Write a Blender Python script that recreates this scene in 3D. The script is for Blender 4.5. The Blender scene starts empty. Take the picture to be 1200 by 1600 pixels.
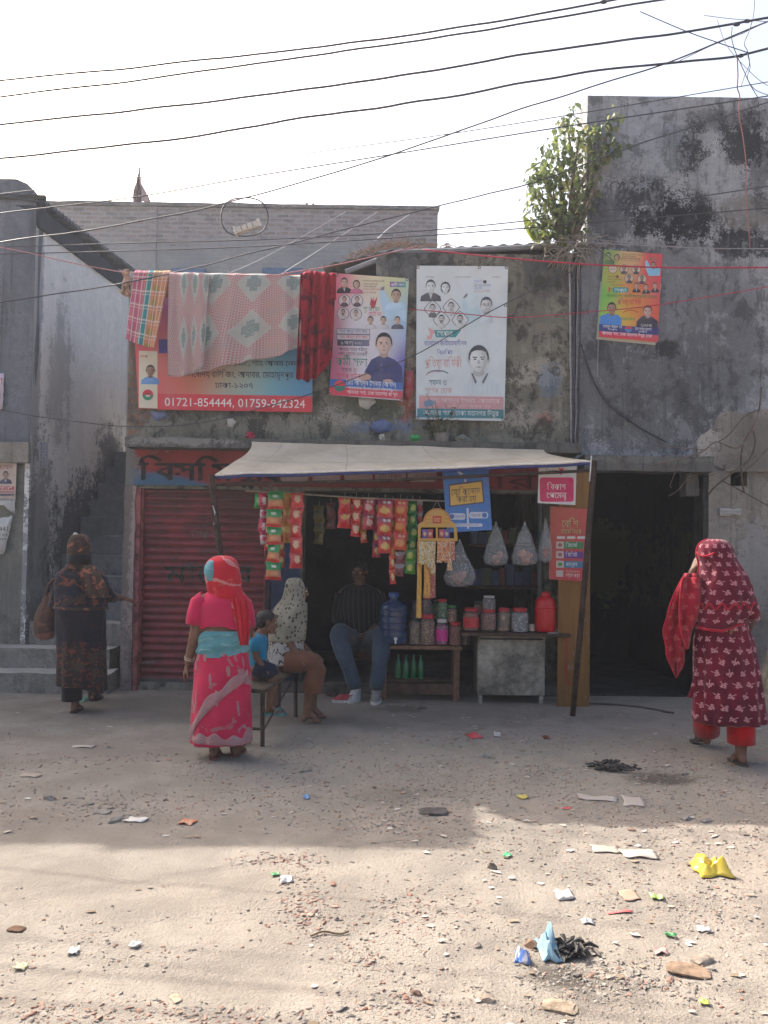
import bpy, bmesh, math, random
from mathutils import Vector, Matrix, noise
random.seed(11)
sc = bpy.context.scene
COL = sc.collection
R = math.radians
V = Vector
# ---------------------------------------------------------------- camera
F = 1250.0
H = 1.6
PITCH = R(1.85)
ROLL = R(0.8)
CAMM = Matrix.Translation((0, 0, H)) @ Matrix.Rotation(R(90) + PITCH, 4, 'X') @ Matrix.Rotation(ROLL, 4, 'Z')
C3 = CAMM.to_3x3()


def ray(px, py):
    return C3 @ V(((px - 600) / F, (800 - py) / F, -1))


def P(px, py, Y):
    d = ray(px, py)
    t = Y / d.y
    return V((d.x * t, Y, H + d.z * t))


def PZ(px, py, z=0.0):
    d = ray(px, py)
    t = (z - H) / d.z
    return V((d.x * t, d.y * t, z))


cam = bpy.data.cameras.new('camera')
cam.sensor_width = 36
cam.lens = F / 1600 * 36
cam.clip_end = 2000
cam.clip_start = 0.05
camo = bpy.data.objects.new('camera', cam)
camo.matrix_world = CAMM
COL.objects.link(camo)
sc.camera = camo

# ---------------------------------------------------------------- materials
def S(r, g, b):
    def f(c):
        c /= 255.0
        return c / 12.92 if c <= .04045 else ((c + .055) / 1.055) ** 2.4
    return (f(r), f(g), f(b))


class X:
    """a node socket with arithmetic"""
    def __init__(s, nt, k):
        s.nt, s.k = nt, k

    def _m(s, op, *a, clamp=False):
        n = s.nt.nodes.new('ShaderNodeMath')
        n.operation = op
        n.use_clamp = clamp
        for i, v in enumerate((s,) + a):
            if isinstance(v, X):
                s.nt.links.new(v.k, n.inputs[i])
            else:
                n.inputs[i].default_value = v
        return X(s.nt, n.outputs[0])

    def __add__(s, o): return s._m('ADD', o)
    __radd__ = __add__
    def __mul__(s, o): return s._m('MULTIPLY', o)
    __rmul__ = __mul__
    def __sub__(s, o): return s._m('SUBTRACT', o)
    def __rsub__(s, o): return (s * -1.0) + o
    def __truediv__(s, o): return s._m('DIVIDE', o)
    def gt(s, o): return s._m('GREATER_THAN', o)
    def lt(s, o): return s._m('LESS_THAN', o)
    def fr(s): return s._m('FRACT')
    def ab(s): return s._m('ABSOLUTE')
    def fl(s): return s._m('FLOOR')
    def sin(s): return s._m('SINE')
    def mn(s, o): return s._m('MINIMUM', o)
    def mx(s, o): return s._m('MAXIMUM', o)
    def pw(s, o): return s._m('POWER', o)
    def cl(s): return s._m('ADD', 0.0, clamp=True)

    def ss(s, a, b):
        n = s.nt.nodes.new('ShaderNodeMapRange')
        n.interpolation_type = 'SMOOTHSTEP'
        s.nt.links.new(s.k, n.inputs[0])
        n.inputs[1].default_value = a
        n.inputs[2].default_value = b
        return X(s.nt, n.outputs[0])


class Mat:
    def __init__(s, name, rough=.85, spec=.25):
        s.m = bpy.data.materials.new(name)
        s.m.use_nodes = True
        s.nt = s.m.node_tree
        s.b = s.nt.nodes['Principled BSDF']
        s.b.inputs['Roughness'].default_value = rough
        s.b.inputs['Specular IOR Level'].default_value = spec
        s.tc = None
        s.bh = None

    def node(s, typ, ins=None, **at):
        n = s.nt.nodes.new(typ)
        for k, v in at.items():
            setattr(n, k, v)
        for k, v in (ins or {}).items():
            if isinstance(v, X):
                s.nt.links.new(v.k, n.inputs[k])
            else:
                n.inputs[k].default_value = v
        return n

    def pos(s):
        return X(s.nt, s.node('ShaderNodeNewGeometry').outputs['Position'])

    def coord(s, w='Object'):
        if s.tc is None:
            s.tc = s.node('ShaderNodeTexCoord')
        return X(s.nt, s.tc.outputs[w])

    def xyz(s, v):
        n = s.node('ShaderNodeSeparateXYZ', {0: v})
        return [X(s.nt, o) for o in n.outputs]

    def comb(s, x, y, z):
        return X(s.nt, s.node('ShaderNodeCombineXYZ', {0: x, 1: y, 2: z}).outputs[0])

    def vs(s, v, k):
        return X(s.nt, s.node('ShaderNodeVectorMath', {0: v, 1: k}, operation='MULTIPLY').outputs[0])

    def va(s, v, k):
        return X(s.nt, s.node('ShaderNodeVectorMath', {0: v, 1: k}, operation='ADD').outputs[0])

    def noi(s, v, sc_, det=5, ro=.6, dist=0.0):
        return X(s.nt, s.node('ShaderNodeTexNoise', {'Vector': v, 'Scale': sc_, 'Detail': det, 'Roughness': ro, 'Distortion': dist}).outputs[0])

    def mix(s, f, a, b, mode='MIX'):
        n = s.node('ShaderNodeMix', data_type='RGBA', blend_type=mode)
        for i, v in ((0, f), (6, a), (7, b)):
            if isinstance(v, X):
                s.nt.links.new(v.k, n.inputs[i])
            else:
                n.inputs[i].default_value = v if i == 0 else (*v[:3], 1)
        return X(s.nt, n.outputs[2])

    def attr(s, name='ink'):
        return X(s.nt, s.node('ShaderNodeAttribute', attribute_name=name).outputs['Color'])

    def color(s, c):
        if isinstance(c, X):
            s.nt.links.new(c.k, s.b.inputs['Base Color'])
        else:
            s.b.inputs['Base Color'].default_value = (*c, 1)
        return s

    def inp(s, k, v):
        if isinstance(v, X):
            s.nt.links.new(v.k, s.b.inputs[k])
        else:
            s.b.inputs[k].default_value = v
        return s

    def bump(s, h, st=.5, d=.01):
        n = s.node('ShaderNodeBump', {'Strength': st, 'Distance': d, 'Height': h})
        s.nt.links.new(n.outputs[0], s.b.inputs['Normal'])
        return s


_mc = {}


def simple(name, col, rough=.8, spec=.25, var=.18, sc_=9, bump=.25, metal=0.0):
    """a plain surface with uneven tone and a fine relief"""
    if name in _mc:
        return _mc[name]
    M = Mat(name, rough, spec)
    p = M.coord()
    n1 = M.noi(p, sc_, 6, .65)
    n2 = M.noi(p, sc_ * 7, 4, .6)
    d = tuple(c * (1 - var * 1.6) for c in col)
    l = tuple(min(1, c * (1 + var)) for c in col)
    M.color(M.mix((n1 * .7 + n2 * .3).ss(.3, .7), d, l))
    M.inp('Metallic', metal)
    if bump:
        M.bump(n1 * .4 + n2 * .6, bump, .006)
    _mc[name] = M.m
    return M.m


def inkmat(name, rough=.5, spec=.4, fade=.12, bump=0.0, sc_=14):
    """printed surface: the colours of the print, a little faded and dusty"""
    if name in _mc:
        return _mc[name]
    M = Mat(name, rough, spec)
    p = M.coord()
    n = M.noi(p, sc_, 5, .6)
    c = M.mix(n.ss(.35, .75) * fade * 2, M.attr(), (.32, .30, .28))
    M.color(c)
    if bump:
        M.bump(n, bump, .01)
    _mc[name] = M.m
    return M.m


def clear(name, tint=(.9, .92, .92), a=.35, rough=.15):
    if name in _mc:
        return _mc[name]
    m = bpy.data.materials.new(name)
    m.use_nodes = True
    nt = m.node_tree
    nt.nodes.clear()
    o = nt.nodes.new('ShaderNodeOutputMaterial')
    mx = nt.nodes.new('ShaderNodeMixShader')
    t = nt.nodes.new('ShaderNodeBsdfTransparent')
    t.inputs[0].default_value = (*tint, 1)
    g = nt.nodes.new('ShaderNodeBsdfPrincipled')
    g.inputs['Base Color'].default_value = (.75, .76, .76, 1)
    g.inputs['Roughness'].default_value = rough
    tx = nt.nodes.new('ShaderNodeTexNoise')
    tx.inputs['Scale'].default_value = 18
    mp = nt.nodes.new('ShaderNodeMapRange')
    mp.inputs[1].default_value = .35
    mp.inputs[2].default_value = .7
    mp.inputs[3].default_value = a * .3
    mp.inputs[4].default_value = a * 1.5
    nt.links.new(tx.outputs[0], mp.inputs[0])
    nt.links.new(mp.outputs[0], mx.inputs[0])
    nt.links.new(t.outputs[0], mx.inputs[1])
    nt.links.new(g.outputs[0], mx.inputs[2])
    nt.links.new(mx.outputs[0], o.inputs[0])
    _mc[name] = m
    return m


# ---------------------------------------------------------------- mesh builder
BASE = {}


class MB:
    def __init__(s):
        s.v, s.f, s.fm, s.c, s.uv, s.mats = [], [], [], [], [], []

    def mi(s, m):
        if m not in s.mats:
            s.mats.append(m)
        return s.mats.index(m)

    def add(s, vs, fs, m, col=(1, 1, 1), uv=None):
        o = len(s.v)
        k = s.mi(m)
        s.v += [V(p) for p in vs]
        if col and isinstance(col[0], (tuple, list)):
            s.c += list(col)
        else:
            s.c += [col] * len(vs)
        s.uv += uv if uv else [(p[0], p[2]) for p in vs]
        for f in fs:
            s.f.append([i + o for i in f])
            s.fm.append(k)

    def box(s, lo, hi, m, col=(1, 1, 1), rot=None, piv=None, jit=0.0):
        (a, b, c), (d, e, f) = lo, hi
        vs = [V(p) for p in ((a, b, c), (d, b, c), (d, e, c), (a, e, c), (a, b, f), (d, b, f), (d, e, f), (a, e, f))]
        if jit:
            vs = [p + V([random.uniform(-jit, jit) for _ in 'xyz']) for p in vs]
        if rot is not None:
            pv = piv or V(((a + d) / 2, (b + e) / 2, (c + f) / 2))
            vs = [pv + rot @ (p - pv) for p in vs]
        s.add(vs, [(0, 3, 2, 1), (4, 5, 6, 7), (0, 1, 5, 4), (1, 2, 6, 5), (2, 3, 7, 6), (3, 0, 4, 7)], m, col)

    def bbox(s, lo, hi, m, bev=.006, col=(1, 1, 1), rot=None):
        """box with bevelled edges"""
        bm = bmesh.new()
        bmesh.ops.create_cube(bm, size=1)
        ce = (V(lo) + V(hi)) / 2
        si = V(hi) - V(lo)
        for v in bm.verts:
            v.co = V((v.co.x * si.x, v.co.y * si.y, v.co.z * si.z))
        bmesh.ops.bevel(bm, geom=bm.edges[:], offset=min(bev, min(si) * .45), segments=2, affect='EDGES', profile=.5)
        s.bm(bm, m, Matrix.Translation(ce) @ (rot.to_4x4() if rot is not None else Matrix.Identity(4)), col)

    def bm(s, bm, m, mat=Matrix.Identity(4), col=(1, 1, 1)):
        bm.verts.index_update()
        s.add([mat @ v.co for v in bm.verts], [[v.index for v in f.verts] for f in bm.faces], m, col)
        bm.free()

    def tube(s, pts, rad, m, n=8, col=(1, 1, 1), caps=True, uvk=1.0):
        pts = [V(p) for p in pts]
        if not isinstance(rad, (list, tuple)):
            rad = [rad] * len(pts)
        t = (pts[1] - pts[0]).normalized()
        u = t.orthogonal().normalized()
        vs, uv = [], []
        L = 0
        for i, p in enumerate(pts):
            a = pts[max(0, i - 1)]
            b = pts[min(len(pts) - 1, i + 1)]
            t = (b - a).normalized()
            u = (u - t * u.dot(t)).normalized()
            w = t.cross(u)
            if i:
                L += (p - pts[i - 1]).length
            for k in range(n):
                an = 2 * math.pi * k / n
                vs.append(p + (u * math.cos(an) + w * math.sin(an)) * rad[i])
                uv.append((k / n * 2 * math.pi * rad[0] * uvk, L * uvk))
        fs = []
        for i in range(len(pts) - 1):
            for k in range(n):
                fs.append((i * n + k, i * n + (k + 1) % n, (i + 1) * n + (k + 1) % n, (i + 1) * n + k))
        if caps:
            fs.append(tuple(range(n - 1, -1, -1)))
            fs.append(tuple((len(pts) - 1) * n + k for k in range(n)))
        s.add(vs, fs, m, col, uv)

    def lathe(s, prof, at, m, n=20, col=(1, 1, 1), caps=True, rot=None):
        """prof: [(r, z)] around a vertical axis"""
        at = V(at)
        vs, cs = [], []
        for j, (r, z) in enumerate(prof):
            for k in range(n):
                an = 2 * math.pi * k / n
                p = V((r * math.cos(an), r * math.sin(an), z))
                vs.append(at + (rot @ p if rot is not None else p))
                cs.append(col[j] if isinstance(col, list) else col)
        fs = []
        for i in range(len(prof) - 1):
            for k in range(n):
                fs.append((i * n + k, i * n + (k + 1) % n, (i + 1) * n + (k + 1) % n, (i + 1) * n + k))
        if caps:
            fs.append(tuple(range(n - 1, -1, -1)))
            fs.append(tuple((len(prof) - 1) * n + k for k in range(n)))
        s.add(vs, fs, m, cs)

    def loft(s, rings, m, n=40, fold=None, caps=(0, 0), col=(1, 1, 1), uvk=1.0, seam=90):
        """rings: (centre, rx, ry, rot_z_degrees[, tilt_x_degrees])"""
        vs, uv = [], []
        L = 0
        pc = None
        rr = sum((r[1] + r[2]) / 2 for r in rings) / len(rings)
        for i, r in enumerate(rings):
            c = V(r[0])
            if pc is not None:
                L += (c - pc).length + abs(r[1] - pr) * .7
            pc, pr = c, r[1]
            M = Matrix.Rotation(R(r[3] if len(r) > 3 else 0), 3, 'Z')
            if len(r) > 4:
                M = M @ Matrix.Rotation(R(r[4]), 3, 'X')
            for k in range(n + 1):
                th = 2 * math.pi * (k % n) / n + R(seam)
                q = fold(th, i / (len(rings) - 1), c) if fold else 1.0
                vs.append(c + M @ V((r[1] * q * math.cos(th), r[2] * q * math.sin(th), 0)))
                uv.append((2 * math.pi * k / n * rr * uvk, L * uvk))
        w = n + 1
        fs = [(i * w + k, i * w + k + 1, (i + 1) * w + k + 1, (i + 1) * w + k) for i in range(len(rings) - 1) for k in range(n)]
        if caps[0]:
            fs.append(tuple(range(n - 1, -1, -1)))
        if caps[1]:
            fs.append(tuple((len(rings) - 1) * w + k for k in range(n)))
        s.add(vs, fs, m, col, uv)

    def ell(s, c, r, m, col=(1, 1, 1), rot=None, sub=2, jit=0.0):
        bm = bmesh.new()
        bmesh.ops.create_icosphere(bm, subdivisions=sub, radius=1)
        r = V(r) if not isinstance(r, (int, float)) else V((r, r, r))
        for v in bm.verts:
            k = 1 + (noise.noise(v.co * 1.7 + V(c) * 31) * jit if jit else 0)
            v.co = V((v.co.x * r.x, v.co.y * r.y, v.co.z * r.z)) * k
        s.bm(bm, m, Matrix.Translation(c) @ (rot.to_4x4() if rot is not None else Matrix.Identity(4)), col)

    def grid(s, fn, nu, nv, m, colf=None, closed=False):
        """fn(u, v) -> point for u, v in 0..1"""
        vs, cs, uv = [], [], []
        for j in range(nv + 1):
            for i in range(nu + 1):
                u, v = i / nu, j / nv
                vs.append(fn(u, v))
                cs.append(colf(u, v) if colf else (1, 1, 1))
                uv.append((u, v))
        w = nu + 1
        fs = [(j * w + i, j * w + i + 1, (j + 1) * w + i + 1, (j + 1) * w + i) for j in range(nv) for i in range(nu)]
        s.add(vs, fs, m, cs, uv)

    def build(s, name, parent=None, smooth=35, solid=0.0):
        me = bpy.data.meshes.new(name)
        if parent is not None:
            base = BASE[parent.name].copy()
        else:
            xs = [p.x for p in s.v]
            ys = [p.y for p in s.v]
            base = V(((min(xs) + max(xs)) / 2, (min(ys) + max(ys)) / 2, min(p.z for p in s.v)))
        me.from_pydata([p - base for p in s.v], [], s.f)
        for m in s.mats:
            me.materials.append(m)
        me.polygons.foreach_set('material_index', s.fm)
        a = me.color_attributes.new('ink', 'FLOAT_COLOR', 'POINT')
        fl = []
        for c in s.c:
            fl += [c[0], c[1], c[2], 1]
        a.data.foreach_set('color', fl)
        ul = me.uv_layers.new(name='UVMap')
        fu = []
        for f in s.f:
            for i in f:
                fu += [s.uv[i][0], s.uv[i][1]]
        ul.data.foreach_set('uv', fu)
        me.validate()
        me.update()
        if smooth:
            me.shade_smooth()
            me.set_sharp_from_angle(angle=R(smooth))
        o = bpy.data.objects.new(name, me)
        COL.objects.link(o)
        if solid:
            md = o.modifiers.new('thickness', 'SOLIDIFY')
            md.thickness = solid
            md.offset = 0
        if parent is not None:
            o.parent = parent
        else:
            o.location = base
        BASE[o.name] = base
        return o


def tag(o, label=None, cat=None, group=None, kind=None):
    if label: o['label'] = label
    if cat: o['category'] = cat
    if group: o['group'] = group
    if kind: o['kind'] = kind
    return o


def thing(name, label, cat, loc, group=None):
    o = bpy.data.objects.new(name, None)
    o.empty_display_size = .1
    COL.objects.link(o)
    o.location = loc
    BASE[o.name] = V(loc)
    return tag(o, label, cat, group)


def smoothpath(pts, k=4):
    """Catmull-Rom through the points"""
    pts = [V(p) for p in pts]
    if len(pts) < 3:
        return pts
    q = [pts[0] * 2 - pts[1]] + pts + [pts[-1] * 2 - pts[-2]]
    out = []
    for i in range(1, len(q) - 2):
        for j in range(k):
            t = j / k
            a, b, c, d = q[i - 1], q[i], q[i + 1], q[i + 2]
            out.append(.5 * ((2 * b) + (c - a) * t + (2 * a - 5 * b + 4 * c - d) * t * t + (3 * b - a - 3 * c + d) * t ** 3))
    out.append(pts[-1])
    return out


def fbm(x, y, z=0.0, o=3):
    s, a = 0, .5
    for _ in range(o):
        s += a * noise.noise(V((x, y, z)))
        x, y, z, a = x * 2.03, y * 2.03, z * 2.03, a * .5
    return s


# ---------------------------------------------------------------- lettering
_gc = {}
_ga = {}


def _eval(s):
    c = bpy.data.curves.new('glyph', 'FONT')
    c.body = s
    c.resolution_u = 3
    o = bpy.data.objects.new('glyph', c)
    COL.objects.link(o)
    dg = bpy.context.evaluated_depsgraph_get()
    e = o.evaluated_get(dg)
    me = e.to_mesh()
    r = ([(v.co.x, v.co.y) for v in me.vertices], [tuple(p.vertices) for p in me.polygons])
    e.to_mesh_clear()
    bpy.data.objects.remove(o)
    bpy.data.curves.remove(c)
    return r


def glyph(ch):
    if ch not in _gc:
        if '|' not in _ga:
            _ga['|'] = max(x for x, y in _eval('|')[0])
        vs, fs = _eval(ch) if ch.strip() else ([], [])
        adv = max(x for x, y in _eval(ch + '|')[0]) - _ga['|']
        _gc[ch] = (vs, fs, adv)
    return _gc[ch]


VIR = '\u09cd'
PRE = '\u09bf\u09c7\u09c8'
SIGNS = '\u09be\u09bf\u09c0\u09c1\u09c2\u09c3\u09c7\u09c8\u09cb\u09cc\u0982\u0983\u0981\u09bc'


def layout(s):
    """[(verts2d, faces)] and the width, in em; Bengali clusters are put in visual order"""
    out = []
    x = 0.0

    def put(ch, k=1.0, dx=0.0, dy=0.0, adv=True):
        nonlocal x
        vs, fs, a = glyph(ch)
        if vs:
            out.append(([(x + dx + px * k, dy + py * k) for px, py in vs], fs))
        if adv:
            x += a * k

    i = 0
    while i < len(s):
        ch = s[i]
        if not ('\u0995' <= ch <= '\u09b9' or ch in '\u09dc\u09dd\u09df'):
            put(ch)
            i += 1
            continue
        cons = [ch]
        i += 1
        while i + 1 < len(s) and s[i] == VIR:
            cons.append(s[i + 1])
            i += 2
        sg = ''
        while i < len(s) and s[i] in SIGNS:
            sg += s[i]
            i += 1
        reph = len(cons) > 1 and cons[0] == '\u09b0'
        if reph:
            cons = cons[1:]
        for p in sg:
            if p in PRE:
                put(p)
            if p == '\u09cb':
                put('\u09c7')
        x0 = x
        put(cons[0])
        x1 = x
        for j, c in enumerate(cons[1:]):
            if c == '\u09af':
                put(c, .62, 0, 0.0)
                x1 = x
            elif c == '\u09b0':
                out.append(([(x0 + .1, -.10), (x1 - .1, -.02), (x1 - .1, .06), (x0 + .1, -.02)], [(0, 1, 2, 3)]))
            else:
                w = glyph(c)[2] * .6
                xx = x
                x = max(x0, x1 - w)
                put(c, .6, 0, -.33 - .2 * j)
                x = xx
        if reph:
            out.append(([(x1 - .22, .92), (x1 - .14, .95), (x1 - .02, .64), (x1 - .1, .62)], [(3, 2, 1, 0)]))
        for p in sg:
            if p not in PRE and p not in '\u09cb\u09cc':
                put(p)
            if p == '\u09cb':
                put('\u09be')
    return out, x


def textmesh(mb, s, fn, m, col=(1, 1, 1)):
    """fn(x_em, y_em, width_em) -> world point"""
    gs, w = layout(s)
    for vs, fs in gs:
        mb.add([fn(a, b, w) for a, b in vs], fs, m, col)


# ---------------------------------------------------------------- printed sheets
class Sheet:
    """flat printed thing at depth Y, given in pixels of the photograph and placed in the world"""
    def __init__(s, Y, mat, bulge=.004, lay=.0012, warp=None):
        s.Y, s.m, s.bu, s.lay = Y, mat, bulge, lay
        s.mb = MB()
        s.k = 0
        s.sd = random.uniform(0, 90)
        s.warp = warp

    def pt(s, px, py, k=None):
        k = s.k if k is None else k
        b = s.bu * 1.6 * noise.noise(V((px * .014 + s.sd, py * .009, s.sd)))
        if s.warp:
            b += s.warp(px, py)
        return P(px, py, s.Y - s.lay * k - b)

    def base(s, q, colf, n=(16, 24), thick=.004):
        """q: tl, tr, br, bl in pixels; colf(u, v) or a colour"""
        s.q = q
        def px(u, v):
            a = [q[0][i] * (1 - u) + q[1][i] * u for i in (0, 1)]
            b = [q[3][i] * (1 - u) + q[2][i] * u for i in (0, 1)]
            return a[0] * (1 - v) + b[0] * v, a[1] * (1 - v) + b[1] * v
        s.uvpx = px
        cf = colf if callable(colf) else (lambda u, v: colf)
        s.mb.grid(lambda u, v: s.pt(*px(u, v), 0), n[0], n[1], s.m, cf)
        s.mb.grid(lambda u, v: s.pt(*px(u, v), 0) + V((0, thick, 0)), n[0], n[1], s.m, lambda u, v: (.5, .5, .5))
        for side in range(4):
            def e(t, w, side=side):
                u, v = ((t, 0), (1, t), (1 - t, 1), (0, 1 - t))[side]
                return s.pt(*px(u, v), 0) + V((0, thick * w, 0))
            s.mb.grid(e, max(n), 1, s.m, lambda u, v: (.6, .6, .6))
        s.k = 1
        return s

    def rect(s, x0, y0, x1, y1, c, c2=None, sl=0.0, vert=False):
        """sl: pixels the right end is lower than the left"""
        nx = max(1, int(abs(x1 - x0) / 7))
        ny = max(1, int(abs(y1 - y0) / 7))
        def cf(u, v):
            if c2 is None: return c
            t = v if vert else u
            return tuple(a * (1 - t) + b * t for a, b in zip(c, c2))
        s.mb.grid(lambda u, v: s.pt(x0 + (x1 - x0) * u, y0 + (y1 - y0) * v + sl * u), nx, ny, s.m, cf)

    def poly(s, pts, c, soft=False):
        cx = sum(p[0] for p in pts) / len(pts)
        cy = sum(p[1] for p in pts) / len(pts)
        n = len(pts)
        k_ = [tuple(q * (.94 - .16 * max(-1, min(1, (p[0] - cx) / (1e-3 + max(abs(t[0] - cx) for t in pts))))) for q in c) for p in pts] if soft else [c] * n
        s.mb.add([s.pt(*p) for p in pts] + [s.pt(cx, cy)], [(i, (i + 1) % n, n) for i in range(n)], s.m, k_ + [tuple(min(1, q * 1.14) for q in c) if soft else c])

    def flat(s, pts, c):
        s.mb.add([s.pt(*p) for p in pts], [tuple(range(len(pts)))], s.m, c)

    def ell(s, cx, cy, rx, ry, c, a0=0, a1=360, n=18):
        full = a1 - a0 >= 360
        pts = [(cx + rx * math.cos(R(a0 + (a1 - a0) * i / n)), cy + ry * math.sin(R(a0 + (a1 - a0) * i / n))) for i in range(n + (0 if full else 1))]
        s.poly(pts, c)

    def ring(s, cx, cy, rx, ry, w, c, a0=0, a1=360, n=22):
        vs, fs = [], []
        for i in range(n + 1):
            a = R(a0 + (a1 - a0) * i / n)
            vs += [s.pt(cx + rx * math.cos(a), cy + ry * math.sin(a)), s.pt(cx + (rx - w) * math.cos(a), cy + (ry - w) * math.sin(a))]
        for i in range(n):
            fs.append((2 * i, 2 * i + 2, 2 * i + 3, 2 * i + 1))
        s.mb.add(vs, fs, s.m, c)

    def rrect(s, x0, y0, x1, y1, r, c):
        pts = []
        for cx, cy, a in ((x1 - r, y0 + r, -90), (x1 - r, y1 - r, 0), (x0 + r, y1 - r, 90), (x0 + r, y0 + r, 180)):
            pts += [(cx + r * math.cos(R(a + t)), cy + r * math.sin(R(a + t))) for t in (0, 30, 60, 90)]
        s.poly(pts, c)

    def text(s, x, y, w, h, t, c, sl=0.0, align=0):
        """text whose headline stands h px over the baseline y, stretched to w px (None: natural width)"""
        gs, W = layout(t)
        ky = h / .65
        kx = ky if w is None else w / W
        x -= align * W * kx
        for vs, fs in gs:
            s.mb.add([s.pt(x + a * kx, y - b * ky + sl * a * kx) for a, b in vs], fs, s.m, c)

    def face(s, x, y, r, skin=(.5, .36, .27), hair=(.02, .02, .02), cloth=(.05, .05, .07), beard=False, shirt=None, sw=1.0, faint=False, ln=.0, long=False):
        """head and shoulders portrait, x, y the middle of the face, r half its width; a plain generic man"""
        k0 = s.k
        if long:
            s.ell(x, y + .05 * r, 1.25 * r, 1.5 * r, hair)
            s.k += 1
        if cloth is not None:
            pts = [(x - 2.3 * r * sw, y + 3.3 * r), (x - 2.1 * r * sw, y + 2.2 * r), (x - 1.2 * r * sw, y + 1.65 * r), (x - .5 * r, y + 1.35 * r), (x + .5 * r, y + 1.35 * r),
                   (x + 1.2 * r * sw, y + 1.65 * r), (x + 2.1 * r * sw, y + 2.2 * r), (x + 2.3 * r * sw, y + 3.3 * r)]
            s.poly(pts, cloth, True)
            s.k += 1
            if shirt:
                s.flat([(x - .45 * r, y + 1.35 * r), (x + .45 * r, y + 1.35 * r), (x, y + 2.9 * r)], shirt)
                s.k += 1
        dk = tuple(c * .72 for c in skin)
        s.flat([(x - .5 * r, y + .7 * r), (x + .5 * r, y + .7 * r), (x + .55 * r, y + 1.6 * r), (x, y + 1.85 * r), (x - .55 * r, y + 1.6 * r)], dk)
        s.k += 1
        s.ell(x - r * .98, y + .1 * r, .16 * r, .3 * r, dk)
        s.ell(x + r * .98, y + .1 * r, .16 * r, .3 * r, dk)
        s.k += 1
        hp = [(x + 1.06 * r * math.cos(R(a)), y - .15 * r + 1.3 * r * math.sin(R(a))) for a in range(180, 361, 15)]
        s.poly(hp + [(x + 1.0 * r, y + .1 * r), (x - 1.0 * r, y + .1 * r)], hair)
        s.k += 1
        fp = [(-.9, -.2), (-.72, -.72), (-.3, -.9), (.3, -.9), (.72, -.72), (.9, -.2), (.88, .4), (.66, .95), (.28, 1.3), (-.28, 1.3), (-.66, .95), (-.88, .4)]
        s.poly([(x + a * r, y + b * r) for a, b in fp], skin, True)
        s.k += 1
        s.poly([(x + a * r, y + b * r) for a, b in ((.3, -.8), (.72, -.7), (.9, -.2), (.88, .4), (.66, .95), (.3, 1.25), (.5, .6), (.42, .0))], tuple(q * .80 for q in skin))
        s.k -= 1
        s.k += 1
        if beard:
            s.poly([(x + a * r, y + b * r) for a, b in ((-.86, .4), (-.5, .55), (0, .5), (.5, .55), (.86, .4), (.64, 1.0), (.26, 1.36), (-.26, 1.36), (-.64, 1.0))], tuple(c * .35 for c in skin))
            s.k += 1
        fe = dk if faint else (.03, .02, .02)
        for sx in (-1, 1):
            s.ell(x + sx * .38 * r, y + .02 * r, .15 * r, .075 * r, fe, n=8)
            s.flat([(x + sx * .15 * r, y - .22 * r), (x + sx * .62 * r, y - .24 * r), (x + sx * .6 * r, y - .14 * r), (x + sx * .15 * r, y - .13 * r)], fe)
        s.flat([(x - .08 * r, y + .1 * r), (x + .08 * r, y + .1 * r), (x + .17 * r, y + .5 * r), (x - .17 * r, y + .5 * r)], dk)
        s.flat([(x - .32 * r, y + .8 * r), (x, y + .74 * r), (x + .32 * r, y + .8 * r), (x, y + .92 * r)], tuple(c * .5 for c in skin))
        s.k = k0

    def build(s, name, label=None, cat=None, group=None, parent=None):
        o = s.mb.build(name, parent, smooth=30)
        return tag(o, label, cat, group)
# ---------------------------------------------------------------- light and sky
SX, SY = .82, -.81            # ground displacement of a shadow per metre of height
w = bpy.data.worlds.new('World')
sc.world = w
w.use_nodes = True
bg = w.node_tree.nodes['Background']
sky = w.node_tree.nodes.new('ShaderNodeTexSky')
sky.sky_type = 'NISHITA'
sky.sun_disc = False
EL = math.atan(1 / math.hypot(SX, SY))
sky.sun_elevation = EL
sky.sun_rotation = math.atan2(-SX, -SY)
sky.air_density = 1.0
sky.dust_density = 9.0
sky.ozone_density = 1.0
w.node_tree.links.new(sky.outputs[0], bg.inputs[0])
bg.inputs[1].default_value = .15
sl = bpy.data.lights.new('sun', 'SUN')
sl.energy = 3.5
sl.angle = R(.42)
sl.color = (1, .95, .87)
so = bpy.data.objects.new('sun', sl)
COL.objects.link(so)
so.rotation_euler = V((SX, SY, -1)).to_track_quat('-Z', 'Y').to_euler()
so.location = (-8, 8, 12)
sc.view_settings.view_transform = 'Standard'
sc.view_settings.look = 'None'
sc.view_settings.gamma = 1
sc.view_settings.use_curve_mapping = False
sc.view_settings.exposure = 1.3
sc.cycles.use_denoising = True
sc.cycles.max_bounces = 8
sc.cycles.transparent_max_bounces = 16

YF = 8.3


def xz(px, py, Y=YF):
    p = P(px, py, Y)
    return p.x, p.z


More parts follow.
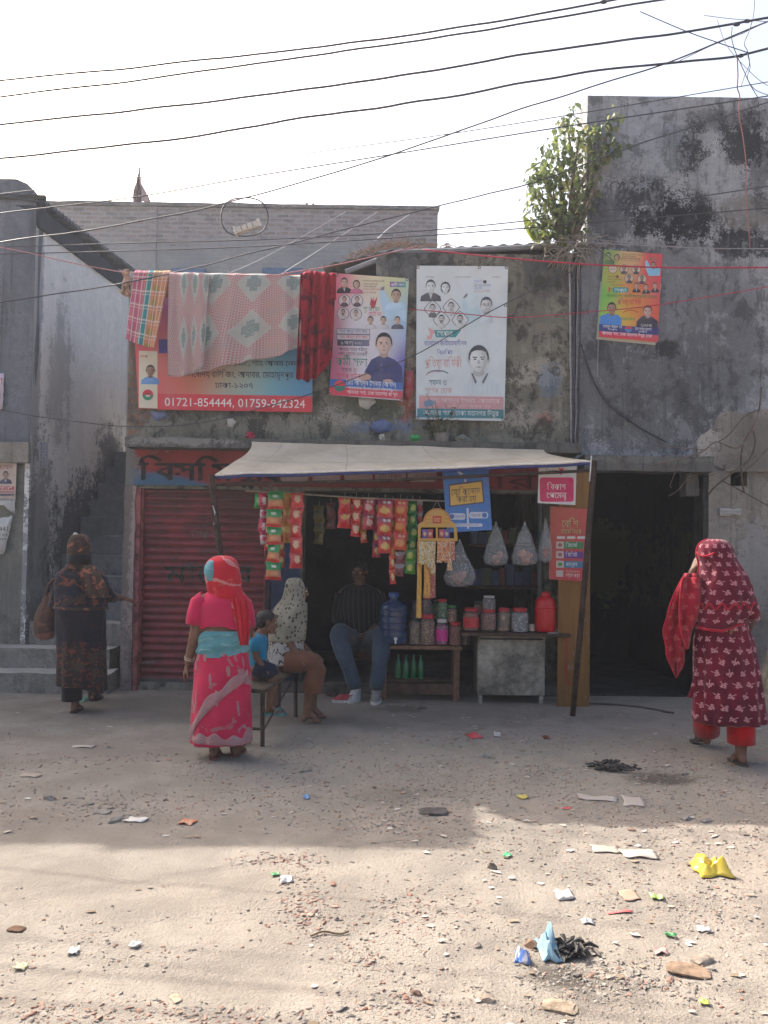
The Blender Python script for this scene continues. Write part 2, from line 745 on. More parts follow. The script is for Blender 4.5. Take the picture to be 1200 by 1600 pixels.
# ---------------------------------------------------------------- wall surfaces
def grimy(name, light, base, dark, zones=(), streak=.5, mold=.6, ax=0, brick=None, big=.8, soot=1.0, mott=0.0, tread=None):
    """old plaster: tone, damp patches, run-off streaks and stains with a place of their own
    zones: (a, z, ra, rz, colour, strength, raggedness)"""
    M = Mat(name, .92, .15)
    p = M.pos()
    c3 = M.xyz(p)
    a, z = c3[ax], c3[2]
    nb = M.noi(p, big, 4, .6, .4)
    nm = M.noi(p, 3.3, 6, .65, .2)
    nf = M.noi(p, 15, 6, .7)
    ng = M.noi(p, 60, 3, .6)
    st = M.noi(M.vs(p, (7, 7, .45)), 1.0, 5, .65)
    c = M.mix((nm * .6 + nb * .4).ss(.36, .64), base, light)
    c = M.mix((nf * .7 + ng * .3).ss(.35, .7) * .35, c, tuple(q * .6 for q in base))
    c = M.mix((st * .7 + nm * .3).ss(.5, .66) * streak, c, dark)
    for (za, zz, ra, rz, col, k, rag) in zones:
        d = (((a - za) / ra).pw(2.0) + ((z - zz) / rz).pw(2.0)).pw(.5)
        m = (d + (nm - .5) * (1.6 * rag) + (nf - .5) * (1.7 * rag) + (ng - .5) * (.9 * rag) + (st - .5) * (.7 * rag)).ss(1.14, .86)
        c = M.mix(m * k, c, col)
    if brick:
        za, zz, ra, rz = brick
        bt = M.node('ShaderNodeTexBrick', {'Vector': M.comb(a, z, 0.0), 'Scale': 1.0, 'Brick Width': .24, 'Row Height': .082, 'Mortar Size': .012,
                                           'Color1': (.16, .09, .065, 1), 'Color2': (.24, .14, .1, 1), 'Mortar': (.13, .12, .11, 1)})
        d = (((a - za) / ra).pw(2.0) + ((z - zz) / rz).pw(2.0)).pw(.5)
        m = (d + (nm - .5) * 1.6 + (nf - .5) * .8).ss(1.1, .95)
        c = M.mix(m * .85, c, X(M.nt, bt.outputs[0]))
    c = M.mix((nb * .45 + nm * .35 + nf * .2).ss(.52, .6) * mold, c, dark)
    if mott:
        m1 = M.noi(M.vs(p, (1.5, 1.5, 1.1)), 4.2, 7, .72, .5)
        m2 = M.noi(M.vs(p, (1.2, 1.2, .8)), 1.7, 7, .7, .6)
        c = M.mix((m1 * .6 + m2 * .4).ss(.505, .575) * mott, c, tuple(q * 1.3 for q in dark))
        c = M.mix((m1 * .4 + m2 * .6).ss(.455, .40) * mott * .55, c, tuple(min(.5, q * 1.12) for q in light))
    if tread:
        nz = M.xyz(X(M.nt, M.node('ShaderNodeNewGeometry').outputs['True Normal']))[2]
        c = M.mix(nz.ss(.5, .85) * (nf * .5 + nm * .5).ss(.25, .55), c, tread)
    # fine soot specks, chipped spots and thin drips
    c = M.mix((nf * .35 + ng * .65).ss(.57, .69) * (.38 * soot), c, dark)
    c = M.mix((ng * .6 + nf * .4).ss(.40, .32) * .38, c, light)
    dr = M.noi(M.vs(p, (26, 26, .7)), 1.0, 3, .6)
    c = M.mix((dr * .75 + nb * .25).ss(.57, .66) * streak * .6, c, dark)
    c = M.mix((dr * .75 + nb * .25).ss(.40, .34) * streak * .35, c, light)
    M.color(c)
    M.bump(nm * .5 + nf * .35 + ng * .15, .9, .025)
    return M.m


def skin(mb, fn, a0, a1, b0, b1, m, holes=(), cell=.09, amp=.008, sd=0.0):
    """front skin of a wall; fn(a, b, n) -> point, n outwards; holes: (a0, a1, b0, b1)"""
    def lines(l0, l1, ex):
        n = max(1, int(round((l1 - l0) / cell)))
        ls = [l0 + (l1 - l0) * i / n for i in range(n + 1)]
        for e in ex:
            if l0 < e < l1:
                ls = [q for q in ls if abs(q - e) > cell * .45 or q in (l0, l1)] + [e]
        return sorted(ls)
    la = lines(a0, a1, [h[i] for h in holes for i in (0, 1)])
    lb = lines(b0, b1, [h[i] for h in holes for i in (2, 3)])
    idx = {}
    vs, fs = [], []
    def pt(i, j):
        if (i, j) not in idx:
            idx[i, j] = len(vs)
            a, b = la[i], lb[j]
            vs.append(fn(a, b, amp * (fbm(a * 1.7 + sd, b * 1.7, sd) * 1.6 + fbm(a * 9, b * 9, sd + 5) * .8)))
        return idx[i, j]
    used = set()
    for i in range(len(la) - 1):
        for j in range(len(lb) - 1):
            ca, cb = (la[i] + la[i + 1]) / 2, (lb[j] + lb[j + 1]) / 2
            if any(h[0] < ca < h[1] and h[2] < cb < h[3] for h in holes):
                continue
            used.add((i, j))
            fs.append((pt(i, j), pt(i + 1, j), pt(i + 1, j + 1), pt(i, j + 1)))
    mb.add(vs, fs, m)
    for (i, j) in used:
        for (di, dj, e) in ((-1, 0, ((i, j + 1), (i, j))), (1, 0, ((i + 1, j), (i + 1, j + 1))), (0, -1, ((i, j), (i + 1, j))), (0, 1, ((i + 1, j + 1), (i, j + 1)))):
            if (i + di, j + dj) not in used:
                q = [vs[idx[k]] for k in e]
                r = [fn(la[k[0]], lb[k[1]], -.05) for k in e]
                mb.add([q[0], r[0], r[1], q[1]], [(0, 1, 2, 3)], m)


def front(Y):
    return lambda a, b, n: V((a, Y - n, b))


def wall_front(mb, a0, a1, z0, z1, Y, th, m, holes=(), amp=.008, sd=0.0, cell=.09):
    skin(mb, front(Y), a0, a1, z0, z1, m, holes, cell, amp, sd)
    hs = sorted(holes)
    x = a0
    for h in hs:
        if h[0] > x + .01:
            mb.box((x + .002, Y + .03, z0), (h[0] - .002, Y + th, z1), m)
        if h[2] > z0 + .01:
            mb.box((h[0] - .002, Y + .03, z0), (h[1] + .002, Y + th, h[2] - .002), m)
        if h[3] < z1 - .01:
            mb.box((h[0] - .002, Y + .03, h[3] + .002), (h[1] + .002, Y + th, z1), m)
        x = max(x, h[1])
    if x < a1 - .01:
        mb.box((x + .002, Y + .03, z0), (a1 - .002, Y + th, z1), m)


def rough_slab(lo, hi, m, cell=.07, amp=.008, sd=1.0):
    """box with worn, uneven faces"""
    mb = MB()
    bm = bmesh.new()
    lo, hi = V(lo), V(hi)
    for (o, du, dv) in ((0, 1, 2), (1, 0, 2), (2, 0, 1)):
        for side in (0, 1):
            nu = max(1, int((hi[du] - lo[du]) / cell))
            nv = max(1, int((hi[dv] - lo[dv]) / cell))
            def f(u, v):
                p = V((0, 0, 0))
                p[o] = hi[o] if side else lo[o]
                p[du] = lo[du] + (hi[du] - lo[du]) * u
                p[dv] = lo[dv] + (hi[dv] - lo[dv]) * v
                k = V((noise.noise(p * 4 + V((sd, 0, 0))), noise.noise(p * 4 + V((0, sd, 9))), noise.noise(p * 4 + V((5, 0, sd)))))
                k += .5 * V((noise.noise(p * 13 + V((sd, 0, 0))), noise.noise(p * 13 + V((0, sd, 9))), noise.noise(p * 13 + V((5, 0, sd)))))
                return p + k * amp
            flip = (side == 0) ^ (o == 1)
            if flip:
                mb.grid(lambda u, v: f(1 - u, v), nu, nv, m)
            else:
                mb.grid(f, nu, nv, m)
    return mb


# ---------------------------------------------------------------- ground
def gh(x, y):
    """height of the ground"""
    k = min(1, max(0, (8.0 - y) / 1.2))
    r = min(1, max(0, (x + .9) / 1.5)) * .5 + .5
    m = .022 * fbm(x * .55, y * .7, 1) + .014 * fbm(x * 1.9, y * 2.4, 4) * r + .012 * fbm(x * 7, y * 7, 7) * r * (.6 + .8 * max(0, min(1, (x + .6) * 1.2 + (1.2 if y < 2.6 else 0)))) + .0045 * noise.noise(V((x * 21, y * 21, 2))) * r
    m += .006 * (1 - r) * 2 * noise.noise(V((x * .5, y * 5.5, 8))) + .005 * noise.noise(V((x * 4.2, y * 3.4, 12)))
    far = 1 if (abs(x) < 14 and -6 < y < 16) else 0
    return m * k * far


def ground_mat():
    M = Mat('dusty_ground', .95, .1)
    p = M.pos()
    x, y, z = M.xyz(p)
    nb = M.noi(p, .55, 4, .6, .5)
    nm = M.noi(p, 2.4, 6, .65, .3)
    nf = M.noi(p, 13, 6, .7)
    ng = M.noi(p, 70, 4, .7)
    c = M.mix(nm.ss(.35, .68), (.235, .207, .175), (.305, .273, .232))
    # trodden, paler wheel way on the left, brick dust to the right
    c = M.mix((nb * .5 + nm * .5 + (x * .05)).ss(.46, .64) * .6, c, (.325, .272, .226))
    c = M.mix((nf * .6 + nm * .4).ss(.54, .64) * .45, c, (.215, .17, .145))
    # cement dust in front of the stall
    d = (((x - .7) / 2.2).pw(2.0) + ((y - 5.9) / 1.3).pw(2.0)).pw(.5)
    c = M.mix((d + (nm - .5) * 1.6 + (nf - .5) * .8).ss(1.25, .5) * .55, c, (.25, .235, .20))
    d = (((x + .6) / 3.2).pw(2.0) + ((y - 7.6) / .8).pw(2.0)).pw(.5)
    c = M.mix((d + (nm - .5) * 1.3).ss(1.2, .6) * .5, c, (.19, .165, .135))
    # ash and soot spots
    for (ax_, ay, r, k) in ((1.9, 5.45, .25, .8), (.66, 2.98, .13, .7), (.82, 2.86, .2, .3), (.05, 5.05, .3, .3), (.18, 7.55, .25, .5)):
        d = (((x - ax_) / r).pw(2.0) + ((y - ay) / (r * .7)).pw(2.0)).pw(.5)
        c = M.mix((d + (nm - .5) * 1.2 + (nf - .5) * 1.6).ss(1.2, .4) * k, c, (.06, .052, .045))
    c = M.mix((nf * .4 + ng * .6).ss(.56, .7) * .5, c, (.15, .12, .095))
    tr = ((y * 2.1 + (nb - .5) * 1.1 + x * .06).sin() * ((y * 7.3 + (nm - .5) * 2.0).sin() * .4 + .6)).ss(.25, .8) * (x * -1.0 + .2).ss(0.0, .8)
    c = M.mix(tr * .28 * (nf * .5 + .5), c, (.21, .18, .148))
    c = M.mix((ng * .7 + nf * .3).ss(.42, .3) * .35, c, (.46, .40, .33))
    M.color(c)
    M.bump(nf * .45 + ng * .55, 1.0, .018)
    return M.m


def axis(a, b, st, far):
    l = []
    q = a
    while q < b:
        l.append(q)
        q += st
    l.append(b)
    o = [.3, .8, 1.8, 4, 9, 20, 50, 120, far]
    return [a - k for k in reversed(o)] + l + [b + k for k in o]


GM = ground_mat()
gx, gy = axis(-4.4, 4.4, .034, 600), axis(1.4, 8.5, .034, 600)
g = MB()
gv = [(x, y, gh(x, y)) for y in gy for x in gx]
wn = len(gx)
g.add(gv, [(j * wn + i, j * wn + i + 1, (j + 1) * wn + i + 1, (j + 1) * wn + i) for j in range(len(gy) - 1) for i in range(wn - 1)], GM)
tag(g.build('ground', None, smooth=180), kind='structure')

# stones, chips and crumbs: nobody could count them
rub = MB()
RM = inkmat('rubble', .95, .1, .2, .5, 60)
rnd = random.Random(5)
bms = []
for k in range(8):
    bm = bmesh.new()
    bmesh.ops.create_icosphere(bm, subdivisions=1, radius=1)
    for v in bm.verts:
        v.co *= rnd.uniform(.55, 1.1)
        v.co = V((v.co.x, v.co.y * rnd.uniform(.7, 1), v.co.z * rnd.uniform(.4, .75)))
    bm.verts.index_update()
    bms.append(([v.co.copy() for v in bm.verts], [[v.index for v in f.verts] for f in bm.faces]))
    bm.free()
pal = [(.31, .265, .22), (.285, .245, .205), (.335, .29, .245), (.29, .245, .21), (.26, .22, .185), (.32, .275, .235), (.30, .20, .15), (.36, .22, .16), (.27, .24, .2), (.33, .29, .24), (.2, .17, .14), (.40, .34, .28), (.34, .18, .12)]
n = 0
while n < 20000:
    x, y = rnd.uniform(-3.6, 3.4), 1.75 + 6.0 * rnd.random() ** 1.35
    px_ = x / y
    if abs(px_) > .55:
        continue
    den = fbm(x * .8 + 3, y * 1.1, 2) + .9 * fbm(x * 3, y * 3, 9)
    right = max(0, min(1, (x + .42 * 1 - .05 * (y - 3)) / .5))
    band = math.exp(-((y - 5.2) / .7) ** 2)
    pr = .12 + .55 * right + .4 * band + (.35 if y < 2.6 else 0) - (.5 if y > 6.6 else 0)
    if den + pr * .8 - .12 < rnd.random() * .9:
        continue
    s_ = .0022 + .0075 * rnd.random() ** 3 + (.010 * rnd.random() if rnd.random() < .02 else 0)
    s_ *= .75 + .09 * y
    vs, fs = bms[rnd.randrange(8)]
    Mx = Matrix.Rotation(rnd.uniform(0, 6.3), 3, 'Z')
    k = V((rnd.uniform(.7, 1.7), rnd.uniform(.7, 1.2), rnd.uniform(.6, 1)))
    o = V((x, y, gh(x, y) + s_ * .2))
    c = rnd.choice(pal)
    q = rnd.uniform(.75, 1.15)
    rub.add([o + Mx @ V((p.x * k.x, p.y * k.y, p.z * k.z)) * s_ for p in vs], fs, RM, tuple(a * q for a in c))
    n += 1
# heaps of broken brick and lumps of dry earth
for (px, py, rx_, ry_, cnt, br, big_) in ((440, 1345, 50, 10, 260, .6, 1.0), (480, 1400, 30, 40, 330, .7, 1.0), (490, 1440, 50, 22, 260, .6, 1.0), (640, 1420, 60, 22, 300, .7, .9), (560, 1290, 90, 14, 360, .2, 1.0), (700, 1240, 90, 20, 420, .1, 1.0),
        (170, 1262, 70, 12, 200, .2, 1.3), (90, 1190, 60, 12, 160, .3, 1.1), (240, 1185, 60, 8, 120, .3, 1.0), (1010, 1540, 90, 26, 420, .15, 1.1), (900, 1525, 70, 24, 380, .1, 1.0), (130, 1580, 110, 14, 380, .6, .9), (360, 1590, 120, 10, 300, .5, .9),
        (620, 1575, 60, 18, 200, .3, 1.1), (850, 1330, 120, 18, 330, .5, .9), (1100, 1420, 90, 20, 260, .4, .9), (760, 1150, 60, 8, 160, .3, 1.0), (1020, 1200, 60, 10, 160, .1, 1.1), (820, 1120, 60, 8, 120, .2, 1.0), (560, 1500, 50, 20, 160, .6, .9), (380, 1265, 90, 12, 220, .2, 1.0)):
    for k in range(int(cnt * .95)):
        p = PZ(px + rnd.gauss(0, rx_ * .75), py + rnd.gauss(0, ry_ * .75))
        if p.y > 7.6: continue
        s_ = (.0028 + .0085 * rnd.random() ** 2.8 + (.011 * rnd.random() if rnd.random() < .035 else 0)) * big_ * (.8 + .06 * p.y)
        vs, fs = bms[rnd.randrange(8)]
        Mx = Matrix.Rotation(rnd.uniform(0, 6.3), 3, 'Z') @ Matrix.Rotation(rnd.uniform(-.5, .5), 3, 'X')
        kk = V((rnd.uniform(.8, 2.0), rnd.uniform(.7, 1.2), rnd.uniform(.4, 1)))
        o = V((p.x, p.y, gh(p.x, p.y) + s_ * .15))
        c = rnd.choice([(.34, .20, .15), (.30, .17, .125), (.37, .24, .18)]) if rnd.random() < br else rnd.choice([(.27, .24, .205), (.235, .21, .185), (.30, .265, .225), (.21, .185, .16)])
        q = rnd.uniform(.75, 1.15)
        rub.add([o + Mx @ V((a.x * kk.x, a.y * kk.y, a.z * kk.z)) * s_ for a in vs], fs, RM, tuple(a * q for a in c))
# flat flakes of litter, leaf and plaster
for k in range(1500):
    x, y = rnd.uniform(-3.4, 3.4), 1.75 + 5.6 * rnd.random() ** 1.3
    if abs(x / y) > .55 or (fbm(x * .9 + 7, y * 1.2, 5) + (.25 if x > 0 else -.05) < rnd.random() * .5 - .1):
        continue
    s_ = rnd.uniform(.004, .016) * (.7 + .1 * y)
    a = rnd.uniform(0, 6.3)
    t = rnd.uniform(-.5, .5)
    pts = []
    for q in range(5):
        an = a + q * 1.2566 + rnd.uniform(-.3, .3)
        rr = s_ * rnd.uniform(.5, 1.3)
        pts.append(V((x + rr * math.cos(an) * 1.5, y + rr * math.sin(an), gh(x, y) + .006 + t * rr * math.cos(an) * .7)))
    c = rnd.choice([(.42, .37, .3), (.3, .22, .15), (.2, .15, .1), (.45, .4, .35), (.25, .2, .15), (.5, .47, .43)])
    rub.add(pts, [(0, 1, 2, 3, 4)], RM, c)
tag(rub.build('rubble', None, smooth=0), 'small stones, brick chips and crumbs strewn over the dusty ground', 'rubble', kind='stuff')
# ---------------------------------------------------------------- low shop building
def zs(y, x=600, Y=YF):
    return P(x, y, Y).z


def xs(x, y=800, Y=YF):
    return P(x, y, Y).x


def Z(px, py, rx, ry, col, k=1.0, rag=1.0, Y=YF):
    """a stain given by its place on the front"""
    a, z = xz(px, py, Y)
    return (a, z, rx / 150.0, ry / 150.0, col, k, rag)


DK = (.028, .029, .029)
LT = (.34, .32, .285)
WM = grimy('shop_plaster', (.285, .27, .22), (.15, .146, .12), (.026, .027, .023), [
    Z(340, 600, 150, 70, (.05, .052, .048), .6), Z(430, 665, 120, 14, (.24, .23, .2), .6, 1.4), Z(560, 650, 60, 18, (.33, .31, .28), .7, 1.8),
    Z(620, 400, 90, 40, (.13, .135, .14), .9, .8), Z(585, 640, 50, 20, (.06, .07, .045), .8, 1.2),
    Z(850, 430, 40, 40, (.06, .065, .07), .8, 1), Z(845, 580, 45, 18, (.36, .33, .28), .75, 1.6), Z(830, 655, 40, 14, (.33, .3, .26), .7, 1.8), Z(850, 655, 16, 10, (.3, .12, .11), .6, 1.6),
    Z(725, 640, 8, 60, (.05, .06, .04), .5), Z(862, 590, 18, 26, (.10, .16, .26), .5, 1.7), Z(820, 500, 30, 60, (.15, .14, .12), .7, 1.2), Z(600, 668, 50, 9, (.13, .17, .28), .7, 1.8),
    Z(635, 610, 12, 30, (.32, .06, .06), .6, 1.6), Z(860, 515, 35, 8, (.2, .18, .15), .8, 1.3), Z(250, 655, 40, 12, (.23, .22, .2), .5, 1.7)],
    streak=.5, mold=.4, mott=.75, brick=(xs(205), zs(600), .22, .55))
zt_l, zt_r = zs(436, 400), zs(396, 720)
zsl = zs(690)      # top of the sunshade
XL, XR = xs(195), xs(897)
low = thing('shop_building', 'low soot-stained shop building with a red roller shutter and posters on its upper wall', 'building', ((XL + XR) / 2, YF, 0))
m = MB()
z_op = zs(768)
x470, x872 = xs(474), xs(890)
wall_top = []
# upper wall, left lower part and right higher part
wall_front(m, XL, xs(582), zsl, zt_l, YF, .25, WM)
wall_front(m, xs(582) + .001, XR, zsl, zt_r, YF + .003, .25, WM, sd=3)
# ground floor masonry round the openings
lowz = zsl - .02
wall_front(m, XL, XR, -.05, lowz, YF, .3, WM, holes=[(xs(224), xs(417), .08, z_op), (x470, x872, -.06, z_op)], sd=5)
# side and back walls
m.box((XL + .01, YF + .26, -.05), (XL + .25, 12.6, zt_l - .01), WM)
m.box((XR - .25, YF + .31, -.05), (XR - .01, 12.6, zt_r - .01), WM)
m.box((XL + .01, 12.4, -.05), (XR - .01, 12.62, zt_l - .012), WM)
m.build('wall', low)
# floors between
m = MB()
m.box((XL + .26, YF + .31, zsl - .15), (XR - .26, 12.35, zsl - .02), simple('dark_concrete', (.09, .088, .085)))
m.box((XL + .26, YF + .26, zt_l - .14), (xs(512), 12.35, zt_l - .02), simple('dark_concrete', (.09, .088, .085)))
m.build('floor_slab', low)
# lean-to roof over the right half
rm = simple('weathered_tin', (.10, .095, .09), .7, .3, .35, 5, .3)
m = MB()
rp = [(505, 416), (618, 391), (720, 387), (845, 381), (897, 379)]
def roof(u, v):
    i = min(int(u * 4), 3)
    t = u * 4 - i
    a = P(*rp[i], 8.45) * (1 - t) + P(*rp[i + 1], 8.45) * t
    return a + V((0, v * 3.6, -.08 * v + .01 * math.sin(a.x * 42)))
m.grid(roof, 160, 8, rm)
m.build('roof', low, solid=.02)
m = MB()
a, b = P(540, 425, 8.42), P(622, 394, 8.42)
m.tube([a, b, P(720, 391, 8.42), P(897, 383, 8.42)], .03, simple('grey_rafter', (.24, .25, .27)), 6)
m.build('rafter', low)
# dry creeper lying on the roof
m = MB()
rr = random.Random(4)
DT = inkmat('dry_twigs', .9, .1, .1)
for k in range(420):
    t = rr.betavariate(1.6, 2.2)
    p = P(535 + 190 * t, 412 - 26 * min(1, t * 2.6) + rr.uniform(-8, 1) * (1.3 - t), 8.42 + rr.uniform(-.02, .5))
    d = V((rr.uniform(-1, 1), rr.uniform(-.5, .5), rr.uniform(-.3, .7))) * rr.uniform(.05, .13)
    c = rr.choice([(.32, .25, .19), (.22, .17, .13), (.36, .2, .13), (.12, .10, .09)])
    m.tube([p, p + d * .5 + V((0, 0, rr.uniform(-.02, .02))), p + d], [.004, .003, .002], DT, 4, c)
tag(m.build('dry_creeper', None), 'dry brown creeper sprawled along the sloping roof edge', 'dry plant')

# sunshade over the ground floor
SM = grimy('sunshade_concrete', (.16, .155, .14), (.105, .103, .098), (.025, .026, .026), [Z(300, 694, 90, 6, (.33, .32, .3), .45, 1.9), Z(1010, 722, 90, 5, (.22, .22, .2), .4, 1.6)], streak=.7, mold=.35)
ys0 = 7.98
a = P(195, 686, ys0)
b = P(895, 700, ys0)
m = rough_slab((a.x, ys0, zs(702, 500, ys0)), (xs(897), YF + .004, zs(687, 500, ys0)), SM)
m.build('sunshade', low)

# sign band: painted plaster under the sunshade
m = MB()
def band_mat():
    M = Mat('painted_band', .8, .25)
    p = M.pos()
    x, y, z = M.xyz(p)
    nm, nf = M.noi(p, 3.2, 6, .65, .3), M.noi(p, 16, 6, .7)
    c = M.mix(nm.ss(.35, .65), (.27, .048, .046), (.20, .042, .042))
    d = x - xs(300)
    c = M.mix((((z * -1.0) + zs(744)) * 6.0 - (d + .22) * 1.3 + (nm - .5) * 1.2).ss(.0, .35), c, (.055, .12, .2))
    c = M.mix(((x * -1.0 + xs(222)) * 2.2 + (nm - .5) * 1.8 + (nf - .5)).ss(-.1, .25), c, (.15, .15, .145))
    c = M.mix((nf * .6 + nm * .4).ss(.57, .64) * .7, c, (.2, .18, .17))
    c = M.mix((nf * .4 + nm * .6).ss(.42, .36) * .5, c, (.05, .025, .025))
    M.color(c)
    M.bump(nm * .4 + nf * .6, .5, .012)
    return M.m
BM = band_mat()
zb0, zb1 = zs(763), zs(708)
m.box((XL + .02, YF - .035, zb0), (xs(872), YF - .012, zb1), BM)
sb = m.build('sign_band', low)
ltr = simple('faded_black_paint', (.04, .032, .032), .8, .2, .5, 18)
m = MB()
YB = YF - .039
def band_text(s, x0, x1, yb, h):
    def f(a, b, W):
        return P(x0 + (x1 - x0) * a / W, yb - b * h / .65 + (a / W) * (x1 - x0) * .012, YB)
    return f
for o_ in (0, 1.6, 3.2):
    textmesh(m, 'বিসমিল্লাহ', (lambda f_: lambda a, b, W: f_(a, b, W) + V((.0, -.0006 * o_, .0)))(band_text('', 216 + o_, 436 + o_, 750 - o_ * .4, 27)), ltr)
m.build('lettering', sb, smooth=0)
m = MB()
textmesh(m, 'স্টোর', band_text('', 690, 838, 762, 22), simple('dark_red_paint', (.10, .02, .025), .8, .2, .4, 18))
m.build('lettering', sb, smooth=0)
# white name plates on the band
pm = inkmat('plate_print', .5, .4, .2)
s = Sheet(YF - .046, pm, 0, .0015)
for x0, x1 in ((438, 482), (488, 532), (538, 582), (586, 634), (637, 682)):
    s.rrect(x0, 733, x1, 753, 6, (.42, .30, .29))
s.k = 1
for x0, t in ((590, 'টেলিকম'), (642, 'এখানে')):
    s.text(x0 + 2, 748, 36, 7, t, (.22, .03, .04))
s.build('name_plate', parent=sb)

# roller shutter
def shutter_mat():
    M = Mat('shutter_paint', .55, .4)
    p = M.pos()
    x, y, z = M.xyz(p)
    nb, nm, nf = M.noi(p, 1.3, 4, .6, .4), M.noi(p, 5, 6, .65), M.noi(M.vs(p, (3, 3, 26)), 1.0, 5, .6)
    c = M.mix(nm.ss(.35, .65), (.26, .046, .052), (.165, .036, .040))
    c = M.mix(((z - 1.55) * .9 + (nb - .5) * 1.4 + (nm - .5) * .6).ss(-.1, .6) * .7, c, (.075, .042, .032))
    c = M.mix((nf * .7 + nm * .3).ss(.5, .66) * .6, c, (.06, .05, .048))
    c = M.mix((nf * .4 + nm * .6).ss(.58, .67) * .5, c, (.22, .14, .13))
    sl_ = ((z / .078).fr() - .86).ab().ss(.16, .02)
    c = M.mix(sl_ * .6, c, (.045, .028, .028))
    M.color(c)
    M.bump(nm, .2, .004)
    return M.m
SH = shutter_mat()
m = MB()
xa, xb = xs(220), xs(421)
zlo, zhi = .10, z_op
ysh = YF + .06
def slat(u, v):
    z = zlo + (zhi - zlo) * v
    t = (z / .078) % 1
    prof = .022 * math.sin(math.pi * min(1, t / .72)) if t < .72 else -.004
    return V((xa + (xb - xa) * u, ysh - prof + .009 * noise.noise(V((u * 3.5, z * 2.5, 0))) + .004 * noise.noise(V((u * 11, z * 9, 4))), z))
m.grid(slat, 24, int((zhi - zlo) / .078 * 10), SH)
rs = m.build('roller_shutter', low, smooth=40)
m = MB()
gm = simple('guide_paint', (.23, .06, .06), .7, .3, .4, 12)
for x in (xa - .005, xb - .03):
    m = MB()
    m.bbox((x - .02, YF - .005, .04), (x + .035, ysh + .05, zhi), gm, .004)
    m.build('guide_rail', rs)
m = MB()
m.bbox((xa, ysh - .04, .03), (xb, ysh + .02, .115), simple('shutter_bar', (.06, .055, .055), .6, .4), .006)
m.build('bottom_bar', rs)
m = MB()
gp = simple('dark_green_spray', (.045, .065, .058), .8, .2, .4, 20)
def sh_text(x0, x1, yb, h, Y):
    return lambda a, b, W: P(x0 + (x1 - x0) * a / W, yb - b * h / .65, Y)
def on_slats(fn):
    def g(a, b, W):
        p = fn(a, b, W)
        t = (p.z / .078) % 1
        prof = .022 * math.sin(math.pi * min(1, t / .72)) if t < .72 else -.004
        return V((p.x, ysh - prof - .006, p.z))
    return g
def finetext(mb, s, fn, m_):
    gs, W = layout(s)
    for vs, fs in gs:
        bm = bmesh.new()
        bv = [bm.verts.new((a, b, 0)) for a, b in vs]
        for f in fs:
            try: bm.faces.new([bv[i] for i in f])
            except ValueError: pass
        bmesh.ops.triangulate(bm, faces=bm.faces[:])
        for k in range(2):
            bmesh.ops.subdivide_edges(bm, edges=[e for e in bm.edges if e.calc_length() > .07], cuts=1)
        bmesh.ops.triangulate(bm, faces=bm.faces[:])
        bm.verts.index_update()
        mb.add([fn(v.co.x, v.co.y, W) for v in bm.verts], [[v.index for v in f.verts] for f in bm.faces], m_)
        bm.free()
finetext(m, 'মায়ের', on_slats(sh_text(258, 396, 910, 26, ysh)), gp)
m.build('lettering', rs, smooth=0)
m = MB()
finetext(m, 'আর', on_slats(sh_text(298, 344, 842, 13, ysh)), simple('pale_chalk', (.22, .15, .14), .9, .1, .3))
m.build('lettering', rs, smooth=0)

# worn pillar left of the shutter, painted strip beside it
PLM = grimy('pillar_plaster', (.30, .25, .23), (.17, .15, .14), (.05, .048, .045), [Z(208, 860, 16, 110, (.42, .33, .31), .6, 1.8), Z(200, 800, 8, 120, (.13, .11, .1), .8, 1.6)], streak=.5, mold=.6)
m = rough_slab((XL + .005, YF - .045, -.02), (xs(213), YF + .02, zb0 - .002), PLM, .05, .014)
m.build('pillar', low)
m = rough_slab((xs(213) + .004, YF - .03, -.02), (xs(221), YF + .03, zb0 - .03), simple('red_strip', (.26, .09, .09), .8, .2, .5, 8), .06, .006)
m.build('painted_strip', low)
m = rough_slab((xs(417), YF - .02, -.02), (xs(424), YF + .08, z_op - .02), simple('dark_jamb', (.05, .04, .045), .8, .2, .4, 8), .1, .004)
m.build('jamb', low)
# blue door leaf folded open beside the shutter
m = MB()
bl = simple('blue_door_paint', (.018, .038, .095), .6, .35, .35, 6, .2)
m.bbox((xs(426), YF - .03, .12), (xs(472), YF + .0, z_op - .03), bl, .004)
for k in range(3):
    z0 = .2 + k * .62
    m.bbox((xs(430), YF - .042, z0), (xs(468), YF - .031, z0 + .5), bl, .004)
m.build('door', low)

# inside of the shop
DI = simple('blue_black_interior', (.018, .021, .028), .9, .2, .4, 3, .2)  # near-black blue-grey lining colour
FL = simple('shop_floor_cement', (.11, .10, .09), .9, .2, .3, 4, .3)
m = MB()
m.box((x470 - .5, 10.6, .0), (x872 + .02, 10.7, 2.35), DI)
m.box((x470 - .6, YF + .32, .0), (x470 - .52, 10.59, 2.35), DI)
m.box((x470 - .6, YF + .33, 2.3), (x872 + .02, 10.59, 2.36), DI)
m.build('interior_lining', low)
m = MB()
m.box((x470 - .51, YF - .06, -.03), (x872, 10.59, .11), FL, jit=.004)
m.build('shop_floor', low)

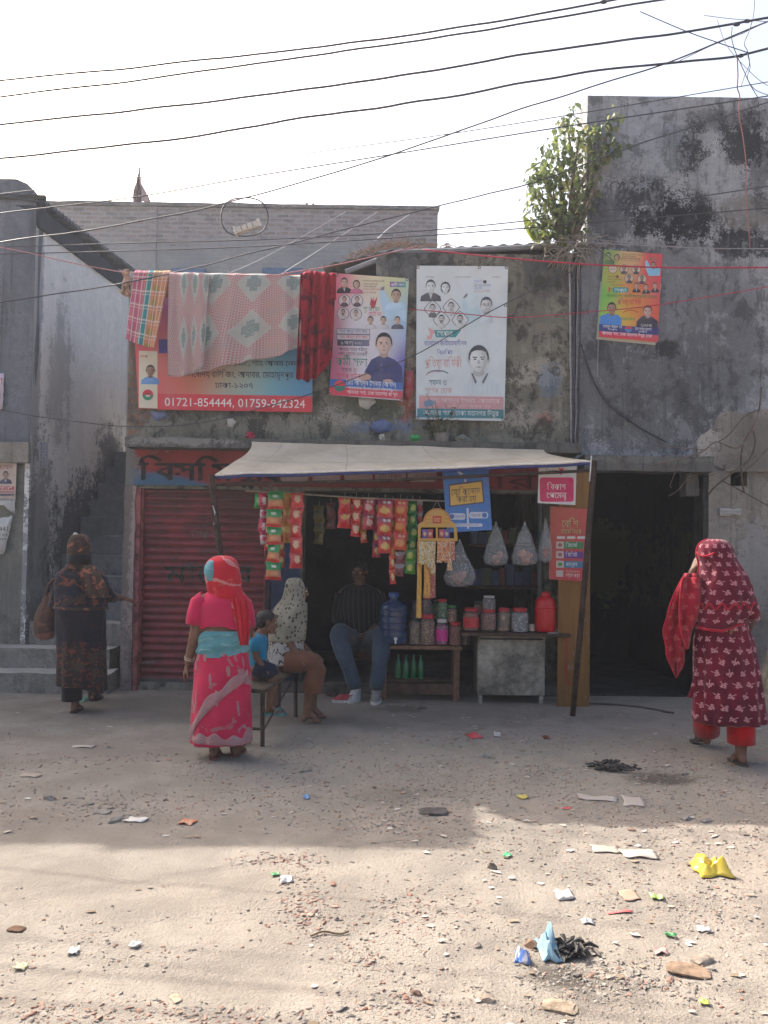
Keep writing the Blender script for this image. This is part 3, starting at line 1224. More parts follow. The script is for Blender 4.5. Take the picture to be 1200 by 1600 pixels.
# ---------------------------------------------------------------- tall building on the right
BG_ = (.125, .13, .145)
TM = grimy('tall_plaster', (.41, .42, .44), (.255, .263, .28), (.024, .025, .026), [
    Z(1030, 480, 150, 100, (.13, .137, .15), .7, .9), Z(1000, 620, 140, 90, (.10, .104, .112), .8, .9), Z(1130, 560, 70, 100, (.12, .124, .136), .65, 1.0),
    Z(1075, 232, 34, 40, (.02, .021, .024), .9, 1.6), Z(1155, 225, 34, 44, (.02, .021, .024), .9, 1.7), Z(1000, 300, 44, 34, (.022, .023, .026), .9, 1.9),
    Z(1070, 345, 60, 26, (.02, .021, .025), .9, 1.9), Z(1095, 330, 18, 36, (.02, .021, .025), .85, 1.6), Z(960, 330, 30, 50, (.05, .055, .07), .7, 1.4),
    Z(1170, 330, 50, 30, (.17, .16, .145), .75, 1.2), Z(1160, 385, 45, 20, (.028, .03, .034), .9, 1.3), Z(1140, 190, 80, 20, (.05, .05, .055), .55, 1.6),
    Z(1065, 640, 14, 60, (.04, .042, .045), .5, 1.4), Z(1185, 260, 20, 60, (.03, .032, .036), .6, 1.5), Z(1000, 220, 70, 60, (.29, .31, .35), .55, 1.1), Z(1050, 340, 24, 30, (.02, .021, .025), .95, 2.0), Z(1015, 345, 20, 24, (.02, .021, .025), .9, 2.0), Z(1120, 280, 30, 30, (.30, .31, .33), .6, 1.6), Z(960, 600, 60, 30, (.13, .13, .135), .5, 1.6), Z(1040, 545, 14, 14, (.02, .022, .024), .7, 1.6), Z(1150, 470, 50, 60, (.15, .155, .17), .5, 1.4)],
    streak=.45, mold=.3, mott=.5)
RM2 = grimy('bare_plaster', (.32, .295, .26), (.225, .205, .18), (.05, .047, .044), [Z(1110, 690, 40, 30, (.42, .40, .37), .7, 1.8), Z(1170, 700, 60, 50, (.17, .15, .13), .7, 1.2),
    Z(1150, 1000, 60, 60, (.14, .13, .12), .5, 1.5), Z(1180, 880, 30, 60, (.33, .32, .31), .5, 1.5)], streak=.6, mold=.45)
tall = thing('tall_building', 'tall grey blotched concrete building with a dark open doorway behind the red-veiled woman', 'building', (xs(1050), YF, 0))
XT0, XT1 = xs(899), 9.0
XU0 = xs(917, 300)
ztop = zs(152, 1050)
zmid = zs(383, 900)
xd0, xd1 = xs(922, 900), xs(1104, 900)
zdt = zs(742, 1010)
m = MB()
zp0 = zs(735, 1150)
wall_front(m, XU0, XT1, zmid, ztop, YF - .012, .26, TM, holes=[(xs(1190), xs(1320), zs(418, 1200), zs(386, 1200))], amp=.016, sd=7, cell=.1)
wall_front(m, XT0, XT1, zs(728), zmid - .002, YF - .01, .28, TM, amp=.014, sd=9, cell=.1)
skin(m, lambda a, b, n: V((XU0 - n, a, b)), YF - .012, 8.78, zmid, ztop, TM, amp=.012, sd=2)
m.box((XU0 + .02, YF + .26, zmid), (XU0 + .24, 8.78, ztop - .004), TM)
m.box((XU0, 8.76, zmid), (XT1, 8.9, ztop - .01), TM)
m.build('wall', tall)
m = MB()
m.box((XU0 + .25, YF + .27, ztop - .16), (XT1, 8.75, ztop - .02), TM)
m.box((XT0 + .02, YF + .3, zmid - .2), (XT1, 13.0, zmid - .06), TM)
m.build('roof', tall)
# ground floor: the lighter plaster right of the doorway
m = MB()
zlf = zs(728) - .003
wall_front(m, xd1, XT1, -.05, zlf, YF - .05, .3, RM2, holes=[(xs(1138), xs(1164), zs(760, 1150), zs(738, 1150))], amp=.02, sd=13, cell=.07)
wall_front(m, XT0, xd0, -.05, zlf, YF - .005, .3, WM, amp=.01, sd=14)
m.box((xs(1138) - .05, YF + .26, zs(765, 1150)), (xs(1164) + .05, YF + .3, zs(733, 1150)), DI)
m.build('plaster', tall)
# rough render that spreads above the ledge at the right
m = MB()
rp2 = [(1093, 720), (1090, 690), (1104, 672), (1120, 655), (1138, 640), (1160, 646), (1180, 640), (1260, 628), (1260, 736), (1180, 736), (1130, 733)]
def patch(mb, pts, Y, th, mt, sd=1.0):
    bm = bmesh.new()
    f = bm.faces.new([bm.verts.new(P(a, b, Y)) for a, b in pts])
    bmesh.ops.subdivide_edges(bm, edges=bm.edges[:], cuts=5)
    for v in bm.verts:
        v.co += V((noise.noise(v.co * 9), 0, noise.noise(v.co * 9 + V((7, 0, 0))))) * .035
    bmesh.ops.triangulate(bm, faces=bm.faces[:])
    r = bmesh.ops.extrude_face_region(bm, geom=bm.faces[:])
    for g_ in r['geom']:
        if isinstance(g_, bmesh.types.BMVert): g_.co.y += th
    mb.bm(bm, mt)
patch(m, rp2, YF - .045, .05, RM2)
m.build('render_patch', tall, smooth=0)
# lintel slab over the doorway and ledge further right
a, b = P(893, 703, 8.0), P(1116, 735, 8.0)
m = rough_slab((xs(902), 8.0, zs(736, 1010, 8.0)), (b.x, YF - .004, zs(712, 1010, 8.0)), SM, .07, .009, 3)
m.build('sunshade', tall)
m = rough_slab((xs(1128), YF - .1, zs(738, 1180)), (XT1, YF - .052, zs(728, 1180)), RM2, .1, .008, 5)
m.build('ledge', tall)
# passage behind the doorway
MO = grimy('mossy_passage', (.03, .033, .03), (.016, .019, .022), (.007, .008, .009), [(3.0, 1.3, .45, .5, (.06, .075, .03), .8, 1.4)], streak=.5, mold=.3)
m = MB()
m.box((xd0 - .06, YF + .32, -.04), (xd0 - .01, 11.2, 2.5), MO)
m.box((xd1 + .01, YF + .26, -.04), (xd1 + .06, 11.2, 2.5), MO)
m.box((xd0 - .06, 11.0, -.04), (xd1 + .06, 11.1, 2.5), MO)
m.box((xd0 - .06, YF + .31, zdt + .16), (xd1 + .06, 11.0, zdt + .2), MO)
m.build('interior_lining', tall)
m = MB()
m.box((xd0 - .05, YF + .02, -.05), (xd1 + .05, 11.0, .022), simple('darkened_passage_floor', (.035, .034, .032), .9, .15, .4, 4, .4))  # near-black floor put in to darken a too bright doorway
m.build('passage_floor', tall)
# stub of a clay pipe / broken jamb at the top right of the doorway
m = rough_slab((xs(1070), YF - .03, zs(775, 1080)), (xs(1090), YF + .15, zs(738, 1080)), SM, .05, .015, 8)
m.build('broken_jamb', tall)
m = rough_slab((xd1 - .05, YF - .04, -.02), (xd1 + .002, YF + .22, zdt), simple('door_jamb', (.055, .055, .05), .9, .2, .3, 8), .08, .008, 4)
m.build('jamb', tall)

# ---------------------------------------------------------------- house on the left
YH = 8.6
XH = -3.83
HM = grimy('house_plaster', (.20, .21, .24), (.13, .14, .165), (.03, .033, .038), [(-4.1, 1.2, .4, .8, (.21, .2, .17), .7, 1.2), (-4.3, 4.6, .12, .9, (.24, .24, .25), .4, 1.5)], streak=.6, mold=.3)
HS = grimy('house_side_plaster', (.80, .79, .77), (.68, .68, .675), (.05, .055, .068), [
    (8.7, 3.5, .12, 2.2, (.2, .205, .22), .7, .8), (10.2, 1.35, 1.0, .95, (.085, .092, .11), .92, .8), (11.2, 2.0, .7, 1.1, (.10, .107, .125), .9, .8),
    (9.3, 3.4, .35, .8, (.19, .185, .19), .55, 1.6), (8.9, 1.2, .4, 1.3, (.10, .105, .115), .7, 1.2), (9.6, .4, 1.5, .5, (.16, .16, .155), .8, 1.2)], streak=.10, mold=.03, ax=1, soot=.2)
hou = thing('corner_house', 'grey plastered house with a corrugated tin eave at the left edge beside the stair', 'house', (-5.5, YH, 0))
m = MB()
zl = zs(722, 15, YH)
wall_front(m, -9, XH, zl, zs(312, 40, YH), YH, .25, HM, sd=21, cell=.12)
wall_front(m, -9, XH - .02, -.05, zl - .002, YH + .05, .22, grimy('lower_house_plaster', (.26, .255, .225), (.17, .168, .15), (.07, .07, .065), [], .5, .35), sd=22, cell=.12)
m.build('wall', hou)
m = MB()
zw0, zw1 = zs(330, 50, YH), zs(442, 187, 11.7)
def side(a, b, n):
    return V((XH + n, a, b * (zw0 + (zw1 - zw0) * (a - YH) / 3.1 + .05)))
skin(m, side, YH + .01, 11.75, -.01, 1, HS, (), .1, .012, 4)
m.box((XH - .25, YH + .26, 0), (XH - .04, 11.74, zw0), HS)
m.build('side_wall', hou)
m = MB()
zq = zs(280, 10, YH)
pts = [(-9, zq + .02), (XH - .22, zq), (XH - .1, zq - .05), (XH - .03, zq - .13), (XH + .0, zq - .26)]
vs = [V((a, YH - .012, b)) for a, b in pts] + [V((XH, YH - .012, zs(315, 40, YH))), V((-9, YH - .012, zs(315, 40, YH)))]
k = len(vs)
m.add(vs + [p + V((0, .2, 0)) for p in vs], [tuple(reversed(range(k))), tuple(range(k, 2 * k))] + [(i, (i + 1) % k, k + (i + 1) % k, k + i) for i in range(k)], HM)
m.build('parapet', hou)
m = rough_slab((-9, YH - .07, zl - .01), (XH + .02, YH - .015, zs(692, 15, YH)), RM2, .1, .008)
m.build('ledge', hou)
tin = simple('blue_grey_tin', (.10, .115, .15), .55, .5, .3, 3, .2, .3)
m = MB()
e0, e1 = P(66, 312, YH - .04), P(205, 424, 11.85)
def tinroof(u, v):
    y = YH - .04 + (11.85 - YH + .04) * v
    z = e0.z + (e1.z - e0.z) * v
    return V((e0.x - 2.2 * u, y, z + .32 * u + .024 * math.sin(y / .10 * 2 * math.pi)))
m.grid(tinroof, 4, 330, tin)
m.build('roof', hou, solid=.006)
m = MB()
m.box((XH - .22, YH + .0, zw0 - .06), (XH + .025, 11.8, zw0 + .17), simple('blue_black_filler', (.035, .04, .055)), rot=Matrix.Rotation(math.atan2(zw1 - zw0, 3.1), 3, 'X'))  # added dark filler: shade under the roof put into its colour
m.box((XH - .5, YH - .03, zs(313, 40, YH) + .0), (XH + .1, YH + .02, zs(313, 40, YH) + .05), simple('dark_timber', (.05, .045, .04)))
m.build('eave_beam_filler', hou)

# ---------------------------------------------------------------- stair between the house and the shop
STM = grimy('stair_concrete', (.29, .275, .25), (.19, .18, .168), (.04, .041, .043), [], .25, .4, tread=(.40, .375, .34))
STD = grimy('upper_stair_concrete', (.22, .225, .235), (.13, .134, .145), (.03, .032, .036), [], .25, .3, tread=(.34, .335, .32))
st = thing('staircase', 'worn concrete staircase climbing between the grey house and the shop', 'staircase', (-3.2, 8.5, 0))
XS1 = -2.74
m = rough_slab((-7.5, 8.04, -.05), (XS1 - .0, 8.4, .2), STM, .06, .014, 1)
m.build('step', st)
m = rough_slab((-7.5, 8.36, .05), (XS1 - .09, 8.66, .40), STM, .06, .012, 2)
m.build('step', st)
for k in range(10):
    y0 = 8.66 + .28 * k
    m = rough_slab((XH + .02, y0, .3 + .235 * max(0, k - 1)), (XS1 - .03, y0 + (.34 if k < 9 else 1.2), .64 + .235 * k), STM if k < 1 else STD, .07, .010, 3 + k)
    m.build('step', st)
m = MB()
m.box((XH + .02, 12.7, 0), (XS1 + .4, 12.9, 4.4), STD)
tag(m.build('back_wall', None), 'dark grey wall closing off the top of the stair', 'wall')

# ---------------------------------------------------------------- unfinished brick building behind
YBk = 15.0
def brickmat():
    M = Mat('pale_brick', .95, .1)
    p = M.pos()
    x, y, z = M.xyz(p)
    nm, nf = M.noi(p, .8, 5, .6, .3), M.noi(p, 9, 6, .7)
    nr = M.noi(M.comb(x * 4.0, y, z * 14.0), 1.0, 3, .6)
    bt = M.node('ShaderNodeTexBrick', {'Vector': M.comb(x, z, 0.0), 'Scale': 1.0, 'Brick Width': .25, 'Row Height': .083, 'Mortar Size': .016, 'Bias': -.1,
                                       'Color1': (.285, .235, .22, 1), 'Color2': (.20, .175, .172, 1), 'Mortar': (.30, .30, .305, 1)})
    c = M.mix(nr.ss(.48, .62) * .5, X(M.nt, bt.outputs[0]), (.34, .32, .31))
    c = M.mix(nr.ss(.46, .36) * .4, c, (.13, .12, .12))
    low_ = ((z - P(300, 372, YBk).z) * -1.0 + (nm - .5) * .8).ss(-.1, .25)
    c = M.mix(low_ * .85, c, M.mix(nm.ss(.35, .65), (.22, .23, .245), (.31, .315, .325)))
    c = M.mix((nm * .6 + nf * .4).ss(.52, .66) * .3, c, (.11, .115, .12))
    M.color(c)
    M.bump(X(M.nt, bt.outputs[1]) * -1.0 + nf * .5, .5, .015)
    return M.m
BR = brickmat()
bb = thing('brick_building', 'unfinished pale brick building with a flat bare top rising behind the shop', 'building', (P(380, 400, YBk).x, YBk, 0))
xa, xb = P(70, 330, YBk).x, P(684, 345, YBk).x
zb = P(380, 325, YBk).z
m = MB()
m.box((xa, YBk, 0), (xb, YBk + 6, zb), BR)
m.box((P(231, 400, YBk).x - .02, YBk - .03, 0), (P(231, 400, YBk).x + .16, YBk - .002, zb - .01), BR)
m.build('wall', bb)
m = rough_slab((xa - .02, YBk - .05, zb + .004), (xb + .02, YBk + .3, zb + .07), simple('grey_coping', (.2, .195, .19), .9, .2, .3), .3, .02)
m.build('coping', bb)
rodm = simple('rusty_rod', (.10, .065, .05), .8, .3)
for px, h in ((470, 11), (479, 14), (482, 9), (489, 13), (500, 8), (507, 11)):
    m = MB()
    p = P(px, 331, YBk + .15)
    q = P(px + .4, 331 - h, YBk + .15)
    m.tube([p - V((0, 0, .1)), q], .022, rodm, 6)
    m.build('rebar', bb)
for x0, x1, t in ((410, 474, 420), (268, 322, 421)):
    m = MB()
    m.bbox((P(x0, 440, YBk).x, YBk - .08, P(x0, 434, YBk).z), (P(x1, 440, YBk).x, YBk - .01, P(x0, t, YBk).z), simple('blue_shutter', (.10, .16, .26), .6, .3), .01)
    m.build('window', bb)
# pole with a tattered flag on the roof
fl = thing('flagpole', 'thin pole with a faded pointed flag on top of the brick building', 'flag', P(218, 322, YBk + .4))
m = MB()
m.tube([P(218, 330, YBk + .4), P(218, 262, YBk + .4)], [.035, .015], simple('grey_pole', (.16, .14, .15)), 8)
m.build('pole', fl)
m = MB()
def flag(u, v):
    x = 218 + (u - .32) * (1.5 + 26 * v ** 1.15)
    p = P(x + .8 * math.sin(v * 7 + u * 3), 276 + 45 * v - 2 * u * v, YBk + .4)
    return p + V((0, -.05 - .10 * math.sin(u * 8 + v * 3), 0))
m.grid(flag, 12, 12, simple('faded_flag', (.40, .29, .28), .9, .1, .3, 6))
m.build('flag', fl, solid=.004)
# ---------------------------------------------------------------- posters and banners on the walls
VIN = inkmat('printed_vinyl', .45, .35, .10, .15, 5)
RED, BLU, GRN, TEAL, WHT, BLK = (.55, .035, .06), (.03, .10, .42), (.02, .20, .09), (.03, .22, .22), (.72, .72, .72), (.02, .02, .025)


def lerp(a, b, t):
    t = max(0, min(1, t))
    return tuple(p * (1 - t) + q * t for p, q in zip(a, b))


def multi(stops):
    """colour field from (u, v, colour, spread) centres"""
    def f(u, v):
        w = [(math.exp(-((u - a) ** 2 + (v - b) ** 2) / (2 * s * s)) + 1e-6, c) for a, b, c, s in stops]
        t = sum(k for k, c in w)
        return tuple(sum(k * c[i] for k, c in w) / t for i in range(3))
    return f


def eyelets(s, pts):
    for p in pts:
        s.ring(p[0], p[1], 2.6, 2.6, 1.2, (.1, .1, .1), n=10)


# phone banner, red and rainbow
s = Sheet(YF - .05, VIN, .006)
q = [(206, 436), (489, 442), (488, 643), (216, 638)]
s.base(q, multi([(0, .5, (.60, .10, .12), .22), (.35, .55, (.55, .22, .12), .15), (.62, .7, (.45, .42, .3), .12), (.8, .7, (.10, .40, .44), .16), (1, .4, (.10, .26, .55), .25), (1, .75, (.07, .2, .5), .15), (.1, 0, (.1, .05, .3), .25), (.5, .35, (.6, .5, .35), .1)]), (60, 40))
s.flat([(217, 548), (246, 549), (246, 638), (217, 637)], (.62, .58, .46))
s.k = 2
s.face(235, 579, 6.5, (.28, .17, .11), cloth=(.14, .28, .55), ln=1)
s.k = 7
s.ell(231, 617, 9.5, 9.5, (.62, .6, .56))
s.k = 8
s.ell(231, 617, 8.5, 8.5, RED, 180, 360)
s.ell(231, 617, 8.5, 8.5, (.02, .22, .12), 0, 180)
s.k = 9
s.ring(231, 618, 5, 4, 1.6, (.05, .05, .05), 180, 360)
s.flat([(227, 617), (235, 617), (234, 620), (228, 620)], (.6, .5, .4))
s.k = 2
s.rect(246, 615, 488, 640, (.58, .04, .06), None, 4)
s.rect(248, 530, 264, 552, (.05, .05, .24))
s.k = 3
s.text(257, 634, 220, 12, '01721-854444, 01759-942324', WHT, .016)
s.text(336, 606, 60, 8, 'ঢাকা-১২০৭', (.02, .02, .05), .01)
s.text(296, 589, 162, 9, 'নবোদয় হাউজিং, আদাবর, মোহাম্মদপুর', (.02, .02, .05), .01)
s.text(340, 571, 128, 8, 'বাসা-১০/৫, শাহ আলম লেন,', (.02, .02, .05), .01)
s.text(219, 559, 12, 4, 'ডাক', (.3, .05, .05))
for a, b in (((206, 436), (216, 638)), ((216, 638), (488, 643))):
    pass
s.build('banner', 'red and rainbow banner with two phone numbers half hidden behind the hanging quilt', 'banner')

# meeting poster, pink to blue
s = Sheet(YF - .055, VIN, .008)
q = [(526, 427), (639, 435), (629, 626), (514, 617)]
s.base(q, multi([(0, .05, (.62, .16, .22), .16), (0, .5, (.55, .22, .32), .10), (.1, .75, (.5, .1, .22), .12), (.45, .05, (.66, .55, .32), .14), (.8, .12, (.6, .6, .25), .12), (.9, .3, (.25, .45, .65), .14),
                         (.45, .35, (.66, .64, .68), .2), (.5, .6, (.62, .60, .66), .2), (.98, .65, (.09, .08, .38), .10), (.85, .5, (.5, .5, .62), .1)]), (40, 60))
s.k = 1
sk = (.52, .36, .28)
s.face(538, 441, 5.2, sk, cloth=BLK, shirt=(.5, .48, .48))
s.face(557, 444, 4.6, sk, cloth=(.5, .15, .25), long=True)
for x, y, b in ((538, 470, 0), (558, 470, 0), (536, 490, 1), (556, 491, 0)):
    s.k = 1
    s.ell(x, y, 9.5, 9.8, (.10, .08, .09))
    s.k = 2
    s.ell(x, y, 8.6, 8.9, (.62, .60, .60))
    s.k = 3
    s.face(x, y - 2.5, 3.4, sk, cloth=(.09, .07, .08) if y < 480 else (.55, .54, .54), beard=b, sw=.75)
s.k = 1
s.poly([(593, 447), (600, 452), (606, 476), (620, 470), (636, 476), (634, 502), (602, 498), (594, 472)], (.42, .58, .72))
s.k = 2
s.face(619, 461, 7, (.45, .3, .22), cloth=(.45, .6, .74), sw=1.1)
s.poly([(594, 454), (596, 449), (601, 447), (600, 453)], (.3, .18, .15))
s.k = 1
s.rect(609, 440, 634, 448.5, (.30, .12, .35), (.06, .3, .3), .6)
s.k = 2
s.text(611, 447, 21, 4, 'কর্মী সভা', WHT, .02)
s.k = 1
for x, y, c in ((579, 500, (.55, .54, .56)), (599, 500, (.5, .5, .52)), (621, 500, (.09, .09, .13))):
    s.face(x, y, 4.3, sk, cloth=c, sw=1.0)
s.k = 1
for y, w_, h in ((440, 34, 2.2), (445, 22, 2.2), (449, 20, 2.2), (453, 26, 2.2), (458, 20, 2)):
    s.text(570 - w_ * .1, y, w_, h, 'বাংলাদেশ জাতীয়তাবাদী', (.08, .05, .06) if y < 450 else (.4, .05, .06), .02)
s.poly([(578, 476), (580, 464), (582, 474), (584, 462), (585, 474), (590, 463), (587, 476), (585, 482), (581, 482)], (.45, .05, .07))
s.text(568, 486, 25, 6.5, 'সুখের দিন', (.02, .20, .07), .02)
s.text(576, 494, 20, 6.5, 'মেটেদিন', (.55, .04, .07), .02)
for y, c in ((513, (.06, .16, .34)), (522, (.55, .05, .08))):
    s.k = 1
    s.rect(526, y, 578, y + 9, (.16, .14, .2), None, 1)
    s.k = 2
    s.rect(527, y + 1, 577, y + 8, (.6, .57, .6), None, 1)
    s.k = 3
    s.text(530, y + 6.5, 44, 4.5, 'সবার আমন্ত্রণ রইল আজ', c, .02)
s.k = 1
s.rect(527, 531, 577, 540, (.03, .03, .05), (.2, .19, .3), 1)
s.k = 2
s.text(533, 538, 34, 5, '৯ আগস্ট ২০২৫', (.6, .58, .6), .02)
s.k = 1
s.text(529, 548, 45, 5, 'আদাবর থানার অধীনস্থ', (.04, .03, .05), .03)
s.text(528, 555, 46, 5, 'সকল ওয়ার্ডের নেতাকর্মী', (.12, .05, .08), .03)
s.text(525, 571, 49, 12, 'কর্মী সভা', (.01, .19, .12), .03)
s.text(533, 581, 24, 6.5, 'সফল ও', (.14, .06, .1), .03)
s.text(525, 591, 40, 7.5, 'স্বার্থক হউক', (.55, .05, .12), .03)
s.k = 2
s.poly([(567, 595), (570, 580), (580, 562), (592, 556), (603, 556), (617, 562), (628, 573), (630, 600), (566, 600)], (.05, .055, .17))
s.k = 4
s.face(600, 537, 12.2, (.58, .42, .36), cloth=None, sw=.9)
s.k = 4
s.ell(571, 589, 9, 5, (.5, .33, .27))
s.flat([(560, 588), (572, 582), (580, 590), (566, 596)], (.5, .33, .27))
s.ell(606, 596, 8, 3.5, (.5, .33, .27))
for y in (570, 577):
    s.ell(596, y, .8, .8, (.4, .4, .5), n=6)
s.k = 5
s.rect(515.3, 592, 630, 603, (.03, .14, .45), (.04, .12, .40), 6)
s.rect(514.6, 604, 629.5, 616.5, (.62, .05, .10), (.55, .04, .08), 7.5)
s.k = 6
s.ell(531, 603, 9, 9, (.62, .06, .08), 180, 360)
s.ell(531, 603, 9, 9, (.03, .18, .14), 0, 180)
s.ell(531, 599, 1.1, .8, (.5, .4, .1), n=6)
s.text(541, 601, 78, 7.5, 'মোঃ আসাদুল ইসলাম (আসাদ)', WHT, .055)
s.text(543, 608, 70, 4.6, 'আহবায়ক, ৩০নং ওয়ার্ড আদাবর', (.6, .62, .7), .055)
s.text(542, 615, 79, 5.2, 'আদাবর থানা, ঢাকা মহানগর পশ্চিম', WHT, .055)
eyelets(s, [(527, 429.5), (636, 437), (627, 623), (516, 615)])
s.build('poster', 'pink and blue meeting poster of a man in a navy shirt beside the red cloth', 'poster')

# pale sun-bleached poster
s = Sheet(YF - .05, VIN, .010)
q = [(651, 415), (794, 416), (788, 658), (650, 655)]
s.base(q, multi([(.5, .1, (.62, .66, .67), .3), (.5, .5, (.54, .60, .63), .3), (.6, .3, (.46, .60, .66), .1), (.5, .9, (.56, .60, .62), .2)]), (50, 80))
s.k = 1
grey, gd = (.60, .64, .66), (.05, .06, .08)
s.face(673, 447, 7.2, grey, (.06, .06, .07), (.07, .07, .09), shirt=(.5, .52, .55))
s.face(696, 449, 6.2, grey, (.05, .05, .06), None, long=True)
s.k = 1
for t, x, y, w_ in (('বিসমিল্লাহ', 665, 434, 14), ('বাংলাদেশ জিন্দাবাদ', 711, 434, 25), ('জিন্দাবাদ', 769, 434, 13)):
    s.text(x, y, w_, 2, t, (.15, .17, .19))
s.text(741, 442, 12, 4.5, 'দেশ', (.3, .36, .6))
s.poly([(755, 438), (760, 438), (760, 442), (757.5, 443), (755, 442)], (.03, .03, .04))
for i, w_ in enumerate((26, 12, 24)):
    s.text(741, 447.5 + i * 4.6, w_, 2.8, 'প্রতিষ্ঠা বার্ষিকী', (.22, .24, .42) if i < 2 else (.55, .35, .35))
for x, y, b, c in ((676, 483, 0, 1), (705, 480, 0, 0), (690, 500, 1, 0), (719, 500, 1, 0)):
    s.k = 1
    r, e = 13.5, 14.0
    for (f, col) in ((1, (.10, .10, .12)), (.91, (.60, .63, .65))):
        pts = []
        for a in range(0, 360, 15):
            t = R(a)
            n_ = (abs(math.cos(t)) ** 1.25 + abs(math.sin(t)) ** 1.25) ** (-1 / 1.25)
            pts.append((x + r * f * n_ * math.cos(t), y + e * f * n_ * math.sin(t)))
        s.poly(pts, col)
        s.k += 1
    s.face(x, y - 2, 4.5, (.52, .50, .49), (.05, .05, .06), (.12, .12, .14) if c else (.5, .52, .53), beard=b, sw=.62)
s.k = 1
s.poly([(723, 466), (727, 460), (731, 458), (730, 463), (726, 466)], (.2, .2, .24))
s.poly([(722, 468), (727, 467), (734, 486), (746, 478), (752, 492), (738, 504), (728, 500), (724, 486)], (.46, .60, .65))
s.k = 2
s.face(760, 476, 8.6, (.56, .56, .55), (.07, .07, .09), (.55, .62, .67), sw=.5)
s.k = 7
s.ring(756.5, 476, 2.6, 2, .5, (.1, .1, .12))
s.ring(763.5, 476, 2.6, 2, .5, (.1, .1, .12))
s.k = 1
s.poly([(677, 516), (682, 520), (676.5, 522), (674, 530), (668, 531), (667, 526), (672, 524), (669, 511)], (.62, .33, .32))
s.flat([(678, 516), (721, 515), (712, 527), (681, 527)], (.04, .26, .28))
s.k = 2
s.text(683, 524.5, 24, 7, 'সেপ্টেম্বর', WHT)
s.k = 1
s.text(663, 540, 66, 7, 'বাংলাদেশ জাতীয়তাবাদী দল', (.07, .08, .34))
s.text(683, 554, 24, 6.5, "বিএনপি'র", (.07, .08, .34))
s.text(664, 574, 57, 12.5, 'প্রতিষ্ঠা বার্ষিকী', (.52, .27, .24))
s.ring(684, 586, 18, 8, 2.2, (.12, .2, .25), 190, 340)
s.ring(681, 588, 16, 8, 1.4, (.5, .3, .3), 185, 300)
s.text(670, 602, 28, 8.5, 'সফল ও', (.05, .13, .16))
s.text(664, 614, 42, 7.5, 'স্বার্থক হোক', (.52, .30, .28))
s.k = 1
s.poly([(722, 616), (724, 603), (732, 594), (742, 588), (764, 588), (775, 595), (783, 602), (784, 617)], (.52, .58, .62))
s.k = 2
for i in range(7):
    x = 731 + i * 7.5
    s.flat([(x, 600), (x + 1, 600), (x + 1, 616), (x, 616)], (.46, .52, .57))
s.k = 3
s.face(748, 561, 15.2, (.55, .58, .59), (.05, .055, .07), None, faint=False)
s.k = 9
s.flat([(736, 583), (738.5, 583), (745, 597), (743, 600)], (.10, .11, .13))
s.flat([(761, 583), (763, 584), (755, 600), (753, 597)], (.10, .11, .13))
s.k = 2
s.rect(655, 618, 787, 638, (.56, .29, .30), (.50, .27, .29), 2)
s.rect(652, 638, 787, 652, (.06, .24, .31), (.03, .17, .19), 2)
s.k = 3
s.poly([(662, 628), (672, 624), (680, 628), (676, 634), (664, 636)], (.14, .26, .38))
s.text(673, 629, 108, 7, 'মোঃ আসাদুল ইসলাম -আহবায়ক', (.60, .50, .50), .015)
s.text(700, 637, 66, 5, '৩০নং ওয়ার্ড আদাবর থানা', (.60, .45, .40), .015)
s.text(661, 648.5, 118, 7.5, 'আদাবর থানা, ঢাকা মহানগর উত্তর', (.62, .66, .66), .015)
eyelets(s, [(653, 418), (749, 418), (791, 418), (786, 655), (653, 652), (790, 477)])
s.build('poster', 'white sun-bleached poster with a large grey portrait of a short-haired man', 'poster')

# green to red poster high on the tall wall
s = Sheet(YF - .06, VIN, .007)
q = [(944, 390), (1035, 397), (1027, 535), (934, 527)]
s.base(q, multi([(0, .1, (.22, .36, .09), .14), (0, .5, (.10, .42, .08), .14), (.12, .3, (.5, .38, .06), .1), (.45, .1, (.58, .38, .2), .12), (1, .2, (.60, .07, .08), .22), (.6, .6, (.62, .22, .05), .15),
                         (1, .75, (.62, .10, .06), .15), (.4, .75, (.58, .40, .05), .12), (.15, .65, (.3, .45, .07), .1)]), (40, 60))
s.k = 1
s.face(951, 400, 4, (.3, .4, .2), cloth=(.1, .2, .08))
s.face(964, 402, 3.6, (.42, .3, .2), cloth=None, long=True)
for i, (w_, c) in enumerate(((34, (.1, .25, .05)), (22, (.12, .08, .05)), (30, (.07, .05, .05)), (30, (.4, .2, .1)))):
    s.text(972 - (2 if i > 1 else 0), 398.5 + i * 3.2, w_, 2.2, 'প্রতিষ্ঠা বার্ষিকী উপলক্ষে', c, .04)
for x, y, b in ((957.5, 420, 0), (975, 420.5, 0), (994, 421, 1), (983, 435, 0), (1003, 436, 1)):
    s.k = 1
    s.ell(x, y, 7.6, 7.6, (.22, .05, .04), n=8)
    s.k = 2
    s.ell(x, y, 6.8, 6.8, (.55, .46, .36), n=8)
    s.k = 3
    if x > 960:
        s.face(x, y - 1.6, 2.8, (.35, .23, .17), cloth=(.07, .06, .08), beard=b, sw=.7)
    else:
        s.text(x - 4.5, y + 2, 9, 3, '৪৭', (.25, .2, .2))
s.k = 1
s.poly([(1008, 409), (1011, 406), (1013, 418), (1022, 415), (1032, 420), (1031, 431), (1014, 431), (1009, 420)], (.22, .48, .68))
s.k = 2
s.face(1021, 414, 3.6, (.4, .24, .18), cloth=None)
s.k = 1
s.rect(1015, 402, 1027, 407, (.35, .12, .08), None, .5)
for i, (x, w_, c) in enumerate(((950, 14, (.2, .1, .02)), (949, 23, (.2, .1, .02)), (949, 12, (.2, .1, .02)), (955, 18, (.5, .08, .04)))):
    s.text(x, 433.5 + i * 4.4, w_, 2.8, 'সফল হোক সবাই', c, .03)
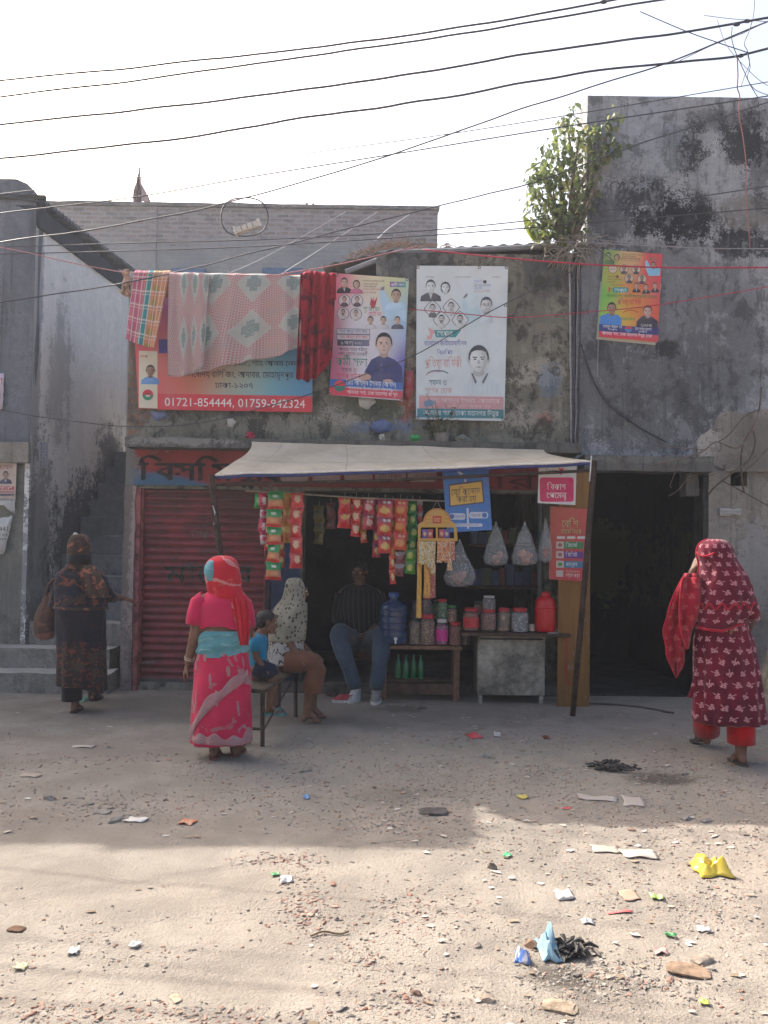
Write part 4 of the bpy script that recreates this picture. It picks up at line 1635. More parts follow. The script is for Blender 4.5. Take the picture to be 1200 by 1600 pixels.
s.poly([(962, 431), (966, 430), (967, 434), (964.5, 435)], (.2, .05, .02))
s.poly([(950, 448), (954, 450), (953, 455), (949, 457), (952, 452)], (.5, .05, .05))
s.rrect(957, 449, 982, 457, 3, (.02, .25, .25))
s.k = 2
s.text(960, 455.5, 19, 4.6, 'সেপ্টেম্বর', WHT, .02)
for x, y in ((994.5, 446), (1009.5, 448), (1023.5, 446)):
    s.k = 1
    s.face(x, y, 3.3, (.5, .32, .25), cloth=(.02, .02, .03), shirt=(.55, .55, .55), sw=.85)
s.k = 2
s.text(948, 464, 78, 4.4, 'বাংলাদেশ জাতীয়তাবাদী দলের', (.06, .2, .06), .03)
s.text(965, 475, 37, 7, 'প্রতিষ্ঠা বার্ষিকী', (.5, .04, .06), .02)
s.ring(985, 490, 12, 6, 1.3, (.45, .06, .03), 190, 345)
s.text(971, 501, 21, 4.4, 'সফল হউক', (.02, .3, .1))
s.k = 1
s.poly([(937, 512), (938, 494), (948, 490), (956, 491), (966, 492), (971, 498), (970, 514)], (.05, .22, .58))
s.poly([(993, 516), (995, 502), (1003, 494), (1011, 493), (1020, 496), (1028, 502), (1028, 520)], (.035, .03, .05))
s.k = 3
s.face(956, 481.5, 6.6, (.33, .2, .14), cloth=None)
s.face(1012, 486, 6.4, (.5, .33, .28), cloth=None)
s.k = 3
s.text(1001, 510, 18, 4, 'GAME', (.55, .5, .5), .06)
s.k = 2
s.rect(936, 506, 1029, 517, (.03, .05, .20), (.04, .03, .16), 7)
s.rect(935.5, 517, 1028.5, 526.5, (.56, .03, .09), (.58, .05, .07), 7)
s.k = 4
s.ell(982, 514, 6, 5, (.5, .06, .07), 180, 360)
s.ell(982, 514, 6, 5, (.07, .2, .45), 0, 180)
s.text(942, 511.5, 30, 4, 'মোহাম্মদ আজাদ খান', WHT, .06)
s.text(992, 515.5, 26, 4, 'মোঃ সাদ্দাম হোসেন', WHT, .06)
s.text(950, 516, 14, 2.6, 'সভাপতি', WHT, .06)
s.text(997, 519.5, 14, 2.6, 'সভাপতি', WHT, .06)
s.text(940, 522.5, 79, 4.6, 'আদাবর থানা, ঢাকা মহানগর উত্তর, ঢাকা', WHT, .065)
s.build('poster', 'green to red poster of two men high on the tall grey wall', 'poster')
# old white sheet edge under it
s = Sheet(YF - .035, VIN, .003)
s.base([(938, 440), (1033, 443), (1024, 539), (932, 530)], (.5, .49, .46), (10, 14))
s.build('paper_sheet', 'white backing sheet peeping out under the green and red poster', 'paper')

# house at the left: torn bills
s = Sheet(YH - .02, inkmat('old_paper', .9, .1, .25, .3, 10), .004)
s.base([(-30, 719), (26, 719), (24, 780), (-30, 776)], (.52, .42, .36), (12, 14))
s.k = 1
s.text(-6, 733, 26, 7, 'আহবান', (.25, .07, .06))
s.face(9, 742, 4.2, (.33, .21, .15), cloth=(.06, .07, .12), shirt=(.5, .48, .46))
s.k = 5
s.rect(-30, 760, 22, 765, (.5, .08, .09))
s.rect(-30, 767, 22, 770, (.45, .2, .22))
s.rect(-30, 771.5, 22, 775, (.1, .1, .14))
s.k = 6
s.text(-5, 764, 24, 3, 'সভাপতি প্রার্থী', WHT)
s.build('poster', 'peach election bill of a man in a dark jacket on the corner house', 'poster')
pap = inkmat('old_paper', .9, .1)
def torn(pts, Y, texts, label, name='paper_sheet', col=(.5, .5, .48), cat='paper'):
    s = Sheet(Y, pap, .003)
    r_ = random.Random(len(label))
    o = []
    for i, p in enumerate(pts):
        q_ = pts[(i + 1) % len(pts)]
        for k in range(5):
            t = k / 5
            o.append((p[0] * (1 - t) + q_[0] * t + r_.uniform(-.9, .9) * (k > 0), p[1] * (1 - t) + q_[1] * t + r_.uniform(-.9, .9) * (k > 0)))
    s.poly(o, col)
    s.k = 1
    for t in texts:
        s.text(*t)
    b = s.build(name, label, cat)
    md = b.modifiers.new('thickness', 'SOLIDIFY')
    md.thickness = .001
    return b
torn([(-20, 774), (24, 776), (22, 806), (18, 802), (14, 792), (8, 790), (-20, 788)], YH - .012, [(-2, 783, 22, 4, 'মোবাইল নং', (.1, .08, .12), 0)], 'torn strip of a printed bill hanging below the peach poster')
torn([(-20, 812), (10, 808), (20, 806), (14, 836), (10, 850), (6, 866), (-20, 866)], YH - .012, [(-12, 830, 26, 7, '79441', (.03, .03, .03), 0), (-12, 838, 24, 4, 'ভাড়া হবে', (.06, .06, .06), 0), (-12, 845, 22, 4, 'যোগাযোগ', (.06, .06, .06), 0), (-12, 858, 12, 3, 'ফোন', (.2, .2, .2), 0)],
     'torn white rental notice ending in 79441 low on the corner house')
torn([(-20, 581), (6, 583), (6, 612), (3, 640), (-20, 652)], YH - .03, [(-14, 600, 18, 9, 'সভা', (.5, .05, .1), 0), (-14, 622, 16, 7, 'এই', (.05, .06, .25), 0)], 'curled pink and white poster edge high on the corner house', 'poster', (.58, .5, .56), 'poster')
# small blue printed notice on the side wall, in the plane of that wall
m = MB()
def on_side(px, py):
    d = ray(px, py)
    t = (XH + .022) / d.x
    return V((XH + .022, d.y * t, H + d.z * t))
c4 = [on_side(61, 689), on_side(75, 691), on_side(74, 732), on_side(61, 730)]
m.add(c4 + [p - V((.004, 0, 0)) for p in c4], [(0, 1, 2, 3), (7, 6, 5, 4), (0, 4, 5, 1), (1, 5, 6, 2), (2, 6, 7, 3), (3, 7, 4, 0)], pap, (.52, .54, .6))
def sidetext(s_, b0, b1, r0, r1, c):
    # text runs down the sheet
    def f(a, b, W):
        u, v = r0 + (r1 - r0) * (1 - b / .8), b0 + (b1 - b0) * a / W
        p = (c4[0] * (1 - u) + c4[1] * u) * (1 - v) + (c4[3] * (1 - u) + c4[2] * u) * v
        return p + V((.002, 0, 0))
    textmesh(m, s_, f, pap, c)
sidetext('বাসা ভাড়া হবে', .03, .97, .38, .06, (.04, .06, .22))
sidetext('০১৭১১ ৫২২২৬৪', .03, .97, .74, .44, (.04, .06, .22))
sidetext('ফোন করুন', .05, .6, .97, .78, (.1, .12, .3))
tag(m.build('notice', None, smooth=0), 'small white notice with blue print on the side wall of the corner house', 'notice')
torn([(1125, 794), (1159, 795), (1158, 805), (1125, 806)], YF - .085, [(1127, 801, 30, 4, '০১৯২৩-৪২৩১০', (.08, .08, .08), 0), (1129, 804.6, 22, 2.4, 'ভাড়া হবে', (.2, .2, .2), 0)], 'small torn phone-number slip on the bare plaster beside the doorway', 'notice', (.45, .43, .4), 'notice')
# paint scraps left of old bills
def scrap(pts, col, label):
    torn(pts, YF - .018, [], label, 'paper_scrap', col, 'paper')
scrap([(354, 655), (364, 653), (369, 660), (364, 668), (357, 666)], (.48, .46, .42), 'crumpled pale paper scrap stuck below the phone banner')
scrap([(582, 660), (600, 655), (612, 662), (608, 674), (590, 676), (580, 670)], (.10, .15, .32), 'torn blue bill remnant below the meeting poster')
scrap([(560, 622), (580, 618), (588, 628), (575, 640), (562, 636)], (.42, .40, .36), 'torn white bill remnant low beside the meeting poster')
scrap([(236, 642), (244, 644), (258, 643), (262, 652), (246, 658), (238, 652)], (.12, .15, .28), 'faded blue ink bill remnant under the phone banner')
scrap([(634, 580), (646, 578), (648, 606), (640, 626), (632, 618)], (.34, .06, .07), 'torn red bill remnant between the two large posters')

# ---------------------------------------------------------------- laundry
def UV(M):
    return M.coord('UV')


def quilt_mat():
    M = Mat('quilt_print', .95, .1)
    u, v, _ = M.xyz(UV(M))
    n = M.noi(UV(M), 6, 5, .6)
    nf = M.noi(UV(M), 60, 4, .7)
    # lozenge lattice
    p, q = (u * 3.6 + .12).fr() - .5, (v * 1.9 + .3).fr() - .5
    r = p.ab() + q.ab()
    par = r.lt(.43)
    dash = ((u * 62.0).fr() - .5).ab().lt(.27) * ((v * 34.0 + (u * 31.0).fl() * .5).fr() - .5).ab().lt(.30)
    pink = M.mix(dash * .8, (.42, .33, .31), (.40, .10, .13))
    pink = M.mix(((u * 22.0).sin() * (v * 13.0).sin()).ss(.3, .7) * .5, pink, (.42, .27, .24))
    grey = M.mix((((p * 11.0).fl() + .5).ab() + ((q * 11.0).fl() + .5).ab()).lt(2.6) * nf.ss(.30, .5) * .8, M.mix(((p * 13.0).fl() + (q * 13.0).fl()).fr().gt(.5) * .3, (.37, .37, .345), (.30, .31, .29)), (.15, .21, .20))
    edge = (r - .41).ab().lt(.025)
    c = M.mix(par, pink, grey)
    c = M.mix(edge * .5, c, (.44, .38, .36))
    side = u.lt(.24)
    db = ((u * 24.0 + v * 18.0).fr() - .5).ab().lt(.16).mx(((u * 24.0 - v * 18.0).fr() - .5).ab().lt(.16))
    c = M.mix(side, c, M.mix(db * .7, (.42, .33, .31), (.37, .15, .17)))
    c = M.mix(u.lt(.05), c, (.36, .24, .24))
    c = M.mix(n.ss(.4, .7) * .35, c, (.3, .29, .28))
    M.color(c)
    M.bump(dash * .3 + nf * .5, .4, .006)
    return M.m


def plaid_mat():
    M = Mat('plaid_print', .95, .1)
    u, v, _ = M.xyz(UV(M))
    nf = M.noi(UV(M), 70, 4, .7)
    def band(t, a, b):
        return t.gt(a) * t.lt(b)
    c = (.46, .36, .33)
    c = M.mix(band(u, 0, .34), (.52, .24, .12), (.46, .13, .20))
    c = M.mix(band(u, .36, .55), c, (.03, .22, .24))
    f = (v * 5.2).fr()
    c = M.mix(band(f, .0, .4) * band(u, .58, .74) * .8, c, (.28, .27, .06))
    c = M.mix(band(f, .4, .52) * .6, c, (.6, .55, .5))
    c = M.mix(band(f, .66, .72) * .5, c, (.6, .55, .5))
    c = M.mix(((u * 7.5).fr() - .5).ab().gt(.40) * .75, c, (.58, .54, .5))
    c = M.mix(((u * 15.0).fr() - .5).ab().lt(.08) * .5, c, (.42, .08, .14))
    M.color(c)
    M.bump(nf, .3, .004)
    return M.m


def redcloth_mat():
    M = Mat('red_cotton', .95, .1)
    p = M.coord()
    n, nf = M.noi(p, 7, 4, .6, .6), M.noi(p, 40, 4, .6)
    c = M.mix(n.ss(.5, .6) * .8, (.26, .016, .028), (.05, .012, .02))
    c = M.mix(nf.gt(.68) * .5, c, (.4, .1, .1))
    M.color(c)
    M.bump(nf, .2, .004)
    return M.m


def hang(name, label, top, bot, mt, Y=8.02, fold=.03, nf=5, sd=0.0, n=(80, 40), solid=.004, back=.25):
    """cloth over a line; top and bot are pixel polylines, left to right"""
    def along(pl, u):
        i = min(int(u * (len(pl) - 1)), len(pl) - 2)
        t = u * (len(pl) - 1) - i
        return pl[i][0] * (1 - t) + pl[i + 1][0] * t, pl[i][1] * (1 - t) + pl[i + 1][1] * t
    m = MB()
    def f(u, v):
        a, b = along(top, u), along(bot, u)
        k = fold * (math.sin(u * nf * 6.28 + 1.3 * noise.noise(V((u * 4, v * 1.5, sd))) * 2 + sd) * (.25 + .75 * v) + .6 * noise.noise(V((u * nf * 2.2, v * 2, sd + 4))))
        if v < 0:                                 # the part folded back over the line
            p = P(a[0], a[1], Y)
            return p + V((0, .035 + .02 * (-v) + k * .4, v * back))
        p = P(a[0] * (1 - v) + b[0] * v, a[1] * (1 - v) + b[1] * v, Y)
        top_ = max(0, 1 - v * 14)
        return p + V((0, -.012 - k - .012 * (1 - top_) , -.004 * top_))
    m.grid(lambda u, v: f(u, -1 + v) if v < .999 else f(u, 0) + V((0, .02, .012)), n[0], 6, mt)
    m.grid(lambda u, v: f(u, v) if v > .001 else f(u, 0) + V((0, .02, .012)), n[0], n[1], mt)
    o = m.build(name, None, smooth=180, solid=solid)
    return tag(o, label, 'cloth' if 'quilt' not in name else 'quilt')


hang('plaid_cloth', 'pink, orange and teal plaid cloth hanging at the left end of the line', [(211, 424), (229, 424), (250, 424), (267, 424)], [(198, 531), (214, 538), (232, 543), (243, 545)], plaid_mat(), 8.05, .014, 2.2, 1)
hang('quilt', 'large pink quilt with grey lozenges hung over the clothesline', [(266, 427), (330, 428), (400, 429), (472, 431)],
     [(263, 587), (292, 588), (300, 585), (330, 578), (390, 564), (440, 556), (472, 540)], quilt_mat(), 8.02, .034, 6, 7, (120, 50), .006)
hang('quilt_fold', 'narrow pink inner fold of the quilt hanging at its left edge', [(265, 427), (296, 427), (328, 428)], [(263, 588), (285, 590), (303, 583), (318, 574)], quilt_mat(), 7.95, .022, 2.5, 2, (50, 40), .006).name = 'bed_cover'
hang('red_cloth', 'dark red patterned cloth bunched on the line beside the meeting poster', [(470, 427), (488, 424), (505, 426), (525, 428)], [(463, 592), (480, 597), (498, 590), (519, 560)], redcloth_mat(), 7.98, .05, 4, 3, (60, 40))
# knotted rag where the line is tied
m = MB()
rg = simple('knotted_rag', (.42, .27, .2), .95, .1, .5, 14, .5)
for a, r in (((197, 427), .035), ((198, 436), .032), ((196, 446), .04), ((200, 440), .03), ((193, 456), .03), ((199, 458), .032)):
    m.ell(P(a[0], a[1], 8.03), (r, r, r * 1.3), rg, jit=.6)
tag(m.build('knotted_rag', None), 'orange and grey rag knotted round the left end of the clothesline', 'rag')
# ---------------------------------------------------------------- awning
YA = 7.0
awn = thing('awning', 'beige tarpaulin awning with a blue underside stretched over the stall', 'awning', P(620, 724, 7.2))
CV = Mat('tarpaulin', .85, .2)
_p = CV.coord()
_n, _f = CV.noi(_p, 2.5, 5, .6, .4), CV.noi(_p, 160, 2, .5)
CV.color(CV.mix(_n.ss(.35, .65), (.38, .325, .255), (.47, .41, .33))).bump(_f * .4 + _n * .6, .3, .01)
_u, _v, _w = CV.xyz(CV.coord('UV'))
_sm = ((_u * 4.0).fr() - .5).ab().lt(.006).mx((_v - .55).ab().lt(.008))
CV.color(CV.mix(_sm * .5, CV.mix((_n * .6 + CV.noi(CV.coord(), 9, 5, .65) * .4).ss(.36, .64), (.44, .37, .275), (.56, .485, .375)), (.25, .215, .17)))
CVm = CV.m
BLT = simple('blue_tarpaulin', (.035, .05, .17), .6, .3, .25, 5, .2)
backp = [(393, 690), (520, 694), (680, 698), (851, 703)]
frontp = [(333, 743), (400, 741), (560, 737), (700, 732), (870, 725), (932, 721.5)]


def pl(pts, u):
    i = min(int(u * (len(pts) - 1)), len(pts) - 2)
    t = u * (len(pts) - 1) - i
    return pts[i][0] * (1 - t) + pts[i + 1][0] * t, pts[i][1] * (1 - t) + pts[i + 1][1] * t


def awnf(u, v, off=0.0):
    uu = u
    ins = .035 * math.sin(math.pi * v) + .0 * v
    uu = ins + (1 - 2 * ins) * u
    # corners pulled out along the front
    b = P(*pl(backp, uu), 7.96)
    f = P(*pl(frontp, u), YA)
    w = v ** 1.12
    p = b * (1 - w) + f * w
    k = 1 - abs(2 * u - 1) ** 3
    e = max(0, (abs(2 * u - 1) - .86) / .14)
    p += V((0, 0, -.045 * math.sin(math.pi * v) * k + .006 * math.sin(u * 40 + v * 2) * v * (1 - v) * 2 + .008 * noise.noise(V((u * 9, v * 4, 1)))))
    p += V((0, .10 * e * math.sin(math.pi * v) , 0))
    return p + V((0, off * .3, -off))


m = MB()
m.grid(lambda u, v: awnf(u, v), 90, 24, CVm)
m.build('cover', awn, smooth=180)
m = MB()
m.grid(lambda u, v: awnf(u, v, .012), 90, 24, BLT)
# rolled hem along the front
m.tube([awnf(i / 60, 1, .016) for i in range(61)], .011, BLT, 8)
m.build('underside', awn, smooth=60)
m = MB()
m.tube([awnf(i / 60, .985, -.004) + V((0, -.004, 0)) for i in range(3, 58)], .010, simple('sunlit_edge_paint', (.62, .58, .53), .8, .2, .15), 8)  # sun on the front edge, painted as a pale strip
m.build('hem', awn, smooth=60)
woodd = simple('dark_pole_wood', (.055, .034, .026), .8, .25, .45, 9, .5)
def pole(name, pts, r, label):
    m = MB()
    m.tube(smoothpath(pts, 4), r, woodd, 10)
    o = m.build(name, awn)
    if label: o['label'] = label
pole('pole', [P(331, 742, YA), P(336, 800, YA - .01), P(344, 862, YA), PZ(374, 1128, -.05)], .027, None)
pole('pole', [P(929, 720, YA), P(922, 800, YA), P(910, 950, YA + .01), PZ(894, 1127, -.05)], .026, None)
m = MB()
m.tube([P(334, 757, YA + .03), P(600, 751, YA + .03), P(928, 735, YA + .03)], .014, woodd, 8)
m.build('front_bar', awn)
m = MB()
wh = simple('white_strap', (.6, .6, .6), .6, .3)
m.tube([P(333, 790, YA - .03), P(335.5, 800, YA - .033), P(336, 812, YA - .03), P(334, 820, YA - .03)], .006, wh, 6)
m.build('strap', awn)
m = MB()
m.tube([P(924, 712, YA - .03), P(922.5, 735, YA - .033), P(921, 752, YA - .03)], .005, wh, 6)
m.build('strap', awn)

# ---------------------------------------------------------------- boards and signs of the stall
OR = Mat('yellow_ply', .75, .25)
_p = OR.pos()
_n, _f = OR.noi(OR.vs(_p, (9, 9, .8)), 1.0, 5, .6), OR.noi(_p, 9, 5, .65)
OR.color(OR.mix((_f * .6 + _n * .4).ss(.55, .68) * .7, OR.mix(_n.ss(.35, .65), (.25, .125, .035), (.17, .085, .03)), (.30, .26, .22))).bump(_n, .3, .005)
m = MB()
b0, b1 = P(868, 1082, 7.78), P(922, 735, 7.78)
m.bbox((P(872, 900, 7.78).x, 7.76, -.02), (P(921, 900, 7.78).x, 7.80, b1.z), OR.m, .004)
tag(m.build('plywood_board', None), 'scuffed yellow-brown plywood board standing at the right end of the stall', 'board')
glossy = inkmat('sign_print', .35, .45, .08)
# red offer poster
s = Sheet(7.74, glossy, .002)
s.base([(860, 791), (922, 796), (918, 909), (858, 905)], multi([(.2, .1, (.46, .08, .05), .4), (.9, .8, (.50, .05, .06), .4)]), (16, 28))
s.k = 1
for dx, dy, c in ((.8, .8, (.05, .02, .02)), (0, 0, (.62, .42, .16))):
    s.text(878 + dx, 824 + dy, 26, 11, 'বেশি', c, .02)
    s.text(877 + dx, 834 + dy, 32, 7, 'বাংলালিংকে', c, .02)
    s.k = 2
s.k = 1
for x in (870, 886, 902):
    s.rrect(x, 838, x + 13, 842, 1.5, (.6, .58, .55))
for y, c, t in ((846, (.02, .22, .07), 'রিচার্জ'), (861, (.12, .03, .24), 'মিনিট'), (876, (.04, .18, .30), 'বান্ডেল')):
    s.k = 1
    s.rect(869, y, 881, y + 11, (.55, .45, .4), None, .3)
    s.rect(881, y + .4, 911, y + 11, c, None, .6)
    s.k = 2
    s.ell(875, y + 5.6, 3.5, 3, (.35, .1, .1) if y != 876 else (.05, .3, .05))
    s.text(884, y + 8.5, 18, 5.5, t, WHT, .02)
s.k = 1
s.rect(869, 891, 880, 901, (.5, .42, .4), None, .3)
s.text(884, 895, 22, 3.5, 'বিস্তারিত জানতে', (.6, .4, .35), .02)
s.text(884, 901.5, 22, 5, 'ডায়াল করুন', (.66, .6, .55), .02)
s.build('poster', 'red offer poster with green, purple and blue bars on the plywood board', 'poster')
# white and pink payment sign
s = Sheet(7.4, glossy, .0005, .0015)
s.base([(842, 729), (901, 727), (899, 789), (840, 786)], (.66, .66, .67), (10, 10), .012)
s.k = 1
s.rrect(843.5, 746, 896.5, 784, 4, (.60, .012, .13))
s.text(853, 740, 18, 6, 'বিকাশ', (.10, .09, .10))
s.poly([(872, 730), (877, 732.5), (881, 730.5), (880, 735), (886, 736), (880, 738), (876, 743), (875, 737)], (.60, .02, .10))
s.k = 2
s.text(855, 765, 29, 8.5, 'বিকাশ', WHT, .01)
s.text(854, 778, 31, 8.5, 'পেমেন্ট', WHT, .01)
s.build('sign', 'white and pink payment sign hung under the right end of the awning', 'sign')
# blue recharge sign
s = Sheet(7.28, glossy, .0008, .0015)
s.base([(691, 735), (763, 733), (769, 828), (699, 832)], multi([(.5, .2, (.03, .13, .42), .5), (.3, .9, (.02, .16, .44), .4)]), (12, 16), .012)
s.k = 1
s.poly([(701, 757), (754, 750), (757, 786), (702, 792)], (.03, .03, .10))
s.k = 2
s.poly([(703, 759), (752, 752.5), (755, 784), (704, 790)], (.58, .36, .06))
s.k = 3
s.text(705, 774, 46, 9.5, 'ফ্লেক্সিলোড', (.03, .025, .03), -.06)
s.text(714, 785, 30, 9, 'করা হয়', (.03, .025, .03), -.06)
s.k = 1
s.rrect(702, 802, 727, 812, 3, (.5, .54, .62))
s.rrect(733, 800, 763, 810, 4, (.5, .54, .62))
s.rrect(704, 818, 754, 823, 2, (.5, .54, .62))
s.flat([(729, 794), (732, 794), (733, 826), (730, 826)], (.5, .54, .62))
s.k = 2
s.ell(706, 807, 4, 4, (.02, .12, .4))
s.ell(757, 805, 4, 4, (.02, .12, .4))
s.text(711, 809.5, 15, 4, 'ইন্টারনেট', (.06, .1, .3))
s.text(735, 807.5, 16, 4, 'রিচার্জ', (.06, .1, .3))
s.text(712, 822, 36, 2.6, 'সবচেয়ে দ্রুত রিচার্জ এখানে', (.1, .14, .35))
s.k = 1
s.ell(727, 751, 1.5, 2.5, (.55, .58, .62), n=8)
s.poly([(713, 736), (717, 735), (724, 741), (720, 743)], (.45, .5, .6))
s.build('sign', 'blue and yellow mobile recharge sign hanging from the middle of the awning', 'sign')

# ---------------------------------------------------------------- counters
wt = simple('worn_table_wood', (.20, .105, .062), .7, .3, .35, 6, .4)
wdk = simple('dark_table_wood', (.085, .05, .036), .8, .25, .4, 6, .4)
YT = 7.92
tx0, tx1 = P(592, 1010, YT).x, P(722, 1010, YT).x
tz = P(650, 1009, YT).z
tb = thing('counter_table', 'low brown wooden counter table carrying the sweet jars', 'table', ((tx0 + tx1) / 2, 8.08, 0))
m = MB()
m.bbox((tx0, YT - .01, tz - .035), (tx1, 8.27, tz), wt, .005)
m.build('tabletop', tb)
for x in (tx0 + .02, tx1 - .08):
    for y in (YT + .01, 8.19):
        m = MB()
        m.bbox((x, y, -.02), (x + .06, y + .06, tz - .036), wt if y < 8 else wdk, .005)
        m.build('leg', tb)
m = MB()
m.bbox((tx0 + .02, YT + .02, .06), (tx1 - .02, YT + .04, .17), wdk, .004)
m.build('kickboard', tb)
m = MB()
m.bbox((tx0 + .08, YT + .08, .175), (tx1 - .08, 8.25, .195), wdk, .004)
m.build('shelf', tb)
bot_m = Mat('green_bottle', .15, .6).color((.01, .13, .05)).m
m0 = None
for k, (px, dy) in enumerate(((622, .03), (634, .0), (646, .05), (657, .01))):
    p = P(px, 1060, YT + .14 + dy)
    p.z = .196
    if m0 is None:
        m = MB()
        m.lathe([(.001, 0), (.032, .0), (.034, .01), (.034, .13), (.025, .165), (.012, .19), (.012, .215), (.014, .217), (.014, .235), (.001, .236)], p, bot_m, 14)
        o = m0 = m.build('bottle', None)
    else:
        o = m0.copy()
        COL.objects.link(o)
        o.location = p
    tag(o, 'green drink bottle standing on the shelf under the counter table', 'bottle', 'green bottles under the counter table')

YS2 = 7.72
sx0, sx1 = P(722, 990, YS2).x, P(892, 993, YS2).x
sz = P(805, 990, YS2).z
cb = thing('metal_counter', 'grey sheet-metal counter with a thin wooden top holding jars and a red jug', 'counter', ((sx0 + sx1) / 2, 7.95, 0))
gmx = simple('scuffed_sheet_metal', (.30, .275, .225), .6, .35, .45, 3.2, .2, .2)
m = MB()
m.bbox((sx0, YS2, sz - .028), (sx1, 8.26, sz), wdk, .004)
m.build('top', cb)
cx0, cx1 = P(747, 1000, 7.84).x, P(852, 1000, 7.84).x
m = MB()
m.bbox((cx0, 7.84, .085), (cx1, 8.25, sz - .032), gmx, .008)
m.build('cabinet', cb)
m = MB()
m.bbox((cx0 + .02, 7.836, sz - .075), (cx1 - .02, 7.841, sz - .06), simple('dark_gap', (.03, .03, .03)), .001)
m.build('seam', cb)
for x in (cx0 + .01, cx1 - .05):
    m = MB()
    m.bbox((x, 7.86, -.02), (x + .04, 7.9, .084), gmx, .003)
    m.build('leg', cb)
m = MB()
m.tube(smoothpath([P(884, 996, 7.74), P(886, 1020, 7.73), P(884, 1045, 7.73), P(889, 1070, 7.73)], 4), .006, simple('red_hose', (.4, .02, .03), .5), 6)
tag(m.build('red_strap', None), 'thin red strap dangling from the right end of the metal counter', 'strap')


# jars
def candy(name, c1, c2, sc_=60):
    if name in _mc: return _mc[name]
    M = Mat(name, .5, .4)
    p = M.coord()
    vo = M.node('ShaderNodeTexVoronoi', {'Vector': p, 'Scale': sc_})
    r = X(M.nt, M.node('ShaderNodeSeparateColor', {0: X(M.nt, vo.outputs['Color'])}).outputs[0])
    c = M.mix(r.gt(.5), c1, c2)
    c = M.mix(X(M.nt, vo.outputs['Distance']).ss(.25, .6) * .8, c, tuple(q * .2 for q in c1))
    M.color(c)
    M.bump(X(M.nt, vo.outputs['Distance']) * -1.0, .6, .01)
    _mc[name] = M.m
    return M.m


CLR = clear('clear_plastic', (.93, .95, .95), .12, .12)
def jar(px, pyb, w_, h_, Y, cont, lid, label, fill=.8, name='jar', band=None, group=None, square=False):
    p = P(px, pyb, Y)
    k = Y / F
    r, h = w_ * k / 2, h_ * k
    t = thing(name, label, 'jar', p, group)
    n = 4 if square else 18
    m = MB()
    m.lathe([(r * .85, 0), (r * .97, .006), (r, .02), (r, h * .72), (r * .92, h * .82), (r * .74, h * .87), (r * .74, h * .9)], p, CLR, 18)
    m.build('body', t)
    m = MB()
    m.lathe([(r * .8, .004), (r * .93, .01), (r * .94, h * .3), (r * .94, h * fill * .8), (r * .6, h * fill * .86), (.002, h * fill * .9)], p, cont, 16)
    m.build('contents', t)
    m = MB()
    m.lathe([(r * .8, h * .86), (r * .82, h * .87), (r * .82, h * .975), (r * .76, h), (.002, h)], p, lid, 18)
    m.build('lid', t)
    if band:
        m = MB()
        m.lathe([(r * 1.006, h * .16), (r * 1.006, h * .6)], p, band, 18, caps=False)
        m.build('label', t)
    return t


lr = simple('red_lid', (.42, .02, .03), .4, .4, .1)
lk = simple('black_lid', (.03, .03, .035), .4, .4, .1)
lg = simple('green_lid', (.02, .2, .05), .4, .4, .1)
lw = simple('dull_white_lid', (.5, .48, .45), .4, .4, .1)
pinkb = simple('pink_label', (.60, .03, .26), .4, .4, .1)
redb = simple('red_label', (.50, .03, .04), .4, .4, .2)
def onT(px): return P(px, 1006, 8.0)
jar(648, 1007, 19, 44, 7.98, candy('peanuts', (.30, .16, .08), (.42, .28, .16), 70), lk, 'tall jar of nuts standing beside the blue water bottle', .95)
jar(668, 1007, 24, 47, 7.97, candy('mixed_sweets', (.32, .07, .05), (.55, .40, .2), 75), lr, 'wide red-lidded jar of striped sweets under the yellow hanger', .98)
jar(690, 1007, 20, 40, 7.97, candy('pink_sweets', (.55, .08, .26), (.6, .3, .4), 70), lw, 'jar with a bright pink label on the counter table', .9, band=pinkb)
jar(711, 1008, 20, 36, 7.97, candy('orange_sweets', (.42, .09, .03), (.30, .04, .03), 60), lr, 'squat orange and red sweet jar at the right end of the counter table', .98)
jar(667, 960, 15, 28, 8.0, candy('dark_sweets', (.10, .04, .04), (.2, .1, .08), 80), lr, 'small dark jar stacked on the wide red-lidded jar', .9)
jar(691, 966, 17, 30, 8.0, candy('green_sweets', (.05, .2, .05), (.2, .35, .12), 70), lr, 'green jar stacked above the pink-labelled jar', .95)
jar(650, 962, 13, 24, 8.05, candy('dark_sweets', (.10, .04, .04), (.2, .1, .08), 80), lk, 'small black-lidded jar on top of the jar of nuts', .9)
jar(736, 985, 25, 35, 7.9, candy('orange_sweets', (.42, .09, .03), (.30, .04, .03), 60), lr, 'jar with a broad red label at the left end of the metal counter', .95, band=redb)
jar(763, 985, 25, 33, 7.9, candy('brown_candy', (.25, .10, .07), (.45, .12, .08), 65), lr, 'red-lidded jar of red and brown candy beside the red-labelled jar', .98)
jar(764, 953, 21, 22, 7.92, candy('grey_packets', (.35, .32, .3), (.15, .12, .12), 55), lw, 'small jar of pale packets stacked on the candy jar', .95)
jar(787, 986, 21, 36, 7.9, candy('biscuits', (.36, .2, .11), (.45, .28, .17), 20), lr, 'narrow jar of stacked brown biscuits on the metal counter', .98)
jar(812, 987, 28, 37, 7.88, candy('white_packets', (.55, .53, .52), (.4, .36, .35), 40), lr, 'broad jar of white packets beside the red jug', .95)
# a steel cup
p = P(831, 986, 7.84)
m = MB()
m.lathe([(.028, 0), (.03, .002), (.034, .062), (.036, .064), (.033, .06), (.028, .006), (.001, .006)], p, simple('dull_steel', (.42, .38, .34), .35, .5, .1, 9, .1, .6), 18)
tag(m.build('cup', None), 'small dull steel cup between the jars and the red jug', 'cup')
